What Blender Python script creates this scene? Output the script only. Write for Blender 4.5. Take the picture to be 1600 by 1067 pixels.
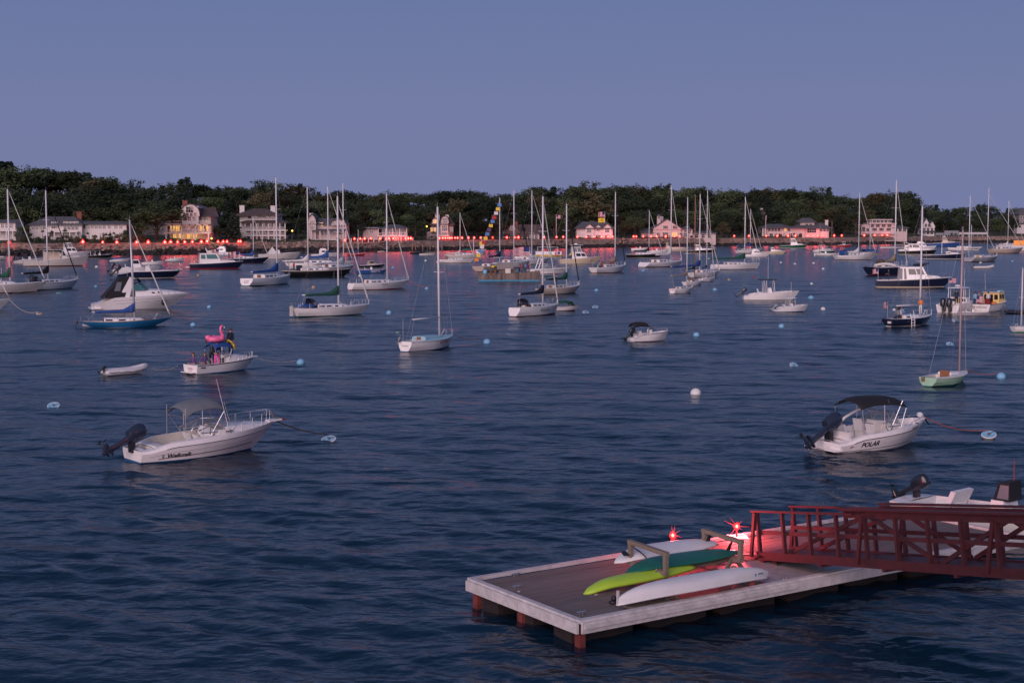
import bpy, bmesh, math, random
import numpy as np
from mathutils import Vector, Matrix, noise
for o in list(bpy.data.objects): bpy.data.objects.remove(o)
S = bpy.context.scene
C = S.collection
R = math.radians
PI = math.pi
# ---------------------------------------------------------------- camera
HC = 8.5                       # eye height above the water
F = 2222.0                     # focal length in pixels of a 1600 px wide picture (50 mm)
PITCH = math.atan((533.5-355)/F)
cd = bpy.data.cameras.new('camera'); cam = bpy.data.objects.new('camera', cd); C.objects.link(cam)
cd.sensor_width = 36; cd.lens = 50; cd.clip_start = .5; cd.clip_end = 20000
cam.location = (0, 0, HC); cam.rotation_euler = (PI/2-PITCH, 0, 0)
S.camera = cam
# ---------------------------------------------------------------- dusk sky, afterglow behind the camera
W = bpy.data.worlds.new('World'); S.world = W; W.use_nodes = True
nt = W.node_tree; nt.nodes.clear()
sky = nt.nodes.new('ShaderNodeTexSky'); sky.sky_type = 'NISHITA'; sky.sun_disc = False
sky.sun_elevation = R(1.5); sky.sun_rotation = R(205); sky.altitude = 0
sky.air_density = 1.0; sky.dust_density = 1.0; sky.ozone_density = 2.2
gm = nt.nodes.new('ShaderNodeTexCoord'); sx = nt.nodes.new('ShaderNodeSeparateXYZ'); nt.links.new(gm.outputs['Generated'], sx.inputs[0])
rp = nt.nodes.new('ShaderNodeValToRGB'); nt.links.new(sx.outputs[2], rp.inputs[0])    # twilight air: periwinkle low, deeper blue overhead
rp.color_ramp.elements[0].position = 0; rp.color_ramp.elements[0].color = (.195,.226,.425,1)
rp.color_ramp.elements[1].position = 1; rp.color_ramp.elements[1].color = (.045,.085,.21,1)
for q, c in ((.08,(.185,.220,.42,1)), (.16,(.148,.198,.405,1)), (.30,(.098,.158,.345,1))):
    e = rp.color_ramp.elements.new(q); e.color = c
sb = nt.nodes.new('ShaderNodeMixRGB'); sb.blend_type = 'MULTIPLY'; sb.inputs[0].default_value = 1; sb.inputs[2].default_value = (.10,.10,.10,1)
nt.links.new(sky.outputs[0], sb.inputs[1])
mx = nt.nodes.new('ShaderNodeMixRGB'); mx.inputs[0].default_value = .88; nt.links.new(sb.outputs[0], mx.inputs[1]); nt.links.new(rp.outputs[0], mx.inputs[2])
bg = nt.nodes.new('ShaderNodeBackground'); bg.inputs[1].default_value = 1.0
wo = nt.nodes.new('ShaderNodeOutputWorld')
nt.links.new(mx.outputs[0], bg.inputs[0]); nt.links.new(bg.outputs[0], wo.inputs[0])
sd = bpy.data.lights.new('sun', 'SUN'); sun = bpy.data.objects.new('sun', sd); C.objects.link(sun)
sd.energy = 3.3; sd.angle = R(60); sd.color = (1, .735, .745)
sun.rotation_euler = (R(74), 0, R(-22))
S.view_settings.view_transform = 'Standard'; S.view_settings.look = 'None'
S.view_settings.exposure = 0; S.view_settings.gamma = 1; S.view_settings.use_curve_mapping = False
# ---------------------------------------------------------------- helpers
RND = random.Random(7)
_cp, _sp = math.cos(PITCH), math.sin(PITCH)
def ray(px, py):
    u = (px-800)/F; v = (533.5-py)/F
    return Vector((u, _cp+v*_sp, -_sp+v*_cp))
def ground(px, py, z=0.):
    d = ray(px, py); return Vector((0, 0, HC)) + d*((z-HC)/d.z)
def plane(px, py, D):
    d = ray(px, py); return Vector((0, 0, HC)) + d*(D/d.y)
def zat(py, D, px=800): return plane(px, py, D).z
class MB:
    def __init__(s): s.v = []; s.f = []; s.m = []
    def add(s, vs, fs, m=0):
        o = len(s.v); s.v += [tuple(v) for v in vs]; s.f += [[i+o for i in f] for f in fs]; s.m += [m]*len(fs)
        return s
    def hexa(s, c, m=0): return s.add(c, [(3,2,1,0),(4,5,6,7),(0,1,5,4),(1,2,6,5),(2,3,7,6),(3,0,4,7)], m)
    def box(s, x0, x1, y0, y1, z0, z1, m=0):
        return s.hexa([(x0,y0,z0),(x1,y0,z0),(x1,y1,z0),(x0,y1,z0),(x0,y0,z1),(x1,y0,z1),(x1,y1,z1),(x0,y1,z1)], m)
    def bar(s, a, b, w, h, m=0, up=(0,0,1)):
        a = Vector(a); b = Vector(b); d = (b-a).normalized(); u = Vector(up)
        if abs(d.dot(u)) > .98: u = Vector((0,1,0)) if abs(d.y) < .9 else Vector((1,0,0))
        sx = d.cross(u).normalized()*w/2; uz = sx.cross(d).normalized()*h/2
        return s.hexa([a-sx-uz, a+sx-uz, b+sx-uz, b-sx-uz, a-sx+uz, a+sx+uz, b+sx+uz, b-sx+uz], m)
    def loft(s, rings, m=0, closed=True, cap=True):
        n = len(rings[0]); vs = [p for r in rings for p in r]; fs = []
        for i in range(len(rings)-1):
            for j in range(n if closed else n-1):
                k = (j+1) % n; fs.append((i*n+j, i*n+k, (i+1)*n+k, (i+1)*n+j))
        if cap and closed: fs.append(tuple(range(n))[::-1]); fs.append(tuple((len(rings)-1)*n+j for j in range(n)))
        return s.add(vs, fs, m)
    def tube(s, pts, r, n=6, m=0, cap=True, flat=1.):
        pts = [Vector(p) for p in pts]; rs = r if isinstance(r, (list, tuple)) else [r]*len(pts); rings = []; u = None
        for i, p in enumerate(pts):
            d = (pts[min(i+1, len(pts)-1)]-pts[max(i-1, 0)])
            d = d.normalized() if d.length > 1e-9 else Vector((0,0,1))
            if u is None: u = d.cross(Vector((0,0,1)) if abs(d.z) < .95 else Vector((0,1,0))).normalized()
            else: u = (u-d*u.dot(d)).normalized()
            w = d.cross(u)
            rings.append([p+(u*math.cos(a)+w*math.sin(a)*flat)*rs[i] for a in [2*PI*k/n for k in range(n)]])
        return s.loft(rings, m, True, cap)
    def lathe(s, prof, n=12, c=(0,0,0), m=0, cap=True):
        return s.loft([[(c[0]+r*math.cos(2*PI*k/n), c[1]+r*math.sin(2*PI*k/n), c[2]+z) for k in range(n)] for r, z in prof], m, True, cap)
    def build(s, name, mats, parent=None, smooth=False, loc=None, rot=None):
        me = bpy.data.meshes.new(name); me.from_pydata(s.v, [], s.f)
        if not isinstance(mats, (list, tuple)): mats = [mats]
        for m in mats: me.materials.append(MT[m] if isinstance(m, str) else m)
        if len(mats) > 1: me.polygons.foreach_set('material_index', s.m)
        if smooth: me.shade_smooth()
        if smooth == 'auto': me.set_sharp_from_angle(angle=R(40))
        me.update()
        return link(name, me, parent, loc, rot)
def link(name, data, parent=None, loc=None, rot=None):
    o = bpy.data.objects.new(name, data); C.objects.link(o)
    if parent is not None: o.parent = parent
    if loc is not None: o.location = loc
    if rot is not None: o.rotation_euler = rot
    return o
def tag(o, label, cat, group=None):
    o['label'] = label; o['category'] = cat
    if group: o['group'] = group
    return o
def thing(name, label, cat, loc=(0,0,0), rz=0, group=None):
    return tag(link(name, None, None, loc, (0,0,rz)), label, cat, group)
def kind(o, k='structure'): o['kind'] = k; return o
def copytree(o, parent=None):
    c = o.copy(); C.objects.link(c)
    if parent is not None: c.parent = parent
    for ch in list(o.children): copytree(ch, c)
    return c
# ---------------------------------------------------------------- materials
MT = {}
def M(key, col, rough=.5, metal=0., var=.12, scale=3., bump=0., bscale=30., emit=None, es=1., coat=0., spec=.5, rnd=0., stretch=None):
    m = bpy.data.materials.new(key); m.use_nodes = True; n = m.node_tree.nodes; l = m.node_tree.links
    p = n['Principled BSDF']; p.inputs['Roughness'].default_value = rough; p.inputs['Metallic'].default_value = metal
    p.inputs['Coat Weight'].default_value = coat; p.inputs['Specular IOR Level'].default_value = spec
    tc = n.new('ShaderNodeTexCoord'); mp = n.new('ShaderNodeMapping'); l.new(tc.outputs['Object'], mp.inputs[0])
    if stretch: mp.inputs['Scale'].default_value = stretch
    if var:
        t = n.new('ShaderNodeTexNoise'); t.inputs['Scale'].default_value = scale; t.inputs['Detail'].default_value = 6; t.inputs['Roughness'].default_value = .62
        l.new(mp.outputs[0], t.inputs['Vector'])
        r = n.new('ShaderNodeMapRange'); r.inputs[1].default_value = .3; r.inputs[2].default_value = .7; r.inputs[3].default_value = 1-var; r.inputs[4].default_value = 1+var
        l.new(t.outputs[0], r.inputs[0]); src = r.outputs[0]
        if rnd:
            oi = n.new('ShaderNodeObjectInfo'); r2 = n.new('ShaderNodeMapRange'); r2.inputs[3].default_value = 1-rnd; r2.inputs[4].default_value = 1+rnd
            l.new(oi.outputs['Random'], r2.inputs[0]); mu = n.new('ShaderNodeMath'); mu.operation = 'MULTIPLY'
            l.new(src, mu.inputs[0]); l.new(r2.outputs[0], mu.inputs[1]); src = mu.outputs[0]
        mx = n.new('ShaderNodeVectorMath'); mx.operation = 'SCALE'; mx.inputs[0].default_value = col[:3]
        l.new(src, mx.inputs['Scale']); l.new(mx.outputs[0], p.inputs['Base Color'])
    else: p.inputs['Base Color'].default_value = (*col[:3], 1)
    if bump:
        t = n.new('ShaderNodeTexNoise'); t.inputs['Scale'].default_value = bscale; t.inputs['Detail'].default_value = 5
        l.new(mp.outputs[0], t.inputs['Vector']); b = n.new('ShaderNodeBump'); b.inputs['Strength'].default_value = bump; b.inputs['Distance'].default_value = .05
        l.new(t.outputs[0], b.inputs['Height']); l.new(b.outputs[0], p.inputs['Normal'])
    if emit: p.inputs['Emission Color'].default_value = (*emit, 1); p.inputs['Emission Strength'].default_value = es
    MT[key] = m; return m
M('white', (.80,.78,.76), .28, coat=.3, var=.05)
M('offwhite', (.60,.57,.52), .4, var=.1)
M('cream', (.62,.52,.36), .35, var=.06)
M('tanhull', (.55,.46,.38), .35, var=.06)
M('greyhull', (.34,.34,.36), .35, var=.06)
M('navy', (.012,.018,.045), .2, coat=.4, var=.1)
M('black', (.012,.012,.014), .3, var=.15)
M('blue', (.02,.16,.36), .3, coat=.3, var=.08)
M('paleblue', (.30,.52,.60), .5, var=.06)
M('mint', (.34,.55,.38), .4, var=.1)
M('red', (.35,.02,.025), .4, var=.1)
M('teal', (.02,.16,.15), .5, var=.15)
M('green', (.01,.09,.05), .7, var=.15)
M('bluebottom', (.02,.09,.22), .6, var=.2)
M('darkred', (.12,.015,.02), .6, var=.2)
M('deck', (.62,.64,.64), .55, var=.08)
M('wood', (.23,.10,.045), .5, var=.3, scale=6, stretch=(1,6,6))
M('teak', (.22,.13,.08), .6, var=.25, scale=8)
M('coverblue', (.015,.07,.26), .8, var=.15)
M('covergreen', (.008,.075,.045), .8, var=.15)
M('covernavy', (.01,.013,.035), .8, var=.15)
M('coverblack', (.010,.010,.013), .8, var=.15)
M('covertan', (.30,.23,.15), .8, var=.15)
M('coverwhite', (.60,.58,.56), .8, var=.12)
M('covergrey', (.13,.15,.17), .8, var=.12)
M('alu', (.50,.50,.53), .38, metal=.3, var=.06)
M('spar', (.66,.65,.66), .35, var=.05)
M('sparwood', (.30,.14,.07), .45, var=.15)
M('steel', (.55,.55,.57), .25, metal=.8, var=.05)
M('wire', (.22,.22,.24), .4, metal=.3, var=0)
M('rope', (.42,.40,.36), .9, var=.2)
M('ropedark', (.05,.05,.05), .9, var=.2)
M('ropered', (.35,.10,.07), .9, var=.2)
M('rubber', (.02,.02,.022), .55, var=.2)
M('motor', (.016,.020,.028), .25, coat=.4, var=.1)
M('motorgrey', (.30,.31,.33), .3, coat=.3, var=.1)
M('motorblue', (.02,.03,.055), .25, coat=.4, var=.1)
M('ink', (.012,.012,.018), .5, var=0)
M('redink', (.35,.03,.05), .5, var=0)
M('vinyl', (.70,.69,.68), .5, var=.06)
M('lav', (.32,.30,.36), .6, var=.08)
M('hypalon', (.50,.50,.53), .6, var=.08)
M('yellow', (.75,.50,.02), .5, var=.1)
M('trimyellow', (.80,.58,.22), .5, var=.1)
M('orange', (.75,.22,.03), .6, var=.1)
M('pink', (.85,.16,.34), .35, var=.05)
M('purple', (.10,.06,.18), .8, var=.15)
M('maroon', (.22,.02,.03), .7, var=.15)
M('buoyblue', (.20,.46,.66), .5, var=.18, scale=6)
M('buoywhite', (.66,.68,.68), .5, var=.15, scale=6)
M('buoygreen', (.05,.40,.25), .5, var=.15)
M('buoytan', (.42,.30,.18), .7, var=.25)
M('rust', (.20,.09,.04), .8, var=.35, scale=8)
M('skin', (.42,.24,.17), .55, var=.06)
M('hairdark', (.025,.015,.012), .7, var=.2)
M('hairbrown', (.09,.04,.02), .7, var=.2)
M('shirtred', (.45,.03,.04), .8); M('shirtgrey', (.22,.24,.25), .8); M('shirtwhite', (.65,.64,.64), .8)
M('shirtblue', (.10,.22,.50), .8); M('shirtlight', (.25,.45,.62), .8); M('shirtteal', (.03,.22,.24), .8)
M('jeans', (.03,.05,.11), .85)
M('brass', (.5,.35,.12), .4, metal=.6)
def glassmat(key, col, alpha, rough=.06):
    m = bpy.data.materials.new(key); m.use_nodes = True; n = m.node_tree.nodes; l = m.node_tree.links
    p = n['Principled BSDF']; p.inputs['Base Color'].default_value = (*col, 1); p.inputs['Roughness'].default_value = rough; p.inputs['Alpha'].default_value = alpha
    p.inputs['Specular IOR Level'].default_value = .7
    MT[key] = m
glassmat('glass', (.22,.27,.30), .40); glassmat('darkglass', (.01,.013,.018), .95); glassmat('tealglass', (.05,.20,.20), .75); glassmat('clearvinyl', (.22,.24,.28), .7, .2)
glassmat('housepane', (.035,.03,.035), 1.)
M('warmpane', (.5,.3,.1), .4, var=.3, scale=2, emit=(1,.55,.16), es=.6)
# ================================================================ water: one sheet, fine waves near, ripples everywhere
def water_sheet():
    a = np.concatenate([np.arange(-180,-28,4.), np.linspace(-28,28,560), np.arange(32,180,4.)])*PI/180
    rr = [0.,4.,8.,11.]; r = 14.
    while r < 300: rr.append(r); r += max(.10, r*.0046*min(1, .45+r/140))
    rr += [310,330,370,430,520,700,1000,1600,3000,6000,12000]
    rr = np.array(rr); A, Q = np.meshgrid(a, rr)
    X = Q*np.sin(A); Y = Q*np.cos(A)
    rs = np.random.RandomState(5); Z = np.zeros_like(X)
    for i in range(54):
        lam = .55*(9./.55)**(rs.rand()**1.25); k = 2*PI/lam
        th = R(62)+rs.normal(0, .50); ph = rs.rand()*6.283
        amp = .0125*lam**.62*(.5+rs.rand())*.46
        arg = k*(X*math.cos(th)+Y*math.sin(th))+ph
        env = .6+.4*np.sin(X*.11*math.cos(i)+Y*.13*math.sin(i*1.7)+i)
        fade = np.clip((lam*95-Q)/(lam*35), 0, 1)
        Z += amp*env*fade*(np.sin(arg)+.18*np.cos(2*arg))
    edge = np.clip((290-Q)/60,0,1)*np.clip((Q-12)/6,0,1)*np.clip((R(27.5)-np.abs(A))/R(3),0,1)
    Z *= edge
    n, mcol = X.shape
    me = bpy.data.meshes.new('water')
    V = np.stack([X,Y,Z],-1).reshape(-1,3)
    idx = np.arange(n*mcol).reshape(n,mcol)
    nx = np.roll(idx,-1,axis=1)
    q = np.stack([idx[:-1], idx[1:], nx[1:], nx[:-1]],-1).reshape(-1,4)
    me.vertices.add(len(V)); me.vertices.foreach_set('co', V.ravel().astype(np.float32))
    me.loops.add(q.size); me.loops.foreach_set('vertex_index', q.ravel().astype(np.int32))
    me.polygons.add(len(q)); me.polygons.foreach_set('loop_start', np.arange(0,q.size,4,dtype=np.int32)); me.polygons.foreach_set('loop_total', np.full(len(q),4,np.int32))
    me.update(calc_edges=True); me.validate(); me.shade_smooth()
    m = bpy.data.materials.new('harbour_water'); m.use_nodes = True; nd = m.node_tree.nodes; l = m.node_tree.links
    p = nd['Principled BSDF']; p.inputs['Base Color'].default_value = (.003,.018,.038,1); p.inputs['Roughness'].default_value = .19; p.inputs['IOR'].default_value = 1.33
    tc = nd.new('ShaderNodeTexCoord'); prev = None
    for sc, rot, st, dist, det in ((.16, 24, (.5,1,1), .35, 2), (.55, 28, (.55,1,1), .19, 3), (1.7, 20, (.6,1,1), .060, 3), (5., 35, (.7,1,1), .010, 2)):
        mp = nd.new('ShaderNodeMapping'); mp.inputs['Rotation'].default_value = (0,0,R(rot)); mp.inputs['Scale'].default_value = st
        l.new(tc.outputs['Object'], mp.inputs[0])
        t = nd.new('ShaderNodeTexNoise'); t.inputs['Scale'].default_value = sc; t.inputs['Detail'].default_value = det; t.inputs['Roughness'].default_value = .5; t.inputs['Distortion'].default_value = .4
        l.new(mp.outputs[0], t.inputs['Vector'])
        b = nd.new('ShaderNodeBump'); b.inputs['Distance'].default_value = dist*2; b.inputs['Strength'].default_value = .8
        l.new(t.outputs[0], b.inputs['Height'])
        if prev: l.new(prev.outputs[0], b.inputs['Normal'])
        prev = b
    l.new(prev.outputs[0], p.inputs['Normal'])
    me.materials.append(m)
    return kind(link('water', me))
water_sheet()
# ================================================================ boat library
_txt = {}
def text_geo(body, size, shear=0., bold=0.):
    k = (body, size, shear, bold)
    if k not in _txt:
        cu = bpy.data.curves.new('lettering', 'FONT'); cu.body = body; cu.size = size; cu.shear = shear; cu.offset = bold; cu.resolution_u = 3
        o = bpy.data.objects.new('lettering', cu); C.objects.link(o)
        dg = bpy.context.evaluated_depsgraph_get(); me = bpy.data.meshes.new_from_object(o.evaluated_get(dg))
        _txt[k] = ([tuple(v.co) for v in me.vertices], [tuple(p.vertices) for p in me.polygons])
        bpy.data.objects.remove(o); bpy.data.curves.remove(cu); bpy.data.meshes.remove(me)
    return _txt[k]
def lerp(a, b, t): return a+(b-a)*t
class Hull:
    def __init__(s, L, B, fb, fs, tw=.8, sm=.4, over=.12, counter=.0, flare=.85, dip=0., pb=2.2, sk=1.6, ns=22, boot=.10, stripe=True, wl=0., chine=0., step=0., dbow=.5, rs=0., cap=0.):
        s.L, s.B, s.fb, s.fs, s.tw, s.sm, s.over, s.counter, s.flare, s.dip, s.pb, s.sk = L, B, fb, fs, tw, sm, over*L, counter*L, flare, dip, pb, sk
        s.ns, s.boot, s.step, s.dbow, s.rs, s.cap = ns, boot, step, dbow, rs, cap
        s.S = [1-(1-i/ns)**1.25 for i in range(ns+1)]
    def zs(s, t):
        z = s.fs+(s.fb-s.fs)*t**s.sk-s.dip*math.sin(PI*t)
        if s.step and t < .26:              # sheer drops to a swim platform step at the stern
            k = max(0, min(1, (t-.02)/.22)); k = k*k*(3-2*k); z = lerp(z*(1-s.step), z, k)
        return z
    def b(s, t):
        h = s.B/2
        if t < s.sm: k = t/s.sm; return h*(s.tw+(1-s.tw)*math.sin(k*PI/2))
        k = (t-s.sm)/(1-s.sm); return max(.012, h*(1-k**s.pb)**.92)
    def hw(s, t, z):
        r = z/max(.05, s.zs(t)); fl = s.flare*(1-s.dbow*t**3)
        w = s.b(t)*(fl+(1-fl)*min(1, r)**.85) if r >= 0 else s.b(t)*fl*max(0., 1+r*1.6)
        if s.cap: w *= 1+s.cap*min(1, max(0, 1-r)/.22)*(1-t**3)
        if s.rs and t < .4:
            q = s.rs*(1-t/.4); rr = max(0., min(1., (r+.05)/1.05)); w = w*(1-q)+q*s.b(t)*math.sqrt(max(0., 1-(1-rr)**2.2))
        return w
    def xe(s, t, z):
        r = max(-.4, min(1, z/max(.05, s.zs(t))))
        x0 = s.counter*(1-r); x1 = s.L-s.over*(1-r)**1.25
        return x0, x1
    def x(s, t, z):
        x0, x1 = s.xe(t, z); return lerp(x0, x1, t)-s.L/2
    def tof(s, x, z):                       # station at local x, height z
        t = .5
        for _ in range(8):
            x0, x1 = s.xe(t, z); t = max(0, min(1, (x+s.L/2-x0)/(x1-x0)))
        return t
    def side(s, x, z, sg=-1, off=.0):
        t = s.tof(x, z); return Vector((x, sg*(s.hw(t, z)+off), z))
    def mesh(s):
        m = MB(); rows = [('r',1,2), ('r',.93,0), ('r',.78,0), ('r',.66,0), ('r',.48,0), ('z',max(.02,s.boot),1), ('z',-.02,1), ('z',-.35,1)]
        for sg in (-1, 1):
            rings = []
            for t in s.S:
                zt = s.zs(t); ring = []
                for k, q, _ in rows:
                    z = zt*q if k == 'r' else q
                    ring.append((s.x(t, z), sg*s.hw(t, z), z))
                rings.append(ring)
            for j in range(len(rows)-1):
                strip = [[r[j], r[j+1]] if sg < 0 else [r[j+1], r[j]] for r in rings]
                m.loft(strip, rows[j][2], closed=False)
        zt = s.zs(0); st = [zt*q if k == 'r' else q for k, q, _ in rows]
        for j in range(len(st)-1):
            w0, w1 = s.hw(0, st[j]), s.hw(0, st[j+1]); a, b = s.x(0, st[j]), s.x(0, st[j+1])
            m.add([(a,-w0,st[j]),(b,-w1,st[j+1]),(b,w1,st[j+1]),(a,w0,st[j])], [(0,3,2,1)], 3 if j < 4 else (0 if j==4 else 1))
        return m
    def deck(s, wells=(), inset=.02, camber=.03, gun=.13, side=None):
        """deck with open wells: (t0, t1, gunwale width fraction, depth)"""
        m = MB(); ts = sorted(set([round(t,4) for t in s.S]+[w[0] for w in wells]+[w[1] for w in wells]))
        for a, b in zip(ts[:-1], ts[1:]):
            mid = (a+b)/2; w = next((w for w in wells if w[0] < mid < w[1]), None)
            def pt(t, y, dz=0): return (s.x(t, s.zs(t)), y, s.zs(t)+dz)
            ba, bb = s.b(a)-.005, s.b(b)-.005
            if not w:
                ca, cb = camber*s.b(a)*2, camber*s.b(b)*2
                m.loft([[pt(a,-ba), pt(a,-ba*.5,ca*.75), pt(a,0,ca), pt(a,ba*.5,ca*.75), pt(a,ba)], [pt(b,-bb), pt(b,-bb*.5,cb*.75), pt(b,0,cb), pt(b,bb*.5,cb*.75), pt(b,bb)]], 0, closed=False)
            else:
                ia, ib = ba*(1-w[2]), bb*(1-w[2]); d = w[3]
                fa = (s.x(a,s.zs(a)), s.zs(a)-d); fb = (s.x(b,s.zs(b)), s.zs(b)-d)
                ja = max(.01, min(ia*.97, s.hw(s.tof(fa[0],fa[1]), fa[1])-.08)); jb = max(.01, min(ib*.97, s.hw(s.tof(fb[0],fb[1]), fb[1])-.08))
                for g in (-1, 1):
                    m.loft([[pt(a,g*ba), pt(a,g*ia,.02)], [pt(b,g*bb), pt(b,g*ib,.02)]], 0, closed=False)
                    m.loft([[pt(a,g*ia,.02), (fa[0],g*ja,fa[1])], [pt(b,g*ib,.02), (fb[0],g*jb,fb[1])]], 1, closed=False)
                m.add([(fa[0],-ja,fa[1]),(fb[0],-jb,fb[1]),(fb[0],jb,fb[1]),(fa[0],ja,fa[1])], [(0,1,2,3)], 1)
                for e, (t, ii, f, jj) in ((w[0],(a,ia,fa,ja)), (w[1],(b,ib,fb,jb))):
                    if abs(t-e) < 1e-6:
                        m.add([pt(t,-ii,.02), pt(t,ii,.02), (f[0],jj,f[1]), (f[0],-jj,f[1])], [(0,1,2,3)], 1)
        return m
def fit(xl, xr, y, h, k=.22):
    cx = (xl+xr)/2; P = ground(cx, y); sc = F/P.length
    L = (xr-xl)/sc/(abs(math.cos(R(h)))+k*abs(math.sin(R(h))))
    return P, sc, L
class Boat:
    def __init__(s, name, label, cat, xl, xr, y, h, hull='white', boot='bluebottom', accent=None, transom=None, group=None, beam=.36, fb=.16, fs=.12, k=.3, push=0., **kw):
        P, s.sc, s.L = fit(xl, xr, y, h, k); L = s.L
        s.he = h; s.h = h-math.degrees(math.atan2(P.x, P.y)); s.u = L/7.; s.cx = (xl+xr)/2; s.dist = P.length
        s.P = P + Vector((0, push, 0))
        s.root = thing(name, label, cat, s.P, R(s.h), group)
        s.H = Hull(L, L*beam, L*fb, L*fs, boot=kw.pop('bz', .03)*L/2, **kw)
        s.hull = s.H.mesh().build('hull', [hull, boot, accent or hull, transom or hull], s.root, 'auto')
        s.vis = -1 if math.cos(R(h)) >= 0 else 1     # local side that faces the camera
        s.near = s.vis
    def lx(s, px): return (px-s.cx)/s.sc/math.cos(R(s.he))
    def X(s, t): return t*s.L-s.L/2
    def Z(s, t): return s.H.zs(t)
    def part(s, mb, name, mats, parent=None, smooth=False): return mb.build(name, mats, parent or s.root, smooth)
    def world(s, x, y, z): return Matrix.Translation(s.P) @ Matrix.Rotation(R(s.h), 4, 'Z') @ Vector((x, y, z))
    def deck(s, wells=(), mats=('deck','deck'), **kw): s.dk = s.part(s.H.deck(wells, **kw), 'deck', list(mats)); return s.dk
    def rail(s, t0, t1, hgt, n=5, r=.013, sides=(-1,1), mat='steel', inset=.05, name='bow_rail', lift=0.):
        m = MB(); top = []
        for sg in sides:
            pts = []
            for i in range(n*3+1):
                t = lerp(t0, t1, i/(n*3)); pts.append(Vector((s.H.x(t, s.Z(t)), sg*max(.03, s.H.b(t)-inset), s.Z(t)+hgt*min(1, i/2)*(1+lift*(t-t0)/(t1-t0)))))
            m.tube(pts, r, 5)
            for i in range(1, n+1):
                t = lerp(t0, t1, i/n*.98); m.tube([(s.H.x(t, s.Z(t))-.05*hgt, sg*max(.02, s.H.b(t)-inset), s.Z(t)), (s.H.x(t, s.Z(t)), sg*max(.03, s.H.b(t)-inset), s.Z(t)+hgt*(1+lift*(t-t0)/(t1-t0)))], r*.9, 5)
            top.append(pts[-1])
        if len(top) == 2: m.tube([top[0], (top[0]+top[1])/2+Vector((.04*s.u,0,0)), top[1]], r, 5)
        return s.part(m, name, mat)
    def cabin(s, x0, x1, z0, z1, w, fr=.3, br=.05, mat='white', tum=.9, wins=(), front=(), back=(), glass='darkglass', over=0., name='cabin', taper=1., roofmat=None, lip=.04, frame=None):
        """superstructure box; x in hull fractions, z and w in metres; wins = (u0,u1,v0,v1) on both sides, front likewise"""
        a, b = s.X(x0), s.X(x1); h = z1-z0; wb = w*taper
        bot = [(a,-w,z0),(b,-wb,z0),(b,wb,z0),(a,w,z0)]; top = [(a+br*h,-w*tum,z1),(b-fr*h,-wb*tum,z1),(b-fr*h,wb*tum,z1),(a+br*h,w*tum,z1)]
        c = s.part(MB().hexa(bot+top), name, mat)
        V = [Vector(p) for p in bot+top]
        faces = {'R':(V[0],V[1],V[5],V[4]), 'L':(V[2],V[3],V[7],V[6]), 'F':(V[1],V[2],V[6],V[5]), 'B':(V[3],V[0],V[4],V[7])}
        for key, ws in (('R', wins), ('L', [(1-u1,1-u0,v0,v1) for u0,u1,v0,v1 in wins]), ('F', front), ('B', back)):
            p = faces[key]; nrm = (p[1]-p[0]).cross(p[3]-p[0]).normalized()
            for u0,u1,v0,v1 in ws:
                q = [lerp(lerp(p[0],p[1],u), lerp(p[3],p[2],u), v) for u, v in ((u0,v0),(u1,v0),(u1,v1),(u0,v1))]
                if frame:
                    g = (q[0]+q[1]+q[2]+q[3])/4; e = [g+(k-g)*1.12 for k in q]
                    s.part(MB().hexa([k-nrm*.01 for k in e]+[k+nrm*.008 for k in e]), 'window_frame', frame, c)
                s.part(MB().hexa([k-nrm*.02 for k in q]+[k+nrm*.014 for k in q]), 'window', glass, c)
        if over or roofmat:
            o = over; s.part(MB().hexa([(a+br*h-o,-w*tum-lip,z1),(b-fr*h+o*.6,-wb*tum-lip,z1),(b-fr*h+o*.6,wb*tum+lip,z1),(a+br*h-o,w*tum+lip,z1),
                 (a+br*h-o,-w*tum-lip,z1+.05),(b-fr*h+o*.5,-wb*tum-lip,z1+.05),(b-fr*h+o*.5,wb*tum+lip,z1+.05),(a+br*h-o,w*tum+lip,z1+.05)]), 'cabin_roof', roofmat or mat, c)
        return c
    def top(s, x0, x1, w, z, mat='white', th=.05, posts=(), pz=.6, pr=.02, pm='steel', name='hardtop', curve=.03):
        m = MB(); a, b = s.X(x0), s.X(x1); n = 8; rings = []
        for i in range(n+1):
            x = lerp(a, b, i/n); k = w*(1-.12*abs(2*i/n-1)**4)
            cz = curve*(1-(2*i/n-1)**2)
            rings.append([(x,-k,z-th*.5),(x,-k*.9,z+cz),(x,0,z+th*.5+cz),(x,k*.9,z+cz),(x,k,z-th*.5),(x,0,z-th*.5)])
        t = s.part(m.loft(rings), name, mat, None, 'auto')
        pm_ = MB()
        for (xb, xt) in posts:
            for sg in (-1, 1): pm_.tube([(s.X(xb), sg*w*.85, pz), (s.X(xt), sg*w*.85, z)], pr, 6)
        if posts: s.part(pm_, 'support_frame', pm, t)
        return t
    def bimini(s, x0, x1, w, z, mat, pivots, pz, drop=.18, pm='steel', r=.013, th=.03, tilt=0., back=None):
        """cloth canopy on bent tube bows"""
        m = MB(); n = 12; rings = []
        prof = lambda i: (1-abs(2*i/n-1)**3.0)
        for i in range(n+1):
            x = lerp(s.X(x0), s.X(x1), i/n); zz = z+tilt*(i/n-.5)-drop*.6*(1-prof(i)); ring = []
            for j in range(9):
                y = -w+2*w*j/8; ring.append(Vector((x, y, zz-drop*abs(2*j/8-1)**3.2)))
            rings.append(ring+[p-Vector((0,0,th)) for p in ring[::-1]])
        cv = s.part(m.loft(rings), 'canopy', mat, None, True)
        f = MB()
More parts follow.
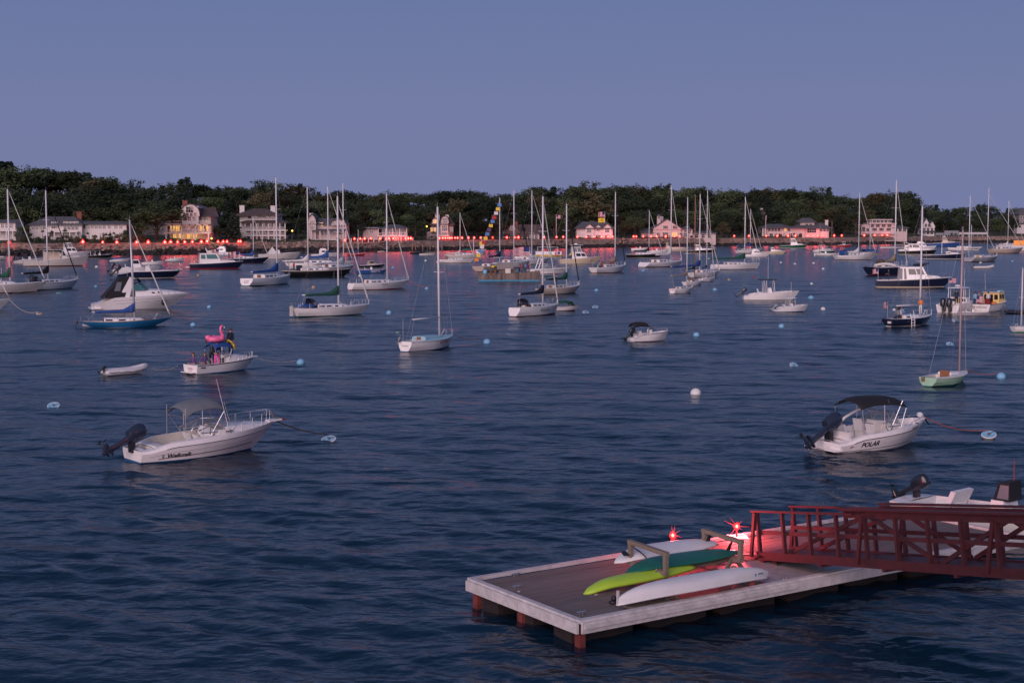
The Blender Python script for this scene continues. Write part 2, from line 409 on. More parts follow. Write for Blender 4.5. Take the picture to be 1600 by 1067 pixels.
        for xp, xt in pivots:
            tx = s.X(x0)+(s.X(x1)-s.X(x0))*xt; zt = z+tilt*(xt-.5)-drop*.6*abs(2*xt-1)**3-th
            arch = [(s.X(xp), -w, pz)]+[(tx, -w*math.cos(a)*1.0, zt-drop*abs(math.cos(a))**3.2) for a in [PI*q/8 for q in range(9)]]+[(s.X(xp), w, pz)]
            f.tube(arch, r, 5)
        s.part(f, 'canopy_frame', pm, cv)
        return cv
    def outboard(s, y=0., tilt=0., mat='motor', sc=1., t=0., z=None, x=None):
        u = s.u*sc; z0 = s.Z(0)*.75 if z is None else z; x0 = s.X(0)-.12*u if x is None else x
        rot = (0, R(tilt), 0)
        def sect(zz, xa, xb, w): return [((xa+xb)/2+(xb-xa)/2*math.copysign(abs(math.cos(q))**.6, math.cos(q)), w*math.copysign(abs(math.sin(q))**.7, math.sin(q)), zz) for q in [2*PI*k/14 for k in range(14)]]
        m = MB(); m.loft([sect(a*u,b*u,c*u,d*u) for a,b,c,d in ((.02,-.30,.02,.12),(.08,-.40,.06,.17),(.30,-.44,.08,.185),(.50,-.42,.07,.18),(.60,-.36,.02,.15),(.64,-.26,-.06,.09))])
        cow = s.part(m, 'outboard_motor', mat, None, 'auto'); cow.location = (x0, y, z0); cow.rotation_euler = rot
        g = MB(); g.loft([sect(a*u,b*u,c*u,d*u) for a,b,c,d in ((.08,-.27,-.02,.09),(-.30,-.24,-.05,.055),(-.62,-.25,-.06,.05),(-.64,-.42,.04,.10),(-.67,-.42,.04,.10),(-.69,-.24,-.08,.04),(-.92,-.22,-.10,.03))])
        g.lathe([(.01,-.34),(.055,-.26),(.075,-.1),(.07,.05),(.03,.15),(.005,.18)], 10)
        k = len(g.v)-60
        for i in range(k, len(g.v)): v = g.v[i]; g.v[i] = ((v[2]-.16)*u, v[1]*u, (-.78+v[0])*u)
        s.part(g, 'motor_leg', mat, cow, 'auto')
        p = MB()
        for q in range(3):
            a = 2*PI*q/3; ca, sa = math.cos(a), math.sin(a)
            p.add([((-.5)*u, (.03*ca-.03*sa)*u, (-.78+.03*sa+.03*ca)*u), ((-.56)*u, (.16*ca-.06*sa)*u, (-.78+.16*sa+.06*ca)*u), ((-.52)*u, (.19*ca+.02*sa)*u, (-.78+.19*sa-.02*ca)*u), ((-.47)*u, (.08*ca+.07*sa)*u, (-.78+.08*sa-.07*ca)*u)], [(0,1,2,3)])
        s.part(p, 'propeller', 'black', cow)
        b = MB(); b.box(-.02*u, .12*u, -.12*u, .12*u, -.30*u, .12*u); br = s.part(b, 'motor_bracket', 'black'); br.location = (x0, y, z0)
        return cow
    def antenna(s, x, y, z, ln, lean=0., r=.011, mat='spar'):
        return s.part(MB().tube([(s.X(x), y, z), (s.X(x)+lean*ln, y, z+ln)], [r, r*.6], 5), 'antenna', mat)
    def text(s, body, x, z, size, mat='ink', shear=0., side=None, bold=0., rise=0., sx=1.):
        vs, fs = text_geo(body, size, shear, bold); sg = side or s.vis; d = -sg
        out = []
        for v in vs:
            xx = x+d*v[0]*sx; out.append(s.H.side(xx, z+v[1]+rise*v[0], sg, .012))
        o = s.part(MB().add(out, fs), 'lettering', mat); return o
    def transom_text(s, body, z, size, mat='ink', y=0., shear=0., dx=.015):
        vs, fs = text_geo(body, size, shear); w = max(v[0] for v in vs)
        out = [(s.H.x(0, z+v[1])-dx, y+w/2-v[0], z+v[1]) for v in vs]
        return s.part(MB().add(out, fs), 'transom_lettering', mat)
    def windshield(s, x0, x1, z, h, w, rake=.7, glass='glass', frame='steel', top=None):
        """wrap-round windscreen: side panes run from x0 to x1, front panes between"""
        a, b = s.X(x0), s.X(x1); pts = [(a,-w),(lerp(a,b,.72),-w*.93),(b,-w*.55),(b+.04*s.u,0),(b,w*.55),(lerp(a,b,.72),w*.93),(a,w)]
        hs = [h*.25,h*.95,h,h,h,h*.95,h*.25]; bot = [Vector((x,y,z)) for x,y in pts]; tp = [Vector((x-rake*k, y*.92, z+k)) for (x,y),k in zip(pts,hs)]
        ws = None
        fr = MB().tube(tp, .024, 5).tube(bot, .022, 5)
        for p, q in zip(bot, tp): fr.tube([p, q], .018, 5)
        ws = s.part(fr, 'windshield', frame)
        for i in range(6): s.part(MB().add([bot[i],bot[i+1],tp[i+1],tp[i]], [(0,1,2,3)]), 'windshield_pane', glass, ws)
        return ws
    def seat(s, x, y, z, w=.5, d=.45, h=.45, back=.5, mat='vinyl', face=1, name='seat'):
        X = s.X(x); m = MB().box(X-d/2, X+d/2, y-w/2, y+w/2, z, z+h)
        o = s.part(m, name, mat)
        if back: s.part(MB().hexa([(X-face*d/2-.05,y-w/2,z+h*.9),(X-face*d/2+.06,y-w/2,z+h*.9),(X-face*d/2+.06,y+w/2,z+h*.9),(X-face*d/2-.05,y+w/2,z+h*.9)]+[(X-face*(d/2+.1)+k,q,z+h+back) for k,q in ((-.05,y-w/2),(.05,y-w/2),(.05,y+w/2),(-.05,y+w/2))]), 'seat_back', mat, o)
        return o
    def console(s, x, z, w=.42, h=.95, d=.6, mat='white', shield=.35, wheel=True):
        X = s.X(x); c = s.part(MB().hexa([(X-d/2,-w,z),(X+d/2,-w,z),(X+d/2,w,z),(X-d/2,w,z),(X-d*.45,-w,z+h),(X+d*.15,-w*.95,z+h),(X+d*.15,w*.95,z+h),(X-d*.45,w,z+h)]), 'console', mat)
        if shield: s.part(MB().hexa([(X+d*.10,-w*.9,z+h),(X+d*.14,-w*.9,z+h),(X+d*.14,w*.9,z+h),(X+d*.10,w*.9,z+h),(X-d*.10,-w*.8,z+h+shield),(X-d*.07,-w*.8,z+h+shield),(X-d*.07,w*.8,z+h+shield),(X-d*.10,w*.8,z+h+shield)]), 'windscreen', 'glass', c)
        if wheel:
            pts = [(X-d*.55, .19*math.cos(q), z+h*.82+.19*math.sin(q)) for q in [2*PI*k/10 for k in range(11)]]
            s.part(MB().tube(pts, .018, 5), 'steering_wheel', 'black', c)
        return c
    def line(s, px, py, mat='rope', r=.018, sag=.25, z=None, t=.985, bz=.25):
        """mooring line from the bow to a buoy at picture place px, py on the water"""
        G = ground(px, py); inv = (Matrix.Translation(s.P) @ Matrix.Rotation(R(s.h), 4, 'Z')).inverted(); e = inv @ Vector((G.x, G.y, bz))
        a = Vector((s.H.x(t, s.Z(t)), 0, s.Z(t)+.03 if z is None else z)); n = 10
        pts = [a.lerp(e, i/n)-Vector((0,0,sag*4*(i/n)*(1-i/n))) for i in range(n+1)]
        for p in pts: p.z = max(p.z, .02)
        return s.part(MB().tube(pts, r, 5), 'mooring_line', mat)
    def rub(s, mat='black', r=.025, t0=0., t1=.995):
        m = MB()
        for sg in (-1,1): m.tube([(s.H.x(t, s.Z(t)*.95), sg*(s.H.hw(t, s.Z(t)*.95)+r*.3), s.Z(t)*.95) for t in [lerp(t0,t1,i/24) for i in range(25)]], r, 5)
        return s.part(m, 'rub_rail', mat)
    def stripe(s, r0, mat, r=.02, t0=0., t1=.97, slope=0., name='side_stripe'):
        m = MB()
        for sg in (-1,1): m.tube([(s.H.x(t, s.Z(t)*(r0+slope*t)), sg*(s.H.hw(t, s.Z(t)*(r0+slope*t))+.002), s.Z(t)*(r0+slope*t)) for t in [lerp(t0,t1,i/24) for i in range(25)]], r, 5)
        return s.part(m, name, mat)
    def pulpit(s): pass

def sail(label, xl, xr, y, h, mx, top, hull='white', boot='bluebottom', accent=None, cover=None, cy=None, cx0=None, furl='coverwhite', furltop=None, dodger=None, dodger_t=.30, spar='spar', deckm='deck', name='sailboat', group=None, cabin=True, ports=4, over=.13, counter=.05, beam=.31, fb=.125, fs=.098, tw=.54, dip=.012, boom=True, rails=True, k=None, auto=True, rake=0., push=0., bimini=None, cockpit=True, well=(.05,.27), wheel=True, port='darkglass', cabmat='white', stays=True, spread=True, mr=None):
    """mono-hull sailing boat: hull, deck, cabin trunk with ports, mast, boom with cover, furled jib, stays, rails"""
    k = k or tw*beam
    if auto:                                    # length follows the rig, so the apparent length gives the heading
        G = ground((xl+xr)/2, y); E = (xr-xl)*G.length/F; r = E/(zat(top, G.y, mx)/1.36)
        h = next((q for q in range(56, 3, -1) if math.cos(R(q))+k*math.sin(R(q)) >= min(r, 1.)), 4)
        if r >= 1: h = 4
    b = Boat(name, label, 'sailboat', xl, xr, y, h, hull, boot, accent, group=group, beam=beam, fb=fb, fs=fs, k=k, tw=tw, sm=.46, over=over, counter=counter, flare=.80, dip=dip*(xr-xl)/F*ground((xl+xr)/2, y).length, pb=2.0, sk=1.4, push=push, bz=.022 if counter < .1 else .008, ns=18, rs=.85)
    L = b.L; u = L/9.; b.u = u*7/9
    b.deck([(well[0], well[1], .34, .42*u)] if cockpit else [], mats=(deckm, 'offwhite'), camber=.035)
    X = b.X; zd = b.Z(.5)
    if cabin:
        c0, c1 = well[1]+.005, .70; n = 9; rings = []
        for i in range(n+1):
            t = lerp(c0, c1, i/n); w = min(b.H.b(t)*.64, .27*L*.36)*(1 if i < n-2 else 1-.16*(i-n+2)); hh = .40*u*(1-.45*(i/n)**2) if i < n else .06*u; z = b.Z(t)
            rings.append([(X(t),-w,z-.02),(X(t),-w*.93,z+hh*.85),(X(t),-w*.7,z+hh),(X(t),0,z+hh*1.08),(X(t),w*.7,z+hh),(X(t),w*.93,z+hh*.85),(X(t),w,z-.02)])
        m = MB(); m.loft(rings, 0, closed=False); m.add(rings[0], [tuple(range(7))]); m.add(rings[-1], [tuple(range(7))[::-1]])
        cb = b.part(m, 'cabin_trunk', cabmat, None, 'auto')
        for i in range(ports):
            t = lerp(c0+.05, c1-.10, i/max(1, ports-1)); dt = .035 if i < ports/2 else .02
            for sg in (-1, 1):
                q = []
                for tt, v in ((t-dt,.30),(t+dt,.30),(t+dt,.68),(t-dt,.68)):
                    f = (tt-c0)/(c1-c0); w = min(b.H.b(tt)*.64, .27*L*.36)*(1 if f < .78 else .9); hh = .40*u*(1-.45*f*f); q.append(Vector((X(tt), sg*(w*(1-.075*v)+.006), b.Z(tt)+hh*v)))
                b.part(MB().hexa(q+[p+Vector((0,sg*.02,0)) for p in q]), 'port_light', port, cb)
        b.part(MB().box(X(c0)-.02, X(c0)+.02, -.26*u, .26*u, b.Z(c0)-.3*u, b.Z(c0)+.36*u), 'companionway_door', 'wood', cb)
        b.part(MB().box(X(.60)-.22*u, X(.60)+.22*u, -.22*u, .22*u, b.Z(.6)+.30*u, b.Z(.6)+.36*u), 'hatch', 'glass', cb)
    # rig
    mxl = b.lx(mx); tx = b.H.tof(mxl, zd); zt = zat(top, b.P.y, mx); r = mr or .098*u**.5
    lean = rake*(zt-zd)
    b.mast = b.part(MB().tube([(mxl,0,b.Z(tx)), (mxl+lean*.5,0,lerp(zd,zt,.5)), (mxl+lean,0,zt)], [r, r, r*.8], 8), 'mast', spar, None, True)
    b.zt, b.mxl = zt, mxl
    b.part(MB().tube([(mxl+lean,0,zt), (mxl+lean-.25*u,0,zt+.1), (mxl+lean-.45*u,0,zt+.1)], .014, 4).tube([(mxl+lean,0,zt), (mxl+lean,0,zt+.45*u)], .01, 4), 'masthead_fitting', 'alu', b.mast)
    if spread:
        ss = MB(); 
        for zf in ((.5,) if zt < 11 else (.38,.68)):
            z = lerp(zd, zt, zf); ss.tube([(mxl-.1*u,-.42*L*.30/2*1.1,z+.04),(mxl+lean*zf,0,z),(mxl-.1*u,.42*L*.30/2*1.1,z+.04)], .02, 4)
        b.part(ss, 'spreader', spar, b.mast)
    if stays:
        m = MB(); sy = b.H.b(tx)*.9
        for sg in (-1,1):
            m.tube([(mxl-.08*u, sg*sy, b.Z(tx)), (mxl-.1*u, sg*.42*L*.165, lerp(zd,zt,.5)), (mxl+lean, 0, zt)], .006, 3)
            m.tube([(mxl-.5*u, sg*sy*.95, b.Z(tx)), (mxl+lean*.5, 0, lerp(zd,zt,.5))], .005, 3)
        m.tube([(X(.015), 0, b.Z(0)), (mxl+lean, 0, zt)], .006, 3)
        b.part(m, 'standing_rigging', 'wire')
    fz = zat(furltop, b.P.y, mx) if furltop else lerp(zd, zt, .96)
    e = Vector((X(.985), 0, b.Z(1)+.15*u)); a = Vector((mxl+lean*.9+r, 0, fz))
    if furl: b.part(MB().tube([e, e.lerp(a,.05), e.lerp(a,.4), e.lerp(a,.9), a], [.02, .075*u**.4, .07*u**.4, .045*u**.4, .012], 6), 'furled_jib', furl, None, True)
    else: b.part(MB().tube([e, a], .010, 4), 'forestay', 'alu')
    if boom:
        zb = zat(cy, b.P.y, mx) if cy else b.Z(tx)+1.15*u; bx0 = b.lx(cx0) if cx0 else X(.06)
        bm = b.part(MB().tube([(mxl,0,zb), (bx0-.3*u*math.copysign(1,mxl-bx0),0,zb+.02*u)], .06*u**.5, 7), 'boom', spar, None, True)
        if cover:
            rings = []; n = 10
            for i in range(n+1):
                f = i/n; x = lerp(bx0, mxl+.06*u, f); hh = u*(.24+.14*f+.80*max(0,(f-.60)/.40)**2.); ww = u*(.14+.09*f)*(1 if f < .93 else .75)
                wob = .015*u*math.sin(i*2.3+xl)
                rings.append([(x, ww*math.cos(q), zb-.12*u+wob+hh*(.5+.5*math.sin(q)) if math.sin(q) > 0 else zb-.12*u+wob+.5*hh*(1+math.sin(q))) for q in [2*PI*k/10 for k in range(10)]])
            b.part(MB().loft(rings), 'sail_cover', cover, bm, True)
        b.part(MB().tube([(bx0,0,zb),(X(.10),0,b.Z(.1))], .012, 3), 'mainsheet', 'rope', bm)
    if dodger:
        t0 = dodger_t; rings = []; w = b.H.b(t0)*.62
        for i in range(6):
            f = i/5; x = X(t0)+(.95*u)*f; hh = (.95*u)*(1-f**2.4*.85); ring = []
            for q in [PI*j/8 for j in range(9)]:
                c = math.cos(q); ring.append((x, -w*math.copysign(abs(c)**.6, c), b.Z(t0)+.05+hh*math.sin(q)**.5 if 0 < q < PI else b.Z(t0)+.05))
            rings.append(ring)
        dg = b.part(MB().loft(rings, 0, closed=False), 'dodger', dodger, None, True)
        for sg in (-1,1): b.part(MB().add([(X(t0)+.2*u,sg*w*1.01,b.Z(t0)+.28*u),(X(t0)+.62*u,sg*w*1.01,b.Z(t0)+.28*u),(X(t0)+.55*u,sg*w*1.005,b.Z(t0)+.62*u),(X(t0)+.22*u,sg*w*1.005,b.Z(t0)+.66*u)], [(0,1,2,3)]), 'dodger_window', 'clearvinyl', dg)
    if bimini: b.bimini(.05, .27, b.H.b(.2)*.8, b.Z(.2)+1.75*u, bimini, [(.12,.1),(.18,.9)], b.Z(.2), drop=.12)
    if rails:
        b.rail(.80, .985, .55*u, 3, .012, name='pulpit', inset=.06, lift=.1)
        m = MB()
        for sg in (-1,1):
            pts = []
            for i in range(7):
                t = lerp(.03,.80,i/6); p = Vector((b.H.x(t,b.Z(t)), sg*(b.H.b(t)-.06), b.Z(t))); q = p+Vector((0,0,.52*u)); m.tube([p,q], .012, 4); pts.append(q)
            m.tube(pts, .006, 3)
        b.part(m, 'lifelines', 'steel')
        m = MB(); z = b.Z(0); w = b.H.b(.03)-.06
        m.tube([(X(.12),-w,z+.5*u),(X(.02),-w*.9,z+.5*u),(X(.012),0,z+.5*u),(X(.02),w*.9,z+.5*u),(X(.12),w,z+.5*u)], .013, 5)
        b.part(m, 'stern_rail', 'steel')
    if wheel and cockpit: b.part(MB().tube([(X(.11), .3*u*math.cos(q), b.Z(.1)+.35*u+.3*u*math.sin(q)) for q in [2*PI*j/12 for j in range(13)]], .014, 4), 'steering_wheel', 'steel')
    return b
# ================================================================ people, buoys, flags
_body = {}
def body_mesh(pose):
    if pose in _body: return _body[pose]
    J = {}; sit = pose.startswith('sit')
    pz = .12 if sit else .93; lean = {'sit':.10, 'sit_lean':.28}.get(pose, .02)
    def up(z, y=0, x=0): return Vector((x+lean*z/.5*.5 if z > 0 else x, y, pz+z))
    J['pelvis'] = (up(0), .145); J['waist'] = (up(.16), .125); J['chest'] = (up(.38), .15); J['collar'] = (up(.50), .085); J['neck'] = (up(.56), .055); J['head'] = (up(.67,0,.015), .088); J['crown'] = (up(.76,0,.01), .065)
    E = [('pelvis','waist'),('waist','chest'),('chest','collar'),('collar','neck'),('neck','head'),('head','crown')]
    for s, g in (('l',1),('r',-1)):
        J['hip'+s] = (up(-.05,g*.10), .085)
        if sit: J['knee'+s] = (Vector((.44,g*.13,pz-.02)), .062); J['ankle'+s] = (Vector((.46,g*.13,pz-.42)), .042); J['toe'+s] = (Vector((.62,g*.14,pz-.47)), .036)
        else: J['knee'+s] = (Vector((.03,g*.11,.50)), .062); J['ankle'+s] = (Vector((-.01,g*.12,.09)), .042); J['toe'+s] = (Vector((.15,g*.13,.04)), .036)
        J['shoulder'+s] = (up(.46,g*.19), .062)
        if pose == 'arm_up' and s == 'l': a, w, h = up(.62,g*.34,.10), up(.84,g*.26,.22), up(.92,g*.24,.25)
        elif pose in ('front','sit_lean','sit'): a, w, h = up(.22,g*.26,.05), up(.14,g*.16,.28), up(.14,g*.10,.35)
        else: a, w, h = up(.18,g*.25,-.02), up(-.06,g*.25,.08), up(-.15,g*.25,.10)
        J['elbow'+s] = (a, .045); J['wrist'+s] = (w, .033); J['hand'+s] = (h, .036)
        E += [('pelvis','hip'+s),('hip'+s,'knee'+s),('knee'+s,'ankle'+s),('ankle'+s,'toe'+s),('collar','shoulder'+s),('shoulder'+s,'elbow'+s),('elbow'+s,'wrist'+s),('wrist'+s,'hand'+s)]
    ks = list(J); me = bpy.data.meshes.new('b'); me.from_pydata([J[k][0] for k in ks], [(ks.index(a), ks.index(b)) for a, b in E], [])
    o = bpy.data.objects.new('b', me); C.objects.link(o); o.modifiers.new('s','SKIN')
    for i, k in enumerate(ks): sv = me.skin_vertices[0].data[i]; sv.radius = (J[k][1], J[k][1]); sv.use_root = (k == 'pelvis')
    d = o.modifiers.new('d','SUBSURF'); d.levels = 1; d.render_levels = 1
    dg = bpy.context.evaluated_depsgraph_get(); r = bpy.data.meshes.new_from_object(o.evaluated_get(dg)); bpy.data.objects.remove(o)
    grp = {}
    for k in ks:
        n = k.rstrip('lr') if k[:-1] in ('hip','knee','ankle','toe','shoulder','elbow','wrist','hand') else k
        grp[k] = {'pelvis':1,'hip':1,'knee':1,'ankle':1,'toe':3,'waist':0,'chest':0,'collar':0,'shoulder':0,'elbow':0}.get(k[:-1] if k[-1] in 'lr' and k not in ('pelvis','collar') else k, 2)
    vs = [tuple(v.co) for v in r.vertices]; fs = [tuple(p.vertices) for p in r.polygons]; ms = []
    for p in r.polygons:
        c = p.center; ms.append(grp[min(ks, key=lambda k: (J[k][0]-c).length-J[k][1]*.6)])
    mb = MB(); mb.v = vs; mb.f = [list(f) for f in fs]; mb.m = ms
    for s, g in (('l',1),('r',-1)):               # fingers and thumb
        h = J['hand'+s][0]; d = (h-J['wrist'+s][0]).normalized(); sd = d.cross(Vector((1,.2,.3))).normalized()
        for q, ln in ((-.024,.07),(-.008,.085),(.008,.08),(.024,.06)): mb.tube([h+sd*q, h+sd*q+d*ln*.6, h+sd*q+d*ln+Vector((.01,0,-.015))], [.009,.008,.006], 5, 2)
        mb.tube([h-d*.03-sd*.03, h-sd*.055+d*.01, h-sd*.06+d*.04], [.010,.009,.007], 5, 2)
    hd = J['head'][0]; mb.tube([hd+Vector((.075,0,.01)), hd+Vector((.108,0,-.02))], [.008,.016], 5, 2)
    for g in (-1,1): mb.tube([hd+Vector((.070,g*.032,.012)), hd+Vector((.086,g*.032,.012))], .010, 5, 4); mb.tube([hd+Vector((-.01,g*.082,-.01)), hd+Vector((.0,g*.10,-.01))], .022, 5, 2)
    mb.tube([hd+Vector((.068,-.025,-.045)), hd+Vector((.080,0,-.047)), hd+Vector((.068,.025,-.045))], .006, 4, 4)
    o = mb.build('body', ['shirtgrey','jeans','skin','rubber','hairdark'], None, True); m2 = o.data; bpy.data.objects.remove(o); bpy.data.meshes.remove(r)
    hm = []
    for ln in (0, 1):
        h = MB(); rings = []
        for i in range(6):
            a = lerp(PI*.5, -.15-.9*ln, i/5)*1.; z = math.sin(a)*.115 if a > 0 else a*.22; rr = max(.01, math.cos(a)*.104 if a > 0 else .104)
            rings.append([hd+Vector((-.022+rr*math.cos(q)*(1 if abs(q-PI)<2.2 or z>.045 else .2), rr*.95*math.sin(q), .035+z)) for q in [2*PI*k/12 for k in range(12)]])
        h.loft(rings); x = h.build('hair', 'hairdark', None, True); hm.append(x.data); bpy.data.objects.remove(x)
    _body[pose] = (m2, hm); return _body[pose]
def person(label, loc, rz, pose='stand', shirt='shirtgrey', pants='jeans', hair='hairdark', long=False, scale=1., group=None):
    m, hm = body_mesh(pose)
    o = link('person', m, None, loc, (0,0,R(rz))); o.scale = (scale,)*3; tag(o, label, 'person', group)
    for i, k in enumerate((shirt, pants)):
        o.material_slots[i].link = 'OBJECT'; o.material_slots[i].material = MT[k]
    h = link('hair', hm[1 if long else 0], o); h.material_slots[0].link = 'OBJECT'; h.material_slots[0].material = MT[hair]
    return o
def aboard(b, x, y, z, label, face=0, **kw): return person(label, b.world(b.X(x), y, z), b.h+face, **kw)
_bu = {}
def buoy(px, py, label, col='buoyblue', r=.33, tilt=12, az=0, style='ball', group=None):
    k = (col, style)
    if k not in _bu:
        m = MB()
        if style == 'ball': m.lathe([(.05,-.9),(.6,-.75),(.92,-.3),(1,.05),(.93,.38),(.70,.70),(.38,.9),(.1,.97)], 16); m2 = MB().lathe([(.10,.93),(.10,1.12),(.02,1.13)], 8).tube([(.0,0,1.1),(.16,0,1.2),(.0,0,1.32),(-.16,0,1.2),(0,0,1.1)], .035, 5)
        else: m.lathe([(.05,-.55),(.55,-.45),(.95,.0),(1.04,.16),(1.02,.24),(.90,.25)], 18, cap=False); m2 = MB().lathe([(.90,.245),(.80,.17),(.30,.14),(.02,.14)], 18, cap=False)
        a = m.build('float', col if style == 'ball' else 'buoywhite', None, True); b = m2.build('shackle', 'rust' if style == 'ball' else col, None, True)
        c = MB().lathe([(.14,.12),(.14,.34),(.05,.36)], 8).tube([(.0,0,.3),(.2,0,.42),(.0,0,.55),(-.2,0,.42),(0,0,.3)], .05, 5).tube([(.1,0,.3),(.5,.3,.3),(.9,.5,.25)], .05, 5).build('c','rust',None,True)
        _bu[k] = (a.data, b.data, c.data); bpy.data.objects.remove(c); bpy.data.objects.remove(a); bpy.data.objects.remove(b)
    r *= .70; P = ground(px, py); t = thing('mooring_buoy', label, 'buoy', (P.x,P.y,.15*r if style == 'ball' else .12*r), R(az), group); t.rotation_euler = (R(tilt*math.sin(px)), R(tilt*math.cos(py*1.3)), R(az)); t.scale = (r,)*3
    link('float', _bu[k][0], t); link('shackle' if style == 'ball' else 'basin', _bu[k][1], t)
    if style != 'ball': link('shackle', _bu[k][2], t); t.rotation_euler = (R(24+6*math.sin(px)), R(10*math.cos(py)), R(az))
    return t
def us_flag(label, P, w, hgt, rz=0, pole=None, poler=.03, group=None, polemat='spar', wave=.12, cat='flag'):
    """striped flag with a blue canton on a pole; P is the foot of the pole, cloth flies towards local -x"""
    t = thing('flag', label, cat, P, R(rz), group); ph = pole
    t_p = MB().tube([(0,0,0),(0,0,ph)], [poler,poler*.7], 6).build('flagpole', polemat, t, True)
    m = MB(); n = 12
    pt = lambda i, j: (-w*i/n, wave*w*math.sin(i*.95)*(i/n)**.6, ph-hgt*j/13-.04*w*(i/n)-.02*w*math.sin(i*.8))
    for i in range(n):
        for j in range(13): m.add([pt(i,j),pt(i+1,j),pt(i+1,j+1),pt(i,j+1)], [(0,1,2,3)], 2 if (i < 5 and j < 7) else (j % 2))
    m.build('flag_cloth', ['flagred','flagwhite','flagblue'], t, True)
    return t
M('flagred', (.48,.05,.08), .8, var=.05); M('flagwhite', (.62,.58,.60), .8, var=.05); M('flagblue', (.03,.04,.16), .8, var=.1)
def inflatable(label, xl, xr, y, h, mat='hypalon', motor=True, group=None, floor='shirtgrey'):
    b = Boat('inflatable_dinghy', label, 'dinghy', xl, xr, y, h, mat, 'covergrey', beam=.40, fb=.10, fs=.07, over=.1, k=.4, group=group)
    bpy.data.objects.remove(b.hull); L = b.L; r = L*.062; w = L*.16
    for sg in (-1,1):
        b.part(MB().tube([(b.X(-.02),sg*w,r*1.0),(b.X(.05),sg*w,r*1.0),(b.X(.6),sg*w,r*1.1),(b.X(.8),sg*w*.85,r*1.6),(b.X(.93),sg*w*.5,r*2.2),(b.X(.98),0,r*2.5)], [r*.3,r,r,r,r*.95,r*.9], 12), 'side_tube', mat, None, True)
    b.part(MB().box(b.X(.05),b.X(.8),-w,w,.02,r*.7), 'floor_board', floor); b.part(MB().box(b.X(.03),b.X(.06),-w,w,0,r*2.2), 'transom_board', floor)
    b.part(MB().box(b.X(.38),b.X(.46),-w,w,r*1.7,r*1.9), 'thwart', 'offwhite')
    m = MB()
    for sg in (-1,1): m.tube([(b.X(lerp(.05,.85,i/8)), sg*(w*(1 if i<7 else .85)+r*.98), r*1.1+(r*.5 if i>6 else 0)-(.04 if i%2 else 0)) for i in range(9)], .02, 5)
    b.part(m, 'grab_line', 'rubber')
    if motor: b.outboard(0, 50, 'motor', 1.0, x=b.X(0), z=r*1.9)
    return b
# ================================================================ far shore: land, rocks, houses, trees, flares
SHP = [(-900,404),(-300,402),(0,399.8),(270,398.5),(400,396),(560,394),(700,391.5),(900,387.5),(1100,385),(1300,383.4),(1500,379.3),(1600,379),(1900,377.5),(2600,377)]
def shore_y(px):
    for (a, ya), (b, yb) in zip(SHP[:-1], SHP[1:]):
        if a <= px <= b: return lerp0(ya, yb, (px-a)/(b-a))
    return SHP[-1][1]
def lerp0(a, b, t): return a+(b-a)*t
def shore(px, off=0., z=0.):
    P = ground(px, shore_y(px)); d = Vector((P.x, P.y, 0)).normalized(); Q = P+d*off; Q.z = z; return Q
def land_z(px, off):
    wall = max(0, min(1, (px-520)/80))
    nat = [(-6,-3),(0,-.15),(2.5,1.1),(5,2.3),(8,3.5),(14,4.1),(30,4.8),(60,6.2),(110,9.5),(170,12.5),(260,14),(700,12)]
    sea = [(-6,-3),(0,-.15),(2.5,.9),(4.2,1.6),(5.2,3.4),(14,3.8),(30,4.3),(60,5.4),(110,8.0),(170,10.5),(260,12),(700,12)]
    def f(p):
        for (a, za), (b, zb) in zip(p[:-1], p[1:]):
            if off <= b: return lerp0(za, zb, max(0,(off-a)/(b-a)))
        return p[-1][1]
    return lerp0(f(nat), f(sea), wall)
M('grass', (.045,.055,.025), .95, var=.35, scale=.25, bump=.4, bscale=3)
M('rockpink', (.24,.165,.13), .9, var=.45, scale=.5, bump=.6, bscale=2.5, rnd=.1)
M('weed', (.020,.018,.017), .8, var=.4, scale=.8, bump=.6, bscale=3)
def land():
    offs = [-6,-2,0,1.2,2.5,3.6,4.2,5.2,6.5,8,11,14,20,30,45,60,85,110,140,170,260,450,700]; pxs = list(range(-900,2601,14)); vs = []; fs = []; ms = []
    for px in pxs:
        for o in offs:
            z = land_z(px, o); P = shore(px, o+2.2*noise.noise((px*.021,o*.05,3)), z); 
            if o > 0: P.z += .5*noise.noise((P.x*.13,P.y*.13,0))*min(1,o/4)+1.6*noise.noise((P.x*.02,P.y*.02,5))*max(0,min(1,(o-45)/60))
            vs.append(tuple(P))
    n = len(offs)
    for i in range(len(pxs)-1):
        for j in range(n-1):
            fs.append((i*n+j,(i+1)*n+j,(i+1)*n+j+1,i*n+j+1)); ms.append(2 if offs[j] < 3.5 else (1 if offs[j] < 7 else 0))
    m = MB(); m.v = vs; m.f = fs; m.m = ms
    kind(m.build('land', ['grass','rockpink','weed'], None, True))
land()
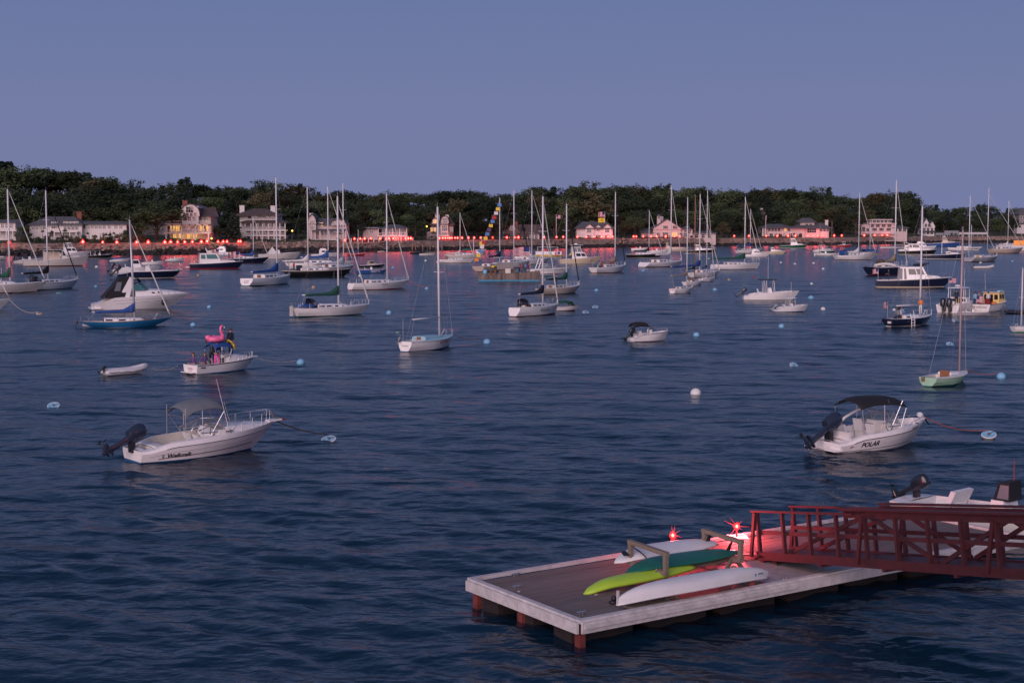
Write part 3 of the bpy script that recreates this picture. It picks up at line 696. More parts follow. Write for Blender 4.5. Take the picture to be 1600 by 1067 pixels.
def rocks():
    rr = random.Random(3); ic = bmesh.new(); bmesh.ops.create_icosphere(ic, subdivisions=1, radius=1); bv = [v.co.copy() for v in ic.verts]; bf = [tuple(v.index for v in f.verts) for f in ic.faces]; ic.free()
    hi, lo = MB(), MB()
    for i in range(1900):
        px = rr.uniform(-40,1640); off = rr.uniform(-1.,7.5 if px < 560 else 5.2); P = shore(px, off, 0); P.z = land_z(px, off)+rr.uniform(-.4,.3)
        s = rr.uniform(.4,1.0)*(1.0 if px < 540 else .8)*(1 if rr.random() < .9 else 1.6); q = rr.uniform(0,6); sx, sy, sz = rr.uniform(.8,1.6), rr.uniform(.8,1.2), rr.uniform(.5,.9)
        vs = []
        for v in bv:
            w = v*(1+.45*noise.noise(v*1.6+Vector((i,0,0)))); x = w.x*sx*s; y = w.y*sy*s; vs.append((P.x+x*math.cos(q)-y*math.sin(q), P.y+x*math.sin(q)+y*math.cos(q), P.z+w.z*sz*s))
        (lo if off < 3.3+rr.uniform(-.5,.5) else hi).add(vs, bf)
    for m, nme, mt, lb in ((hi,'shore_rocks','rockpink','pale pinkish boulders heaped along the far shore above the tide line'), (lo,'weedy_rocks','weed','dark weed-covered rocks along the far shore at the water line')):
        o = kind(m.build(nme, mt), 'stuff'); tag(o, lb, 'rocks')
rocks()
# ---------------------------------------------------------------- houses
M('hwhite', (.62,.58,.56), .7, var=.06); M('hcream', (.55,.47,.36), .7, var=.08); M('hgrey', (.22,.20,.20), .8, var=.15, scale=1.5); M('hshingle', (.16,.13,.12), .85, var=.25, scale=2.)
M('roofgrey', (.09,.09,.10), .85, var=.25, scale=1.2, bump=.4, bscale=8); M('roofbrown', (.085,.06,.055), .85, var=.25, scale=1.2, bump=.4, bscale=8); M('brickred', (.20,.07,.05), .85, var=.25, scale=2)
M('hflarepink', (.55,.44,.42), .7, var=.06); M('fence', (.55,.53,.52), .8, var=.1)  # pink house walls: flare glow tinted into the colour of probably pale walls
class House:
    def __init__(s, label, px, pyb, off, name='house'):
        P = shore(px, off); s.D = P.y; s.O = plane(px, pyb, s.D); s.root = thing(name, label, 'house', s.O); s.wl = None
    def X(s, px): return plane(px, 355, s.D).x-s.O.x
    def Z(s, py): return zat(py, s.D)-s.O.z
    def part(s, mb, name, mats, parent=None): return mb.build(name, mats, parent or s.root)
    def wall(s, x0, x1, yt, yb, y0=0., y1=9., mat='hwhite', sink=2.5):
        s.wl = s.part(MB().box(s.X(x0),s.X(x1),y0,y1,s.Z(yb)-sink,s.Z(yt)), 'wall', mat); return s.wl
    def win(s, x0, x1, yt, yb, y=0., lit=False, mun=1, frame='hwhite'):
        a, b, t, q = s.X(x0), s.X(x1), s.Z(yt), s.Z(yb); w = min(.14, (b-a)*.12); m = MB()
        for c in ((a-w,a,q-w,t+w),(b,b+w,q-w,t+w),(a,b,t,t+w),(a,b,q-w,q)): m.box(c[0],c[1],y-.10,y+.02,c[2],c[3])
        for i in range(mun): x = lerp0(a,b,(i+1)/(mun+1)); m.box(x-.03,x+.03,y-.07,y-.02,q,t)
        m.box(a,b,y-.068,y-.022,(q+t)/2-.03,(q+t)/2+.03)
        f = s.part(m, 'window', frame); s.part(MB().box(a,b,y-.035,y+.01,q,t), 'pane', 'warmpane' if lit else 'housepane', f)
    def wins(s, xs, yt, yb, w=4., y=0., lit=(), **k):
        for i, x in enumerate(xs): s.win(x-w/2, x+w/2, yt, yb, y, lit == 'all' or i in lit, **k)
    def hip(s, x0, x1, ye, yr, y0=-.5, y1=9.5, inset=.5, mat='roofgrey', side=True):
        a, b = s.X(x0), s.X(x1); h = (y1-y0)/2; i = h*inset; z0, z1 = s.Z(ye), s.Z(yr); r0, r1 = min(a+i,(a+b)/2-.1), max(b-i,(a+b)/2+.1); c = (y0+y1)/2
        s.part(MB().add([(a,y0,z0),(b,y0,z0),(b,y1,z0),(a,y1,z0),(r0,c,z1),(r1,c,z1),(a,y0,z0-.25),(b,y0,z0-.25),(b,y1,z0-.25),(a,y1,z0-.25)],[(0,1,5,4),(1,2,5),(2,3,4,5),(3,0,4),(6,7,1,0),(7,8,2,1),(8,9,3,2),(9,6,0,3),(9,8,7,6)]), 'roof', mat)
    def gable(s, x0, x1, ye, yr, y0=-.5, y1=9., mat='roofgrey', wmat='hwhite', gam=False, oh=.5, arch=False):
        """ridge runs back from the viewer; front triangle is wall"""
        a, b = s.X(x0), s.X(x1); z0, z1 = s.Z(ye), s.Z(yr); c = (a+b)/2
        if arch: pr = [(c-(c-a)*math.cos(q), z0+(z1-z0)*math.sin(q)**.8) for q in [PI*k/12 for k in range(13)]]
        elif gam: pr = [(a,z0),(lerp0(a,c,.28),lerp0(z0,z1,.62)),(c,z1),(lerp0(b,c,.28),lerp0(z0,z1,.62)),(b,z0)]
        else: pr = [(a,z0),(c,z1),(b,z0)]
        n = len(pr)
        for yy in (y0+oh, y1): s.part(MB().add([(x,yy,z) for x,z in pr], [tuple(range(n))[::-1]]), 'gable_wall', wmat)
        r = MB(); r.loft([[(x+(x-c)*.04,y0,z+.05) for x,z in pr]+[(x+(x-c)*.04,y0,z+.28) for x,z in pr[::-1]], [(x+(x-c)*.04,y1,z+.05) for x,z in pr]+[(x+(x-c)*.04,y1,z+.28) for x,z in pr[::-1]]]); s.part(r, 'roof', mat)
    def side_gable(s, x0, x1, ye, yr, y0=-.5, y1=9.5, mat='roofgrey', wmat='hwhite'):
        a, b = s.X(x0), s.X(x1); z0, z1 = s.Z(ye), s.Z(yr); c = (y0+y1)/2
        s.part(MB().add([(a,y0,z0),(b,y0,z0),(b,y1,z0),(a,y1,z0),(a,c,z1),(b,c,z1),(a,y0,z0-.22),(b,y0,z0-.22),(b,y1,z0-.22),(a,y1,z0-.22)],[(0,1,5,4),(2,3,4,5),(6,7,1,0),(8,9,3,2),(9,8,7,6)]), 'roof', mat)
        for x in (a+.3, b-.3): s.part(MB().add([(x,y0+.4,z0-.2),(x,y1-.4,z0-.2),(x,c,z1-.15)], [(0,1,2)]), 'gable_wall', wmat)
    def chim(s, x0, x1, yt, yb, y=4., mat='brickred'): s.part(MB().box(s.X(x0),s.X(x1),y,y+1.1,s.Z(yb),s.Z(yt)).box(s.X(x0)-.1,s.X(x1)+.1,y-.1,y+1.2,s.Z(yt),s.Z(yt)+.2), 'chimney', mat)
    def slab(s, x0, x1, yt, y0, y1, th=.3, mat='hwhite', name='balcony_floor'): return s.part(MB().box(s.X(x0),s.X(x1),y0,y1,s.Z(yt)-th,s.Z(yt)), name, mat)
    def rail(s, x0, x1, yt, yb, y, mat='hwhite', n=None):
        a, b = s.X(x0), s.X(x1); z0, z1 = s.Z(yb), s.Z(yt); m = MB().box(a,b,y-.06,y+.06,z1-.12,z1).box(a,b,y-.05,y+.05,z0,z0+.1); n = n or int((b-a)/.5)
        for i in range(n+1): x = lerp0(a,b,i/n); m.box(x-.04,x+.04,y-.03,y+.03,z0+.1,z1-.12)
        s.part(m, 'railing', mat)
    def posts(s, xs, yt, yb, y, r=.16, mat='hwhite'):
        for x in xs: s.part(MB().box(s.X(x)-r,s.X(x)+r,y-r,y+r,s.Z(yb),s.Z(yt)), 'porch_post', mat)
    def lamp(s, px, py, y, P, col=(1,.62,.25)):
        l = bpy.data.lights.new('porch_light','POINT'); l.energy = P; l.color = col; l.shadow_soft_size = .3; link('porch_light', l, s.root, (s.X(px), y, s.Z(py)))
h = House('low white house at the bare edge of the shore beside the long ranch house', 0, 372, 22)
h.wall(-40,24,347,372,0,8); h.side_gable(-42,27,347.5,343,-.6,8.6); h.slab(-20,30,360.5,-2.5,0,.2); h.rail(-20,30,357,360.5,-2.4); h.posts((4,14,24),360,372,-2.3); h.wins((4,11,18),350,356,4.5)
h = House('long white ranch house with grey hip roof and brick chimney', 120, 372, 24)
h.wall(46,128,351,372,0,11); h.hip(43,131,351,338.5,-.9,12,.7,'roofgrey'); h.wall(124,195,350,371,2,10); h.side_gable(120,199,350,345.5,1.2,10.8); h.chim(112,119,332,345,6); h.wins((52,58,64,69),353,358,4,0); h.wins((83,88),347.5,357,4.5,0,mun=1); h.wins((102,108,114,120),347,359,4.6,0,mun=0); h.wins((130,136,142,148,154),351.5,357,4,2); h.slab(73,124,362,-2.2,0,.25); h.rail(73,124,359,362,-2.1); h.posts((76,88,100,112,122),362,372,-2); h.wins((80,96,110),364,370,6,0)
h.wins((160,168,178,186),352,357,4,2)
h = House('small grey house half hidden behind trees left of the lit mansion', 244, 362, 50)
h.wall(222,262,351,362,0,9,'hgrey'); h.side_gable(220,265,351,344.5,-.5,9.5,'roofgrey','hgrey'); h.wins((238,248),353,358,5)
h = House('large cream mansion with warm lit porches and arched gable', 294, 372, 22)
h.wall(262,328,350,376,2.5,14,'hcream'); h.wall(284,310,322,351,.5,12,'hwhite'); h.wall(306,327,337,350,2.5,13,'hcream'); h.side_gable(300,331,338,324,1.5,14,'roofbrown','hcream'); h.gable(282,312,338,319.5,-.2,12,'roofbrown','hwhite',arch=True)
h.chim(278,286,313.5,330,7); h.win(291,302,323,332,.27,mun=2); h.wins((288,293,299,305),333,337.5,3.4,.27); h.wins((289,296,303),339.5,345,4.6,.5); h.wins((312,318,323),338.5,344,4,2.5); h.slab(260,329,350.5,-1.5,2.5,.5,'hcream'); h.rail(262,286,345.5,350,-1.4); h.rail(309,328,345.5,350,-1.4); h.slab(258,331,363.5,-2.5,2.5,.4); h.rail(259,283,358.5,363,-2.4); h.rail(286,330,358.5,363,-2.4); h.posts((262,271,286,298,307,318,328),350,363,-1.3,.2); h.posts((262,286,307,328),363,376,-2.2,.22)
h.wins((267,275,292,301,313,323),352.5,361.5,6,2.5,'all',mun=1); h.wins((270,280,292,302),366,372,5,2.5,'all')
for x, y in ((268,353),(292,353),(318,353),(280,366),(300,366)): h.lamp(x,y,.6,130)
h = House('white three-storey house with brown hip roof, two chimneys and pillared porches', 404, 376, 20)
h.wall(372,431,336,377,3,14); h.hip(363,436,336.5,325.5,1,15.5,.8,'roofbrown'); h.chim(369.5,377,321.5,336,6,'hwhite'); h.chim(418.5,425.5,322,334,6,'hwhite'); h.hip(374,449,347.5,343.5,-1.5,9,.45,'roofbrown'); h.slab(382,447,358.8,-1,3,.5); h.slab(382,447,367.5,-1,3,.4); h.wall(388,444,368,378,1.5,9)
h.posts((384,393,402,411,420,429,438,446),347.5,358,-.8,.16); h.posts((384,393,402,411,420,429,438,446),358.8,378,-.8,.18); h.rail(384,446,355,358,-.9); h.rail(384,446,364,367,-.9); h.wins((388,398,416,424),338,341.8,5,3); h.wins((390,400,410,420,428),349,355.5,4.4,3); h.wins((391,402,413,424,435),360,366,4.4,3); h.wins((394,405,416,427,438),370,374.5,4.5,1.5); h.win(388.5,391,349.5,354.5,3,True)
h = House('pink-lit house with gambrel front gable and long grey-roofed wing', 500, 376, 17)
h.wall(481,493,350,378,1,11,'hflarepink'); h.gable(480,494,350,335,0,11,'roofgrey','hflarepink',gam=True); h.win(484,490,345,349,.47); h.win(483.5,489.5,353,358,1); h.wall(490,540,352,376,3,11,'hflarepink'); h.side_gable(488,530,351,341,2,12,'roofgrey','hflarepink'); h.gable(515,541,352,343,1,11,'roofgrey','hflarepink',gam=True); h.hip(486,542,360.5,357,0,8,.3); h.wins((496,501),348,353.5,3.5,3,(1,)); h.wins((520,527),347,352,4,1.4); h.wins((503,511,520,530),362,367.5,4.5,3); h.chim(480,486,334,340,6,'hwhite'); h.slab(486,541,374,-1,3,.3); h.posts((487,500,514,527,540),361,375,0,.14)
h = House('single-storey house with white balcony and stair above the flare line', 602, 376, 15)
h.wall(566,590,356,369,2,10,'hflarepink'); h.side_gable(562,594,357,354.5,1,11); h.wall(596,634,357,371,2,11,'hflarepink'); h.hip(591,637,357,351,0,12,.6); h.wins((599,605,611,617,623,629),358.5,367,4.6,2); h.slab(590,637,368.5,-2,2,.35); h.rail(591,637,364,368.5,-1.9); h.posts((597,607,617,627,635),369,380,-1.8,.16); h.wins((572,580),359,364,5,2); h.posts((592,603,614,625,636),357,368,-1.9,.1)
h = House('tall shingled victorian house with tower dormers and cupola', 691, 378, 16)
h.wall(673,707,351,380,2,12,'hshingle'); h.hip(671,710,351,338,1,13,.35,'roofbrown'); h.gable(688.5,701,349,338,.2,9,'roofbrown','hflarepink',arch=True); h.win(691,698.5,341,349,.6,mun=2); h.gable(674.5,684,350,341,.6,9,'roofbrown','hflarepink',arch=True); h.win(677,682,343.5,349,1,True); h.wall(688,700,350,380,1,9,'hflarepink'); h.win(690,698.5,352.5,361,1,mun=2); h.win(690,698.5,363,367.5,1,mun=1); h.slab(687,702,368,-.8,1,.3); h.rail(687,702,363,367.5,-.7); h.wins((674,679,684),356,362,3.4,2,(0,1)); h.wins((674,679,684),367,373,3.4,2); h.wins((703.5,706.5),355,362,2,2); h.wins((692,697),371,376,3.4,1); h.wall(679,686,334,341,4,7,'hflarepink'); h.hip(678,687,334,331,3.5,7.5,.8); h.chim(695,700,336.5,342,6,'hwhite'); h.wall(666,674,362,380,3,9,'hflarepink')
h = House('shingled cottage with steep gables and red-lit porch by the flag lines', 815, 377, 15)
h.wall(786,812,361,378,2,11,'hshingle'); h.gable(790,811,361,350.5,1,11,'roofbrown','hshingle'); h.win(797,804,354,360,1.5); h.wall(810,843,364,378,3,11,'hflarepink'); h.side_gable(808,846,364.5,351,2,12,'roofbrown','hshingle'); h.chim(803,809,347,356,6); h.wins((825,832,838),366,374,4.5,3); h.side_gable(783,826,369,365.5,-.5,4,'roofbrown','hshingle'); h.posts((786,796,806,816,824),368.5,378,0,.12); h.wins((790,798,808,818),370,376,5,2)
h = House('white stucco house with grey hip roof and three small gables', 931, 376, 14.5)
h.wall(901,958,357,378,1.5,12); h.hip(898,962,357,346.5,.3,13,.55,'roofgrey')
for a, b in ((913,929),(941,957)): h.wall(a+1,b-1,357,378,.8,4); h.gable(a,b,357,350.5,.2,7,'roofgrey')
h.gable(930,940,356,351.5,.6,7,'roofgrey'); h.wins((920.5,949),357,363.5,6.5,.8,mun=2); h.wins((935,),356.5,361,4.4,1.5); h.wins((920.5,949),367.5,374,7,.8,mun=2); h.win(931.5,938.5,367.5,374,1.5,mun=2)
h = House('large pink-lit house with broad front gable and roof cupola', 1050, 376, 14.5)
h.wall(1021,1064,358,378,1,13,'hflarepink'); h.gable(1019,1066,358.5,343,0,13,'roofgrey','hflarepink'); h.wall(1003,1024,364,378,2,11,'hflarepink'); h.side_gable(1001,1024,364,357,1,11,'roofgrey','hflarepink'); h.wall(1062,1083,358,378,2,11,'hflarepink'); h.hip(1062,1085,358,354,1,12,.6); h.wall(1083,1120,364,378,3,11,'hflarepink'); h.hip(1082,1122,364,361.5,2,12,.6); h.wall(1028.5,1034,337,346,5,6.5,'hflarepink'); h.hip(1027.5,1035,337,334.5,4.6,7,.9); h.win(1030,1032.5,338.5,342,5,mun=0); h.wins((1040,1055),353,357.5,7,.46,mun=2); h.wins((1040,1054),363.5,369,9,1,(1,),mun=2); h.wins((1029,1064.5,1072),364,370,5,1); h.wins((1072,1078),360,365,4,2); h.wins((1090,1100,1110),366,372,5,3); h.wins((1010,),366,372,6,2); h.chim(1035,1039,339,346,8,'hwhite')
h = House('pale tower house standing behind the wide pink bungalow', 1191, 356, 60)
h.wall(1184,1198,338,360,0,9,'hgrey'); h.gable(1183,1199,338,329,-.4,9,'roofbrown','hgrey'); h.wins((1188,1194),341,347,3.5); h.chim(1190,1194,326,335,4,'hwhite')
h = House('wide low pink-lit bungalow with pillared end and white chimney', 1245, 372, 14)
h.wall(1196,1258,356,374,1.5,12,'hflarepink'); h.hip(1190,1262,356,350,-.5,13,.6,'roofgrey'); h.wall(1252,1297,356,374,2.5,12,'hflarepink'); h.hip(1250,1301,356.5,348.5,1.5,13,.5,'roofgrey'); h.wall(1254,1276,347,357,5,11,'hflarepink'); h.hip(1250,1279,347,340.5,4,12,.6); h.posts((1192,1195.5),356,374,0,.25); h.wins((1203,1208,1213,1218,1228,1234),357,361.5,3.6,1.5,(4,)); h.wins((1264,1270),350,354.5,4.5,5); h.wins((1285,1290,1295),357.5,362,3.8,2.5); h.wins((1206,1220,1236,1252),365,371,5,1.5); h.win(1263,1277,357,364,2.5,mun=3); h.chim(1293,1297.5,344.5,357,5,'hwhite')
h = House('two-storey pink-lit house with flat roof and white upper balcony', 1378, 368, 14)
h.wall(1348,1362,351,370,3,11,'hflarepink'); h.wall(1360,1400,349,370,2,12,'hflarepink'); h.slab(1358,1402,348.6,1,13,.5,'hflarepink','roof'); h.wall(1366,1396,343,349,5,12,'hflarepink'); h.slab(1364,1398,342.6,4,13,.45,'hflarepink','roof'); h.wall(1396,1420,356,370,3,11,'hflarepink'); h.hip(1395,1423,356,352.5,2,12,.5); h.wins((1370,1376,1382,1388,1394),344.5,348,4.4,5); h.wins((1364,1373,1382,1391),351,355,6,2); h.wins((1352,1358),357,362,4,3); h.wins((1368,1379,1390),356.5,361,7,2,mun=2); h.wins((1402,1409,1416),357.5,362,4.5,3); h.rail(1352,1400,361.5,364.5,.2); h.slab(1352,1400,364.5,0,3,.25)
h = House('small white gabled house with bay front on the stone wall', 1451, 366, 14)
h.wall(1441,1461,355,368,1,9); h.gable(1440,1455,355,341.5,.2,9,'roofgrey'); h.gable(1452,1463,355,346,1,9,'roofgrey'); h.wins((1447,1452),350,354.5,3.2,.6); h.wins((1445,1451,1457),356.5,361,3.6,1); h.wins((1445,1451,1457),362.5,366,4,1); h.hip(1439,1463,361.8,360,-.3,4,.3)
h = House('tall grey shingled house on the far right headland', 1606, 356, 40)
h.wall(1592,1625,335,360,0,10,'hgrey'); h.hip(1590,1627,335,325,-.8,11,.5,'roofgrey'); h.wins((1595,1599,1603),337,342,2.6); h.wins((1595,1599,1603),346,351,2.6); h.wall(1588,1600,350,360,-1,4,'hwhite'); h.hip(1587,1602,350,347,-1.5,4.5,.4)
def fence_run(label, xa, xb, pyt, pyb, off, slats=True):
    a = shore(xa, off); b = shore(xb, off); D0, D1 = a.y, b.y; a.z = zat(pyb, D0); b.z = zat(pyb, D1); ht = zat(pyt, D0)-a.z
    t = thing('fence', label, 'fence', a); n = max(2, int((b-a).length/2.6))
    for i in range(n+1): p = (b-a)*(i/n); MB().box(p.x-.1,p.x+.1,p.y-.1,p.y+.1,p.z-1.2,p.z+ht).build('fence_post', 'fence', t)
    for i in range(n): p = (b-a)*(i/n); q = (b-a)*((i+1)/n); MB().bar(p+Vector((0,-.12,ht*.5)), q+Vector((0,-.12,ht*.5)), .06, ht*.95).build('fence_panel', 'fence', t)
fence_run('low white garden fence on the wall beside the small gabled house', 1462, 1480, 364, 367.5, 8); fence_run('tall white fence panels between gabled house and trees', 1476, 1497, 360.5, 367.5, 10); fence_run('long plain white fence along the right headland wall', 1498, 1542, 363, 366.5, 8)
for i in range(13):
    px = 541+i*8.7+RND.uniform(-1,1); P = shore(px, 7, 3.4); tag(MB().box(-.16,.16,-.16,.16,-.6,1.15).box(-.2,.2,-.2,.2,1.15,1.25).build('wall_post', 'fence', None, False, P), 'short white post standing on the seawall between the flares', 'post', 'white posts on the seawall')
for px in (644,650,661,672,681,690): P = shore(px, 0, -1); tag(MB().tube([(0,0,0),(RND.uniform(-.3,.3),0,3.6)], .22, 7).build('dock_piling', 'teak', None, True, P), 'weathered timber piling at the foot of the seawall below the victorian house', 'piling', 'pilings below the seawall')
# ---------------------------------------------------------------- trees
def leafmat(key, col):
    M(key, col, .8, var=.5, scale=.35, rnd=.5, spec=.15)
leafmat('leafdark', (.040,.060,.034)); leafmat('leafmid', (.072,.100,.048)); leafmat('leafwarm', (.085,.080,.042)); leafmat('leafconifer', (.028,.044,.034)); M('bark', (.07,.05,.045), .9, var=.3)
def leaf_quads(m, c, n, rad, sz, rr, flat=1.):
    for _ in range(n):
        d = Vector((rr.gauss(0,1),rr.gauss(0,1),rr.gauss(0,1)*flat)); d.normalize(); p = c+d*rad*rr.random()**.4
        a = Vector((rr.gauss(0,1),rr.gauss(0,1),rr.gauss(0,.6))).normalized(); b = a.cross(d+Vector((0,.2,.3))).normalized(); s = sz*rr.uniform(.6,1.3)
        m.add([p-a*s, p-b*s*.6, p+a*s, p+b*s*.6], [(0,1,2,3)])
def tree_proto(kindname, seed):
    rr = random.Random(seed); m = MB(); t = MB()
    if kindname == 'conifer':                   # unit height, ragged tiers
        t.tube([(0,0,0),(.01,0,.5),(0,0,.98)], [.022,.014,.003], 6)
        for i in range(26):
            z = .16+.82*(i/25); R0 = .24*(1-z)**.75+.015
            for k in range(7 if z < .7 else 5):
                a = rr.uniform(0,6.28); ln = R0*rr.uniform(.55,1.15); e = Vector((math.cos(a)*ln, math.sin(a)*ln, z-.05*ln/.2*.4))
                for q in (.35,.65,.95): leaf_quads(m, e*q+Vector((0,0,z*(1-q)+.0)), 6, .04, .024, rr, .4)
    else:
        nl = {'broad':11,'tall':9,'shrub':6}[kindname]; w = {'broad':.44,'tall':.33,'shrub':.55}[kindname]; zb = {'broad':.24,'tall':.22,'shrub':.05}[kindname]
        lean = rr.uniform(-.04,.04)
        t.tube([(0,0,-.05),(lean*.5,0,zb),(lean,.01,.62)], [.032,.025,.012], 7)
        for i in range(nl):
            a = rr.uniform(0,6.28); z = rr.uniform(zb+.08,.86); k = math.sin(max(.12,min(1,(1-z)/(1-zb)*1.0))*PI*.62)
            rad = w*k*rr.uniform(.35,.85); c = Vector((math.cos(a)*rad+lean, math.sin(a)*rad, z)); 
            t.tube([(lean*.5,0,max(zb*.8,z-.32)), c*.6+Vector((0,0,z*.34)), c], [.012,.008,.004], 4)
            s = rr.uniform(.12,.20)*(1.15 if kindname == 'broad' else .95)
            for q in range(27):
                d = Vector((rr.gauss(0,1),rr.gauss(0,1),rr.gauss(0,.75))).normalized(); cc = c+Vector((d.x*s,d.y*s,d.z*s*.75))*rr.uniform(.45,1.05)
                if cc.z > zb*.8: leaf_quads(m, cc, 15, .055, .0185, rr)
    cr = m.build('crown', 'leafdark'); tr = t.build('trunk', 'bark', None, True); r = (cr.data, tr.data); bpy.data.objects.remove(cr); bpy.data.objects.remove(tr); return r
PROTO = {'broad':[tree_proto('broad',s) for s in (1,2,3,4)], 'tall':[tree_proto('tall',s) for s in (11,12,13)], 'conifer':[tree_proto('conifer',s) for s in (21,22,23)], 'shrub':[tree_proto('shrub',s) for s in (31,32)]}
TOPS = [(-400,264),(-120,262),(0,258),(15,252),(40,264),(100,262),(130,270),(165,276),(195,290),(218,281),(240,292),(270,287),(300,281),(340,291),(385,289),(415,279),(440,286),(480,292),(510,300),(545,300),(580,298),(622,296),(645,305),(680,299),(725,296),(770,301),(820,300),(835,292),(852,288),(870,296),(900,291),(935,283),(960,287),(985,292),(1020,293),(1045,289),(1080,294),(1115,291),(1140,297),(1165,294),(1200,293),(1222,292),(1250,297),(1275,295),(1300,298),(1330,307),(1370,301),(1400,299),(1425,302),(1437,316),(1470,323),(1497,316),(1520,323),(1535,317),(1560,322),(1600,322),(1900,318)]
def tops(px):
    for (a, ya), (b, yb) in zip(TOPS[:-1], TOPS[1:]):
        if a <= px <= b: return lerp0(ya, yb, (px-a)/(b-a))
    return 322
LB = {'broad':('dark broadleaf tree with rounded crown in the wood behind the houses','broadleaf trees on the far shore','tree'), 'tall':('tall narrow leafy tree in the wood behind the houses','tall leafy trees on the far shore','tree'), 'conifer':('pointed dark conifer rising from the wood behind the houses','conifers on the far shore','tree'), 'shrub':('low round shrub growing along the top of the far shore','shrubs on the far shore','shrub')}
tr_r = random.Random(99)
ZN = [(34,'beside the bare edge of the ranch grounds'),(95,'above the hip roof of the ranch house'),(150,'by the brick chimney of the ranch house'),(215,'above the flat wing of the ranch house'),(262,'around the small grey house'),(335,'around the lit mansion'),(372,'between the mansion and the three-storey house'),(450,'around the white three-storey house'),(545,'around the gambrel-fronted house'),(640,'around the balcony house'),(668,'just before the victorian house'),(715,'around the shingled victorian house'),(785,'between the victorian house and the cottage'),(848,'around the shingled cottage'),(898,'around the flagpole by the cottage'),(965,'around the white stucco house'),(1002,'between the stucco and pink gabled houses'),(1062,'above the pink gabled house'),(1125,'above the pink house wing'),(1182,'between the pink house and the tower house'),(1225,'around the pale tower house'),(1302,'around the wide bungalow'),(1345,'between the bungalow and the flat-roofed house'),(1422,'around the flat-roofed house'),(1465,'around the small gabled house'),(1545,'above the long white fence'),(9999,'on the right headland')]
def zone(px): return next(z for a, z in ZN if px < a)
ROW = lambda off: 'on the crest' if off > 100 else 'on the slope' if off > 66 else 'behind the houses' if off > 42 else 'near the shore'
def tree(px, off, pytop, kindname, mat, wid=1., label=None):
    P = shore(px, off); zb = land_z(px, off)-.3; ht = zat(pytop, P.y)-zb
    if ht < 1.5: return
    cm, tm = tr_r.choice(PROTO[kindname]); lb, g, cat = LB[kindname]
    hue = {'leafdark':'dark green','leafmid':'mid green','leafwarm':'brownish green','leafconifer':'blackish green'}[mat]
    lb = hue+' '+{'broad':'round-crowned tree','tall':'narrow leafy tree','conifer':'pointed conifer','shrub':'low shrub'}[kindname]+' '+(ROW(off) if kindname != 'shrub' else 'on the shore edge')+' '+zone(px); g = lb
    o = thing({'shrub':'shrub','conifer':'conifer_tree'}.get(kindname,'broadleaf_tree'), label or lb, cat, (P.x,P.y,zb), tr_r.uniform(0,6.28), None if label else g)
    k = ht/.97; hw = k*wid*tr_r.uniform(.85,1.15); o.scale = (hw, hw, k)
    c = link('crown', cm, o); c.material_slots[0].link = 'OBJECT'; c.material_slots[0].material = MT[mat]; link('trunk', tm, o)
def mix(px): return tr_r.random() < (.30 if px < 260 else .14 if px < 520 else .05 if px < 1420 else .22)
lm = lambda: tr_r.choice(['leafdark','leafdark','leafdark','leafmid','leafmid','leafwarm'])
px = -260
while px < 1800:                                # crest row
    con = mix(px); tree(px, tr_r.uniform(105,150), tops(px)+tr_r.uniform(-3,5), 'conifer' if con else tr_r.choice(['broad','tall','broad']), 'leafconifer' if con else lm(), 1.2 if con else 1.45); px += tr_r.uniform(9,14) if con else tr_r.uniform(13,20)
px = -260
while px < 1800:                                # middle row
    t = tops(px); con = mix(px); tree(px, tr_r.uniform(70,95), lerp0(t, 358, tr_r.uniform(.18,.42)), 'conifer' if con else tr_r.choice(['broad','broad','tall']), 'leafconifer' if con else lm(), 1.35); px += tr_r.uniform(13,21)
px = -260
while px < 1800:                                # row behind the houses
    t = tops(px); tree(px, tr_r.uniform(46,62), lerp0(t, 360, tr_r.uniform(.42,.72)), tr_r.choice(['broad','broad','tall']), lm(), 1.5); px += tr_r.uniform(15,24)
for px, off, pt, kd, mt, w in ((36,16,352,'broad','leafmid',1.2),(176,40,312,'broad','leafmid',1.5),(137,44,326,'broad','leafwarm',1.2),(212,26,322,'broad','leafmid',1.3),(246,20,313,'broad','leafmid',1.5),(205,20,345,'shrub','leafdark',1.),(172,15,351,'shrub','leafdark',.9),(345,18,352,'broad','leafdark',1.3),(362,16,345,'conifer','leafconifer',1.6),(378,14,362,'shrub','leafdark',1.),(366,16,335,'conifer','leafconifer',1.5),(463,22,350,'broad','leafdark',1.2),(472,18,362,'shrub','leafdark',1.),(544,24,338,'broad','leafdark',1.2),(557,26,330,'tall','leafdark',1.1),(650,22,338,'broad','leafdark',1.2),(660,20,345,'tall','leafdark',1.1),(724,22,332,'broad','leafdark',1.3),(745,26,326,'broad','leafdark',1.4),(770,24,338,'broad','leafwarm',1.2),(817,18,352,'conifer','leafconifer',1.4),(866,30,335,'broad','leafmid',1.3),(885,24,350,'broad','leafwarm',1.3),(912,45,300,'broad','leafwarm',1.6),(976,26,345,'broad','leafwarm',1.2),(992,30,335,'broad','leafmid',1.4),(1128,22,345,'broad','leafwarm',1.2),(1145,26,332,'broad','leafdark',1.4),(1168,28,338,'broad','leafdark',1.3),(1236,20,345,'broad','leafmid',1.3),(1246,16,355,'shrub','leafwarm',1.),(1216,14,360,'shrub','leafdark',1.),(1310,24,336,'conifer','leafconifer',1.3),(1318,20,350,'broad','leafwarm',1.1),(1336,24,330,'tall','leafdark',1.1),(1430,22,345,'broad','leafdark',1.2),(1475,26,340,'broad','leafdark',1.5),(1505,24,332,'tall','leafdark',1.3),(1530,24,336,'broad','leafdark',1.5),(1560,22,340,'broad','leafmid',1.4),(1580,26,340,'broad','leafdark',1.3)):
    tree(px, off, pt, kd, mt, w)
px = 30
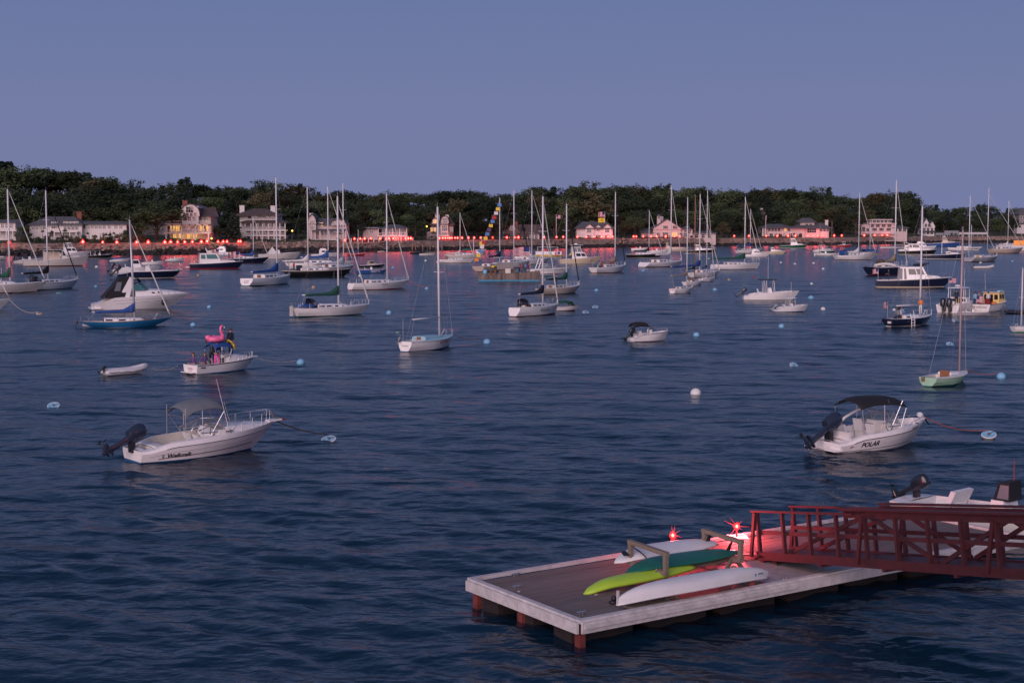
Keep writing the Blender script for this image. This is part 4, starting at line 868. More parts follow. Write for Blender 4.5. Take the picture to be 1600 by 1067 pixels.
while px < 1600:
    if px < 380 or tr_r.random() < .35: tree(px, tr_r.uniform(9,13), shore_y(px)-(tr_r.uniform(34,46) if px < 225 else tr_r.uniform(24,31)*(1 if px < 800 else .78)), 'shrub', lm(), 1.2)
    px += tr_r.uniform(8,17)
# ---------------------------------------------------------------- red flares
def emat(key, col, es, alpha=1.):
    m = bpy.data.materials.new(key); m.use_nodes = True; n = m.node_tree.nodes; l = m.node_tree.links; n.clear()
    e = n.new('ShaderNodeEmission'); e.inputs[0].default_value = (*col,1); e.inputs[1].default_value = es; o = n.new('ShaderNodeOutputMaterial')
    if alpha < 1:
        t = n.new('ShaderNodeBsdfTransparent'); x = n.new('ShaderNodeMixShader'); x.inputs[0].default_value = alpha; l.new(t.outputs[0], x.inputs[1]); l.new(e.outputs[0], x.inputs[2]); l.new(x.outputs[0], o.inputs[0])
    else: l.new(e.outputs[0], o.inputs[0])
    MT[key] = m
emat('flarecore', (1,.34,.26), 7.); emat('flarehalo', (1,.016,.02), 3.2, .18); emat('flareinner', (1,.05,.045), 4.2, .40); emat('lampyellow', (1,.62,.12), 3.)
def flame_mesh(mat, seed, k=1.):
    rr = random.Random(seed); m = MB(); rings = []
    for r, z in ((.05,-.46),(.24,-.38),(.38,-.2),(.44,0),(.41,.18),(.30,.34),(.15,.46),(.04,.54)): rings.append([(r*k*(1+rr.uniform(-.25,.25))*math.cos(2*PI*q/9), r*k*(1+rr.uniform(-.25,.25))*math.sin(2*PI*q/9), z*k*(1+rr.uniform(-.1,.15))) for q in range(9)])
    m.loft(rings); o = m.build('glow_shell', mat, None, True); d = o.data; bpy.data.objects.remove(o); return d
FL = (flame_mesh('flarecore', 1, .40), flame_mesh('flareinner', 3, .72), flame_mesh('flarehalo', 2, 1.0)); LIT = {}
STK = MB().tube([(0,0,-1.),(0,0,0)], .035, 6).build('s', 'red'); STKD = STK.data; bpy.data.objects.remove(STK)
def flare(P, label, group, power, size=1., stake=True, soft=1.2):
    t = thing('flare', label, 'flare', P, 0, group); t.scale = (size,)*3
    link('flame_core', FL[0], t); link('glow_shell', FL[1], t); link('glow_shell', FL[2], t)  # two translucent emissive shells around the core stand in for the glow halo
    if stake: link('stake', STKD, t)
    if power not in LIT: l = bpy.data.lights.new('flare_light','POINT'); l.energy = power; l.color = (1,.085,.10); l.shadow_soft_size = soft; LIT[power] = l
    link('flare_light', LIT[power], t, (0,-.1,.2)); return t
FLS = [(15,379),(130,378),(161,381),(183,383),(214,382.5),(232,383),(258,380.5),(267,380),(278,379.5),(289,379),(301,378),(315,378),(324,377),(341,379),(349,386.5),(355,384),(373,384),(376,381)]
for x in (539,554,563,570,579.5,594,604,608,614.6,619,622,626.5,634,638,642,686.6,692,696,700,703,706,711,715,722,732,741,751,759,770,792,804,810,850,869.5,880,902,916,928,940,950,957,990,994,1005,1017,1026,1040,1054,1062,1089.5,1101,1147,1170,1197,1214,1231,1242.5,1262,1271,1277,1286,1303,1315,1350,1366.5,1378,1386): FLS.append((x, shore_y(x)-(11.4 if x < 980 else 10.8 if x < 1330 else 11.6)+RND.uniform(-.6,.6)))
for x, y in FLS:
    off = 6.5 if x < 540 else 8.; P = shore(x, off); P.z = max(zat(y, P.y), land_z(x, off)+.95)
    g = ('shore rocks' if x < 390 else 'stone seawall')
    flare(P, 'red flare burning on the '+g+' '+zone(x), 'flares on the '+g+' '+zone(x), 260 if x < 540 else 110 if x < 725 else 300, RND.uniform(1.15,1.6))
for px, py, off in ((331,374,10),(457,362,14),(667,355,14)):
    P = shore(px, off); z = zat(py, P.y); P.z = land_z(px, off); hh = z-P.z; t = thing('lamp_post', {331:'bright yellow lamp beside the flares below the lit mansion',457:'yellow lamp on a post between white three-storey and gambrel houses',667:'yellow lamp beside the tall victorian house'}[px], 'lamp', P)
    MB().tube([(0,0,-.3),(0,0,hh)], .05, 6).build('post', 'black', t); MB().lathe([(.05,-.05),(.26,.1),(.3,.3),(.2,.5),(.03,.58)], 10, (0,0,hh)).build('lantern', 'lampyellow', t, True)
    l = bpy.data.lights.new('lamp_light','POINT'); l.energy = 60; l.color = (1,.7,.2); link('lamp_light', l, t, (0,-.6,hh+.3))
# flags on the shore
def pole_at(px, pytop, off): P = shore(px, off); P.z = land_z(px, off); return P, zat(pytop, P.y)-P.z
P, hh = pole_at(869, 336, 16); us_flag('US flag on the tall pole beside the orange-lit shed', P, 2.2, 1.5, 200, hh, .12)
P, hh = pole_at(1196, 337, 16); us_flag('US flag on the white pole before the wide bungalow', P, 2.0, 1.4, 250, hh, .12)
P, hh = pole_at(945, 331, 17); us_flag('large US flag flying in front of the white stucco house', P, 3.0, 2.2, 10, hh, .06)
t = thing('flag', 'yellow banner hung below the US flag at the white stucco house', 'flag', P+Vector((-1.5,-.05,hh-4.6))); MB().loft([[(-1.4+.35*i,.12*math.sin(i*1.1),0) for i in range(9)],[(-1.4+.35*i,.12*math.sin(i*1.1+.3),1.9) for i in range(9)]],0,False).build('flag_cloth','yellow',t); MB().tube([(-.3,-.1,.7),(0,-.14,1.2),(.3,-.1,.8)],.12,5).build('emblem','ink',t)
# ================================================================ float, gangway, boards, canoe, near flares
ZD = .55
FB = ground(906, 974, ZD); FA = ground(712, 910, ZD)
fu = Vector((.83,.557,0)).normalized(); fv = Vector((-fu.y, fu.x, 0)); FW = (FA-FB).length*.99; FLN = 14.2
fang = math.atan2(fu.y, fu.x)
M('deckplank', (.155,.13,.12), .75, var=.22, scale=5, bump=.25, bscale=40, rnd=.14, stretch=(.35,4,4))
M('fascia', (.50,.48,.48), .7, var=.22, scale=4, bump=.15, bscale=30)
M('timber', (.20,.16,.125), .8, var=.25, scale=6, bump=.3, bscale=40, stretch=(1,5,5)); M('redpaint', (.048,.010,.014), .55, var=.25, scale=5, bump=.15, bscale=30); M('floatred', (.14,.03,.025), .7, var=.4, scale=3); M('plate', (.30,.30,.31), .5, var=.2, scale=4)
M('floatdark', (.018,.012,.012), .8, var=.4, scale=3)
M('lime', (.36,.56,.04), .35, var=.04); M('boardgreen', (.014,.115,.085), .35, var=.06); M('boardwhite', (.66,.66,.66), .35, var=.05)
dock = thing('dock_float', 'weathered plank float with pale edge boards and rusty red floats beneath', 'dock', (FB.x,FB.y,0), fang)
for i in range(int(FW/.1405)):
    y = .10+i*.1405
    if y+.13 > FW-.08: break
    k = MB().box(.10, FLN-.1, y, y+.132, ZD-.04+RND.uniform(-.002,.002), ZD+RND.uniform(-.003,.003)).build('plank', 'deckplank', dock)
for nm, c in (('edge_board',(-.02,FLN,-.04,.10)),('edge_board',(-.02,FLN,FW-.10,FW+.04)),('edge_board',(-.04,.10,.10,FW-.10)),('edge_board',(FLN-.1,FLN+.02,.10,FW-.10))):
    MB().box(c[0],c[1],c[2],c[3],ZD+.004,ZD+.075).build(nm, 'fascia', dock)
n = 4
for i in range(n):
    a = i*FLN/n; MB().box(a+.008, a+FLN/n-.008, -.09, -.03, ZD-.20, ZD+.03).build('fascia_board', 'fascia', dock)
for i in range(2): MB().box(-.10,-.04, i*FW/2+.008-.03*(i==0), (i+1)*FW/2-.008, ZD-.20, ZD+.03).build('fascia_board', 'fascia', dock)
MB().box(.05, FLN*.42, -.135, -.094, ZD-.10, ZD-.03).build('rub_strip', 'fascia', dock)
MB().box(.05, FLN-.05, .0, FW-.05, ZD-.22, ZD-.06).build('frame', 'floatred', dock)
for i in range(7):
    for y0 in (.42, FW/2-.3, FW-1.05): MB().box(.1+i*2.05, 1.7+i*2.05, y0, y0+.62, -.35, ZD-.2).build('float_drum', 'floatdark', dock)
for y in (0.02, FW*.5, FW-.3): MB().box(.02,.16,y,y+.18,-.2,ZD-.19).build('corner_bracket', 'floatred', dock)
for x, y in ((1.1,FW-.25),(.5,FW*.72),(2.6,.3),(6.,.3),(.4,.5)):
    MB().tube([(x-.11,y,ZD+.07),(x+.11,y,ZD+.07)], .016, 6).tube([(x-.04,y,ZD),(x-.04,y,ZD+.07)], .014, 6).tube([(x+.04,y,ZD),(x+.04,y,ZD+.07)], .014, 6).build('cleat', 'steel', dock)
MB().box(5.4,8.6,.25,2.0,ZD+.005,ZD+.016).build('landing_plate', 'plate', dock)
def D(px, py, z=0.): P = ground(px, py, ZD+z); return P
def loc(P): q = P-Vector((FB.x,FB.y,0)); return Vector((q.dot(fu), q.dot(fv), P.z))
def W(x, y, z): return Vector((FB.x,FB.y,0))+fu*x+fv*y+Vector((0,0,z))
# rack frames
def rack(px, py, label):
    c = loc(D(px, py)); t = thing('board_rack', label, 'rack', W(c.x,c.y,ZD+.004), fang); w = .62
    for y, z0, z1 in ((-w,.26,.74),(w,.30,.78)): MB().box(-.045,.045,y-.05,y+.05,z0,z1).build('end_post', 'timber', t)
    MB().hexa([(-.055,-w-.06,.70),(.055,-w-.06,.70),(.055,w+.06,.74),(-.055,w+.06,.74),(-.055,-w-.06,.79),(.055,-w-.06,.79),(.055,w+.06,.83),(-.055,w+.06,.83)]).build('top_arm', 'timber', t)
    MB().box(-.047,.047,-w-.04,w+.04,.26,.35).build('support_arm', 'timber', t)
    for sx in (-1,1):
        for y in (-.38,.38): MB().bar((sx*.30,y*1.1,0),(sx*.02,y,.34),.05,.09).build('leg', 'timber', t)
    return t, c
r1, c1 = rack(1012, 908, 'timber board rack under the rounded noses of the paddleboards'); r2, c2 = rack(1128, 888, 'timber board rack under the finned tails of the paddleboards')
def board(label, A, B, w, th, mat, fin=True, nose=.5, name='paddleboard', roll=11):
    """flat board from nose A to tail B (world points), deck down, fin up at the tail"""
    L = (B-A).length; yaw = math.atan2(B.y-A.y, B.x-A.x); pitch = -math.asin((B.z-A.z)/L); t = thing(name, label, 'board', A, yaw); t.rotation_euler = (R(roll), pitch, yaw)
    rings = []; n = 22
    for i in range(n+1):
        f = i/n; k = max(.03, (math.sin(PI*min(.5,f/.9 if f < .45 else .5))**nose)*(1 if f < .5 else (1-((f-.5)/.5)**2.6*.72))); ww = w/2*k; rk = .16*max(0,(.28-f)/.28)**2+.03*max(0,(f-.8)/.2)**2
        tt = th*(.35+.65*min(1,k*1.2)); rings.append([(f*L, ww*math.cos(q), -rk+tt*.5*math.copysign(abs(math.sin(q))**.8, math.sin(q))) for q in [2*PI*j/12 for j in range(12)]])
    MB().loft(rings).build('board_shell', mat, t, True)
    if fin: MB().loft([[(L*.90+a,s*.008,th*.4+b) for a,b in ((-.02,0),(.10,0))]+[(L*.90+a,-s*.008+.004,th*.4+b) for a,b in ((.10,0),(-.02,0))] for s in (1,)]*1+[[(L*.90+a,s,th*.4+b) for a,b,s in ((.05,.16,.006),(.12,.15,.006),(.12,.15,-.006),(.05,.16,-.006))],[(L*.90+a,s,th*.4+b) for a,b,s in ((.13,.27,.003),(.17,.27,.003),(.17,.27,-.003),(.13,.27,-.003))]]).build('fin', 'ink', t)
    return t
def atz(px, py, z): return ground(px, py, z)
wb = board('white paddleboard with black strap lying highest in the timber racks', atz(961,869,1.02), atz(1119,846,1.06), .74, .12, 'boardwhite')
L = (atz(1119,846,1.06)-atz(961,869,1.02)).length
MB().tube([(.62,.36*math.cos(q),.068*math.sin(q)-.0) for q in [2*PI*j/14 for j in range(15)]], .014, 5).build('strap', 'ink', wb)
MB().add([(.16,-.12,.075-.055),(.30,-.16,.075-.035),(.33,.10,.075-.03),(.2,.08,.075-.05)], [(0,1,2,3)]).build('nose_logo', 'ink', wb).location = (0,0,.02)
board('dark green paddleboard with black fin lying in front of the white one', atz(978,886,.97), atz(1152,860,1.0), .64, .11, 'boardgreen')
board('lime green kayak-shaped board sticking out beneath the dark green paddleboard', atz(912,918,.70), atz(1085,884,.86), .48, .15, 'lime', False, .42)
board('grey plank-like board under the dark green paddleboard', atz(1035,886,.84), atz(1150,868,.84), .5, .10, 'timber', False, .3, 'spare_board')
# upturned canoe
A = atz(964,936,.80); B = atz(1200,889,.86); L = (B-A).length; yaw = math.atan2(B.y-A.y,B.x-A.x)
cn = thing('canoe', 'upturned white canoe resting on low trestles along the float edge', 'canoe', A, yaw)
rings = []; n = 28
sn = lambda f: max(0., math.sin(PI*f))
for i in range(n+1):
    f = i/n; w = .35*sn(f)**.72+.012; e = abs(2*f-1); lo = -.12*e**2.6; hi = .23-.21*e**5
    rings.append([(f*L, w*math.cos(q), lo+(hi-lo)*sn(q/PI)**.8) for q in [PI*j/10 for j in range(11)]])
MB().loft(rings, 0, closed=False).build('canoe_hull', 'boardwhite', cn, True)
for sg in (0,-1): MB().tube([r[sg] for r in rings], .018, 6).build('gunwale', 'boardwhite', cn, True)
for f in (.3,.68): MB().box(f*L-.05,f*L+.05,-.30,.30,-.02,.0).build('thwart', 'timber', cn)
MB().box(.0,.05,-.02,.02,-.12,.18).build('end_cap', 'fascia', cn)
MB().add([(L*.865+a*.05, -.34*sn(.87)**.72*.97-.02, .02+c*.05) for a,c in ((0,0),(1,0),(1,1),(0,1))], [(0,1,2,3)]).build('maker_badge', 'shirtblue', cn); MB().add([(L*.895+a*.16, -.34*sn(.9)**.72*.93-.02, .03+c*.03) for a,c in ((0,0),(1,0),(1,1),(0,1))], [(0,1,2,3)]).build('maker_badge', 'covergrey', cn)
for k, (px, py) in enumerate(((1040,934),(1165,908))):
    c = loc(D(px,py)); t = thing('canoe_trestle', ('low timber trestle under the canoe middle near a loose board','low timber trestle under the canoe end near the gangway')[k], 'trestle', W(c.x,c.y+.1,ZD+.004), fang)
    for sy in (-1,1): MB().bar((-.16,sy*.32,0),(.05,sy*.20,.25),.05,.08).build('leg','timber',t); MB().bar((.16,sy*.32,0),(-.03,sy*.20,.25),.05,.08).build('leg','timber',t)
    MB().box(-.05,.05,-.34,.34,.20,.27).build('cross_bar','timber',t)
c = loc(D(1012,944)); tag(MB().box(-.55,.55,-.17,.17,.004,.05).box(-.55,.55,-.19,-.172,.004,.06).build('loose_board', 'timber', None, False, W(c.x,c.y,ZD), (0,0,fang+.1)), 'short timber board lying flat on the float below the canoe', 'board')
c = loc(D(970,941)); m = MB(); m.tube([(-.28,0,.04),(-.05,.02,.05),(.22,.0,.04)], [.06,.075,.05], 8, flat=.55); m.tube([(-.2,0,.06),(-.18,0,.17)], [.05,.055], 8); tag(m.build('rubber_boot', 'ink', None, True, W(c.x,c.y,ZD), (0,0,fang)), 'black rubber boot lying under the canoe tip', 'boot')
for k, (px,py,s) in enumerate(((771,917,.13),(811,924,.05),(760,911,.03),(931,929,.05))):
    c = loc(D(px,py)); tag(MB().add([(-s,-.03,.008),(s,-.02,.012),(s*.9,.04,.008),(-s,.03,.014)], [(0,1,2,3)]).add([(-s,-.03,.004),(s,-.02,.004),(s*.9,.04,.004),(-s,.03,.004)], [(3,2,1,0)]).build('paper_scrap', 'boardwhite', None, False, W(c.x,c.y,ZD), (0,0,k*1.3)), 'scrap of white paper lying on the float planks', 'litter', 'paper scraps on the float')
# flares on the float
emat('starburstred', (1,.05,.06), 2.2)
for px, py, base, lb in ((1051,836,862,'red flare burning behind the white paddleboard on the float'),(1151,822,841,'red flare burning on a white base beside the gangway foot')):
    G = D(px, base); z = zat(py, G.y, px); t = flare(Vector((G.x,G.y,z)), lb, None, 430. if px < 1100 else 460., .2, False, .12)
    t.location = (G.x,G.y,z); sp = random.Random(px); m = MB()
    for q in range(16):
        d = Vector((sp.gauss(0,1),sp.gauss(0,1),sp.gauss(.2,.9))).normalized(); ln = sp.uniform(.7,1.9); m.tube([d*.25, d*ln+Vector((0,0,-.05*ln*ln))], [.030,.006], 4)
    kind(m.build('starburst_sparks', 'starburstred', t), 'stuff')  # spark rays added so each float flare looks like a starburst
    MB().tube([(0,0,-(z-ZD)/.2),(0,0,-.2)], .12, 8).build('stick', 'red', t); MB().box(-1.4,1.4,-1.2,1.2,-(z-ZD-.006)/.2,-(z-ZD-.05)/.2).build('base_block', 'boardwhite', t)
# gangway
G0 = Vector((5.95,33.35,ZD+.16)); G1 = Vector((9.7,26.9,1.86)); gd = (G1-G0); GL = 17.; gdn = gd.normalized(); gw = Vector((gd.y,-gd.x,0)).normalized()*-1.05
gy = math.atan2(gd.y,gd.x); gp = -math.asin(gdn.z)
gt = thing('gangway', 'dark red timber truss gangway sloping down onto the float', 'gangway', G0, gy); gt.rotation_euler = (0, gp, gy)
# local: x along the walk, y = +1.05 on the far side
def gb(a, b, w, h, nm='rail'): return MB().bar(a, b, w, h).build(nm, 'redpaint', gt)
for y in (0., 1.05):
    o = .06 if y else -.06
    gb((-.15,y,.0),(GL,y,.0), .07, .20, 'bottom_chord'); gb((-.15,y+o*1.2,1.06),(3.3,y+o*1.2,1.06), .10, .05, 'hand_rail'); gb((.0,y,.56),(GL,y,.56), .045, .09, 'mid_rail'); gb((3.0,y,1.05),(GL,y,1.05), .10, .16, 'top_chord')
    gb((2.9,y+o*1.5,1.165),(GL,y+o*1.5,1.165), .16, .045, 'hand_rail')
    i = 0; s = 0.
    while s < GL:
        gb((s,y+o*.6,.1),(s,y+o*.6,1.03), .06, .09, 'post')
        if i % 4 == 0: gb((s-.28,y+o*1.6,-.02),(s-.03,y+o*1.5,1.02), .06, .08, 'brace_post')
        s += .9; i += 1
    for a, b in (((.95,.1),(3.5,1.0)),((3.7,1.0),(5.55,.1)),((5.65,.1),(7.4,1.0)),((7.6,1.0),(9.3,.1)),((9.4,.1),(11.1,1.0)),((11.3,1.0),(13.,.1)),((13.1,.1),(14.8,1.))): gb((a[0],y-o*.7,a[1]),(b[0],y-o*.7,b[1]), .05, .09, 'diagonal')
s = -.05
while s < GL: MB().box(s,s+.135,.05,1.0,.03,.065).build('tread_board', 'redpaint', gt); s += .155
for s in range(0,17,2): MB().box(s,s+.09,-.05,1.1,-.16,-.10).build('cross_beam', 'redpaint', gt)
MB().box(-.6,.0,-.1,1.15,-.02,.02).build('ramp_flap', 'redpaint', gt)
for y in (.1,.95): MB().loft([[(.35+.11*math.cos(q),y+k,-.22+.11*math.sin(q)) for q in [2*PI*j/12 for j in range(12)]] for k in (-.05,.05)]).build('wheel', 'rubber', gt, False)
# ================================================================ boats in the foreground
# --- cuddy-cabin boat with grey bimini, left foreground
b = Boat('motorboat', 'white cuddy cabin motorboat with grey bimini and black outboard tilted up', 'motorboat', 199, 443, 709, 26, 'white', 'bluebottom', beam=.38, fb=.175, fs=.115, tw=.74, over=.17, flare=.80, cap=.09, step=.32, pb=2.4, sk=1.3, k=.3, bz=.020, ns=30)
L = b.L; u = b.u
b.deck([(.04,.09,.35,.22*u), (.10,.60,.14,.55*u)], mats=('white','offwhite'))
b.stripe(.50, 'lav', .008, .05, .93, .05); b.stripe(.22, 'ropedark', .014, .12, .90, .14); b.stripe(.76, 'covergrey', .014, .16, .985, .0, 'rub_rail')
b.text('Wellcraft', b.X(.155), .20*u, .25*u, 'ink', .25, bold=.006, sx=1.15, rise=.02)
z = .20*u+.08*u
b.part(MB().add([b.H.side(b.X(.125)+a*u, z+c*u, -1, .012) for a,c in ((-.02,.0),(.05,.09),(.13,.0),(.05,.04))], [(0,1,2,3)]).add([b.H.side(b.X(.125)+a*u, z+c*u, -1, .012) for a,c in ((0,-.03),(.05,-.08),(.11,-.03),(.05,.0))], [(0,1,2,3)]), 'logo_mark', 'ink')
b.outboard(0, 63, 'motorblue', 1.42, z=b.Z(0)+.30*u, x=b.X(-.012))
b.part(MB().box(b.X(.015),b.X(.035),-.62*u,.62*u,-.1,.42*u), 'transom_bracket', 'white')
b.part(MB().box(b.X(.10),b.X(.16),-.9*u,.9*u,b.Z(.2)-.5*u,b.Z(.2)-.12*u), 'stern_bench', 'vinyl')
b.seat(.45, -.5*u, b.Z(.45)-.52*u, .5*u, .5*u, .30*u, .28*u); b.seat(.45, .5*u, b.Z(.45)-.52*u, .5*u, .5*u, .30*u, .28*u)
b.part(MB().hexa([(b.X(.50),-1.02*u,b.Z(.5)-.5*u),(b.X(.60),-1.0*u,b.Z(.5)-.5*u),(b.X(.60),1.0*u,b.Z(.5)-.5*u),(b.X(.50),1.02*u,b.Z(.5)-.5*u),(b.X(.53),-1.02*u,b.Z(.5)+.22*u),(b.X(.60),-1.*u,b.Z(.5)+.22*u),(b.X(.60),1.*u,b.Z(.5)+.22*u),(b.X(.53),1.02*u,b.Z(.5)+.22*u)]), 'dashboard', 'white')
b.part(MB().tube([(b.X(.515),-.5*u+.17*math.cos(q),b.Z(.5)+.1*u+.17*math.sin(q)) for q in [2*PI*k/12 for k in range(13)]], .016, 5), 'steering_wheel', 'black')
# raised foredeck / cuddy
rings = []
for i in range(9):
    t = lerp(.56,.93,i/8); w = b.H.b(t)*.80; hh = .30*u*(1-(i/8)**1.6)+.03; z = b.Z(t)
    rings.append([(b.X(t),-w,z-.01),(b.X(t),-w*.86,z+hh*.8),(b.X(t),-w*.4,z+hh),(b.X(t),w*.4,z+hh),(b.X(t),w*.86,z+hh*.8),(b.X(t),w,z-.01)])
cu = b.part(MB().loft(rings, 0, closed=False), 'cuddy_deck', 'white', None, 'auto')
b.part(MB().box(b.X(.72)-.25*u,b.X(.72)+.25*u,-.25*u,.25*u,b.Z(.72)+.22*u,b.Z(.72)+.30*u), 'hatch', 'glass', cu)
b.windshield(.40, .655, b.Z(.55)+.12*u, .44*u, 1.02*u, .85, 'glass')
for t in (.585,.615): b.part(MB().lathe([(.07,0),(.07,.03),(.02,.035)], 10, (0,0,0)), 'bow_light' if t > .6 else 'speaker', 'black').location = (b.X(t), -b.H.b(t)*.83, b.Z(t)+.06)
bi = b.bimini(.30, .575, .98*u, b.Z(.4)+1.62*u, 'covergrey', [(.40,.02),(.42,.42),(.47,.98)], b.Z(.4)+.02, drop=.30, tilt=.16)
m = MB()
for sg in (-1,1): m.tube([(b.X(.30),sg*.95*u,b.Z(.4)+1.35*u),(b.X(.30),sg*1.0*u,b.Z(.3))], .010, 4); m.tube([(b.X(.57),sg*.95*u,b.Z(.4)+1.5*u),(b.X(.62),sg*.9*u,b.Z(.6)+.3*u)], .010, 4)
b.part(m, 'canopy_strap', 'rope')
b.rail(.60, .97, .42*u, 4, .014, lift=.35)
b.part(MB().hexa([(b.X(.955),-.22*u,b.Z(.97)),(b.X(1.055),-.16*u,b.Z(1)+.02),(b.X(1.055),.16*u,b.Z(1)+.02),(b.X(.955),.22*u,b.Z(.97)),(b.X(.955),-.22*u,b.Z(.97)+.07),(b.X(1.055),-.16*u,b.Z(1)+.08),(b.X(1.055),.16*u,b.Z(1)+.08),(b.X(.955),.22*u,b.Z(.97)+.07)]), 'bow_pulpit', 'white')
b.part(MB().tube([(b.X(1.04),0,b.Z(1)+.1),(b.X(1.0),0,b.Z(1)+.16),(b.X(.985),0,b.Z(1)+.45*u)], .05, 6).tube([(b.X(1.045),-.1,b.Z(1)+.08),(b.X(1.06),0,b.Z(1)+.05),(b.X(1.045),.1,b.Z(1)+.08)], .03, 5), 'anchor', 'covergrey')
b.antenna(.60, -b.H.b(.6)*.8, b.Z(.6)+.1, 2.35*u, -.25, .014)
b.line(512, 688, 'ropedark', .028, .12, z=b.Z(1)+.05, t=1.)
b.part(MB().tube([(b.X(1.04),0,b.Z(1)+.06),(b.X(1.09),0,b.Z(1)+.02)], .035, 6), 'chafe_guard', 'red')
b.part(MB().tube([(b.X(.95),0,b.H.zs(.9)*.62),(b.X(.955),0,b.H.zs(.9)*.52),(b.X(.935),0,b.H.zs(.9)*.50)], .012, 5), 'bow_eye', 'steel')
# --- dual-console boat with black bimini, right foreground
b = Boat('motorboat', 'white dual console motorboat with black bimini above its windscreen', 'motorboat', 1270, 1468, 697, 44, 'white', 'lav', beam=.40, fb=.185, fs=.115, tw=.80, over=.15, flare=.80, cap=.09, step=.35, pb=2.6, sk=1.2, k=.36, bz=.012, ns=30)
L = b.L; u = b.u
b.deck([(.02,.08,.30,.10*u), (.12,.60,.13,.58*u), (.66,.92,.22,.28*u)], mats=('white','vinyl'))
b.stripe(.74, 'black', .014, .12, .985, .05); b.stripe(.16, 'black', .009, .0, .85, .05)
b.text('POLAR', b.X(.175), .27*u, .34*u, 'ink', .3, bold=.008, sx=1.1, rise=.06)
z = .31*u; b.part(MB().add([b.H.side(b.X(.085)+a*u, z+c*u, -1, .012) for a,c in ((-.05,-.05),(.02,.05),(.10,.06),(.22,.02),(.10,.02),(.04,-.02))], [(0,1,2,3,4,5)]), 'logo_mark', 'ink')
b.text('MS 0053 ZB', b.X(.70), b.Z(.75)*.80, .13*u, 'ink', 0, bold=.002, rise=.09)
b.outboard(0, 56, 'motorblue', 1.7, z=b.Z(0)+.42*u, x=b.X(.02))
for sg in (-1,1): b.part(MB().box(b.X(-.055),b.X(.02),sg*.35*u if sg>0 else -1.15*u,1.15*u if sg>0 else -.35*u,.13*u,.20*u), 'swim_platform', 'white')
b.part(MB().tube([(b.X(-.03),-.95*u,.13*u),(b.X(-.04),-.95*u,-.2)], .02, 5).tube([(b.X(-.03),-.7*u,.13*u),(b.X(-.04),-.7*u,-.2)], .02, 5), 'boarding_ladder', 'rust')
b.seat(.17, 0, b.Z(.3)-.56*u, 1.7*u, .5*u, .36*u, .30*u, name='stern_bench'); b.seat(.30, .75*u, b.Z(.3)-.56*u, .5*u, .5*u, .42*u, .42*u); b.seat(.40, -.6*u, b.Z(.4)-.56*u, .5*u, .5*u, .42*u, .5*u); b.seat(.44, .6*u, b.Z(.4)-.56*u, .55*u, .5*u, .42*u, .62*u)
for sg in (-1,1): b.part(MB().hexa([(b.X(.52),sg*.35*u,b.Z(.5)-.56*u),(b.X(.64),sg*.35*u,b.Z(.5)-.56*u),(b.X(.64),sg*.72*u,b.Z(.5)-.56*u),(b.X(.52),sg*.85*u,b.Z(.5)-.56*u),(b.X(.54),sg*.35*u,b.Z(.5)+.28*u),(b.X(.64),sg*.35*u,b.Z(.5)+.22*u),(b.X(.64),sg*.95*u,b.Z(.5)+.22*u),(b.X(.54),sg*1.05*u,b.Z(.5)+.28*u)]), 'console', 'white')
b.part(MB().box(b.X(.535),b.X(.55),.5*u,.95*u,b.Z(.5)-.3*u,b.Z(.5)+.1*u), 'glove_box_door', 'teak')
b.part(MB().tube([(b.X(.525),-.72*u+.17*math.cos(q),b.Z(.5)+.12*u+.17*math.sin(q)) for q in [2*PI*k/12 for k in range(13)]], .016, 5), 'steering_wheel', 'black')
b.windshield(.47, .655, b.Z(.6)+.10*u, .62*u, 1.05*u, .75, 'glass')
b.part(MB().tube([(b.X(.22),1.08*u,b.Z(.2)+.02),(b.X(.32),1.05*u,b.Z(.3)+.55*u),(b.X(.43),.98*u,b.Z(.4)+.85*u),(b.X(.52),.9*u,b.Z(.5)+.9*u)], .05, 8), 'tower_arch', 'white', None, True)
b.bimini(.21, .66, 1.02*u, b.Z(.4)+1.72*u, 'coverblack', [(.24,.02),(.44,.5),(.60,.98)], b.Z(.4)+.05, drop=.26, tilt=-.05)
m = MB()
for sg in (-1,1): m.tube([(b.X(.52),sg*1.0*u,b.Z(.5)+.2*u),(b.X(.62),sg*.98*u,b.Z(.4)+1.5*u)], .014, 4); m.tube([(b.X(.60),sg*1.0*u,b.Z(.6)+.1*u),(b.X(.47),sg*.98*u,b.Z(.4)+1.6*u)], .014, 4)
b.part(m, 'canopy_brace', 'steel')
b.rail(.68, .97, .16*u, 4, .013, inset=.12)
b.part(MB().lathe([(.02,0),(.10,.03),(.13,.10),(.10,.18),(.02,.21)], 10), 'bow_fender', 'buoywhite').location = (b.X(.955), .1*u, b.Z(.95)+.03)
for t in (.78,.87): b.part(MB().box(b.X(t)-.07,b.X(t)+.07,-b.H.b(t)+.02,-b.H.b(t)+.06,b.Z(t)+.01,b.Z(t)+.05), 'cleat', 'steel')
b.line(1543, 681, 'ropered', .020, .22, t=.985)
b.part(MB().tube([(b.H.x(.99,b.Z(1)),0,b.Z(1)*.95),(b.H.x(.99,b.Z(1))+.25,0,b.Z(1)*.7)], .03, 6), 'chafe_guard', 'black')
M('pinkprint', (.8,.10,.40), .8, var=.6, scale=14)
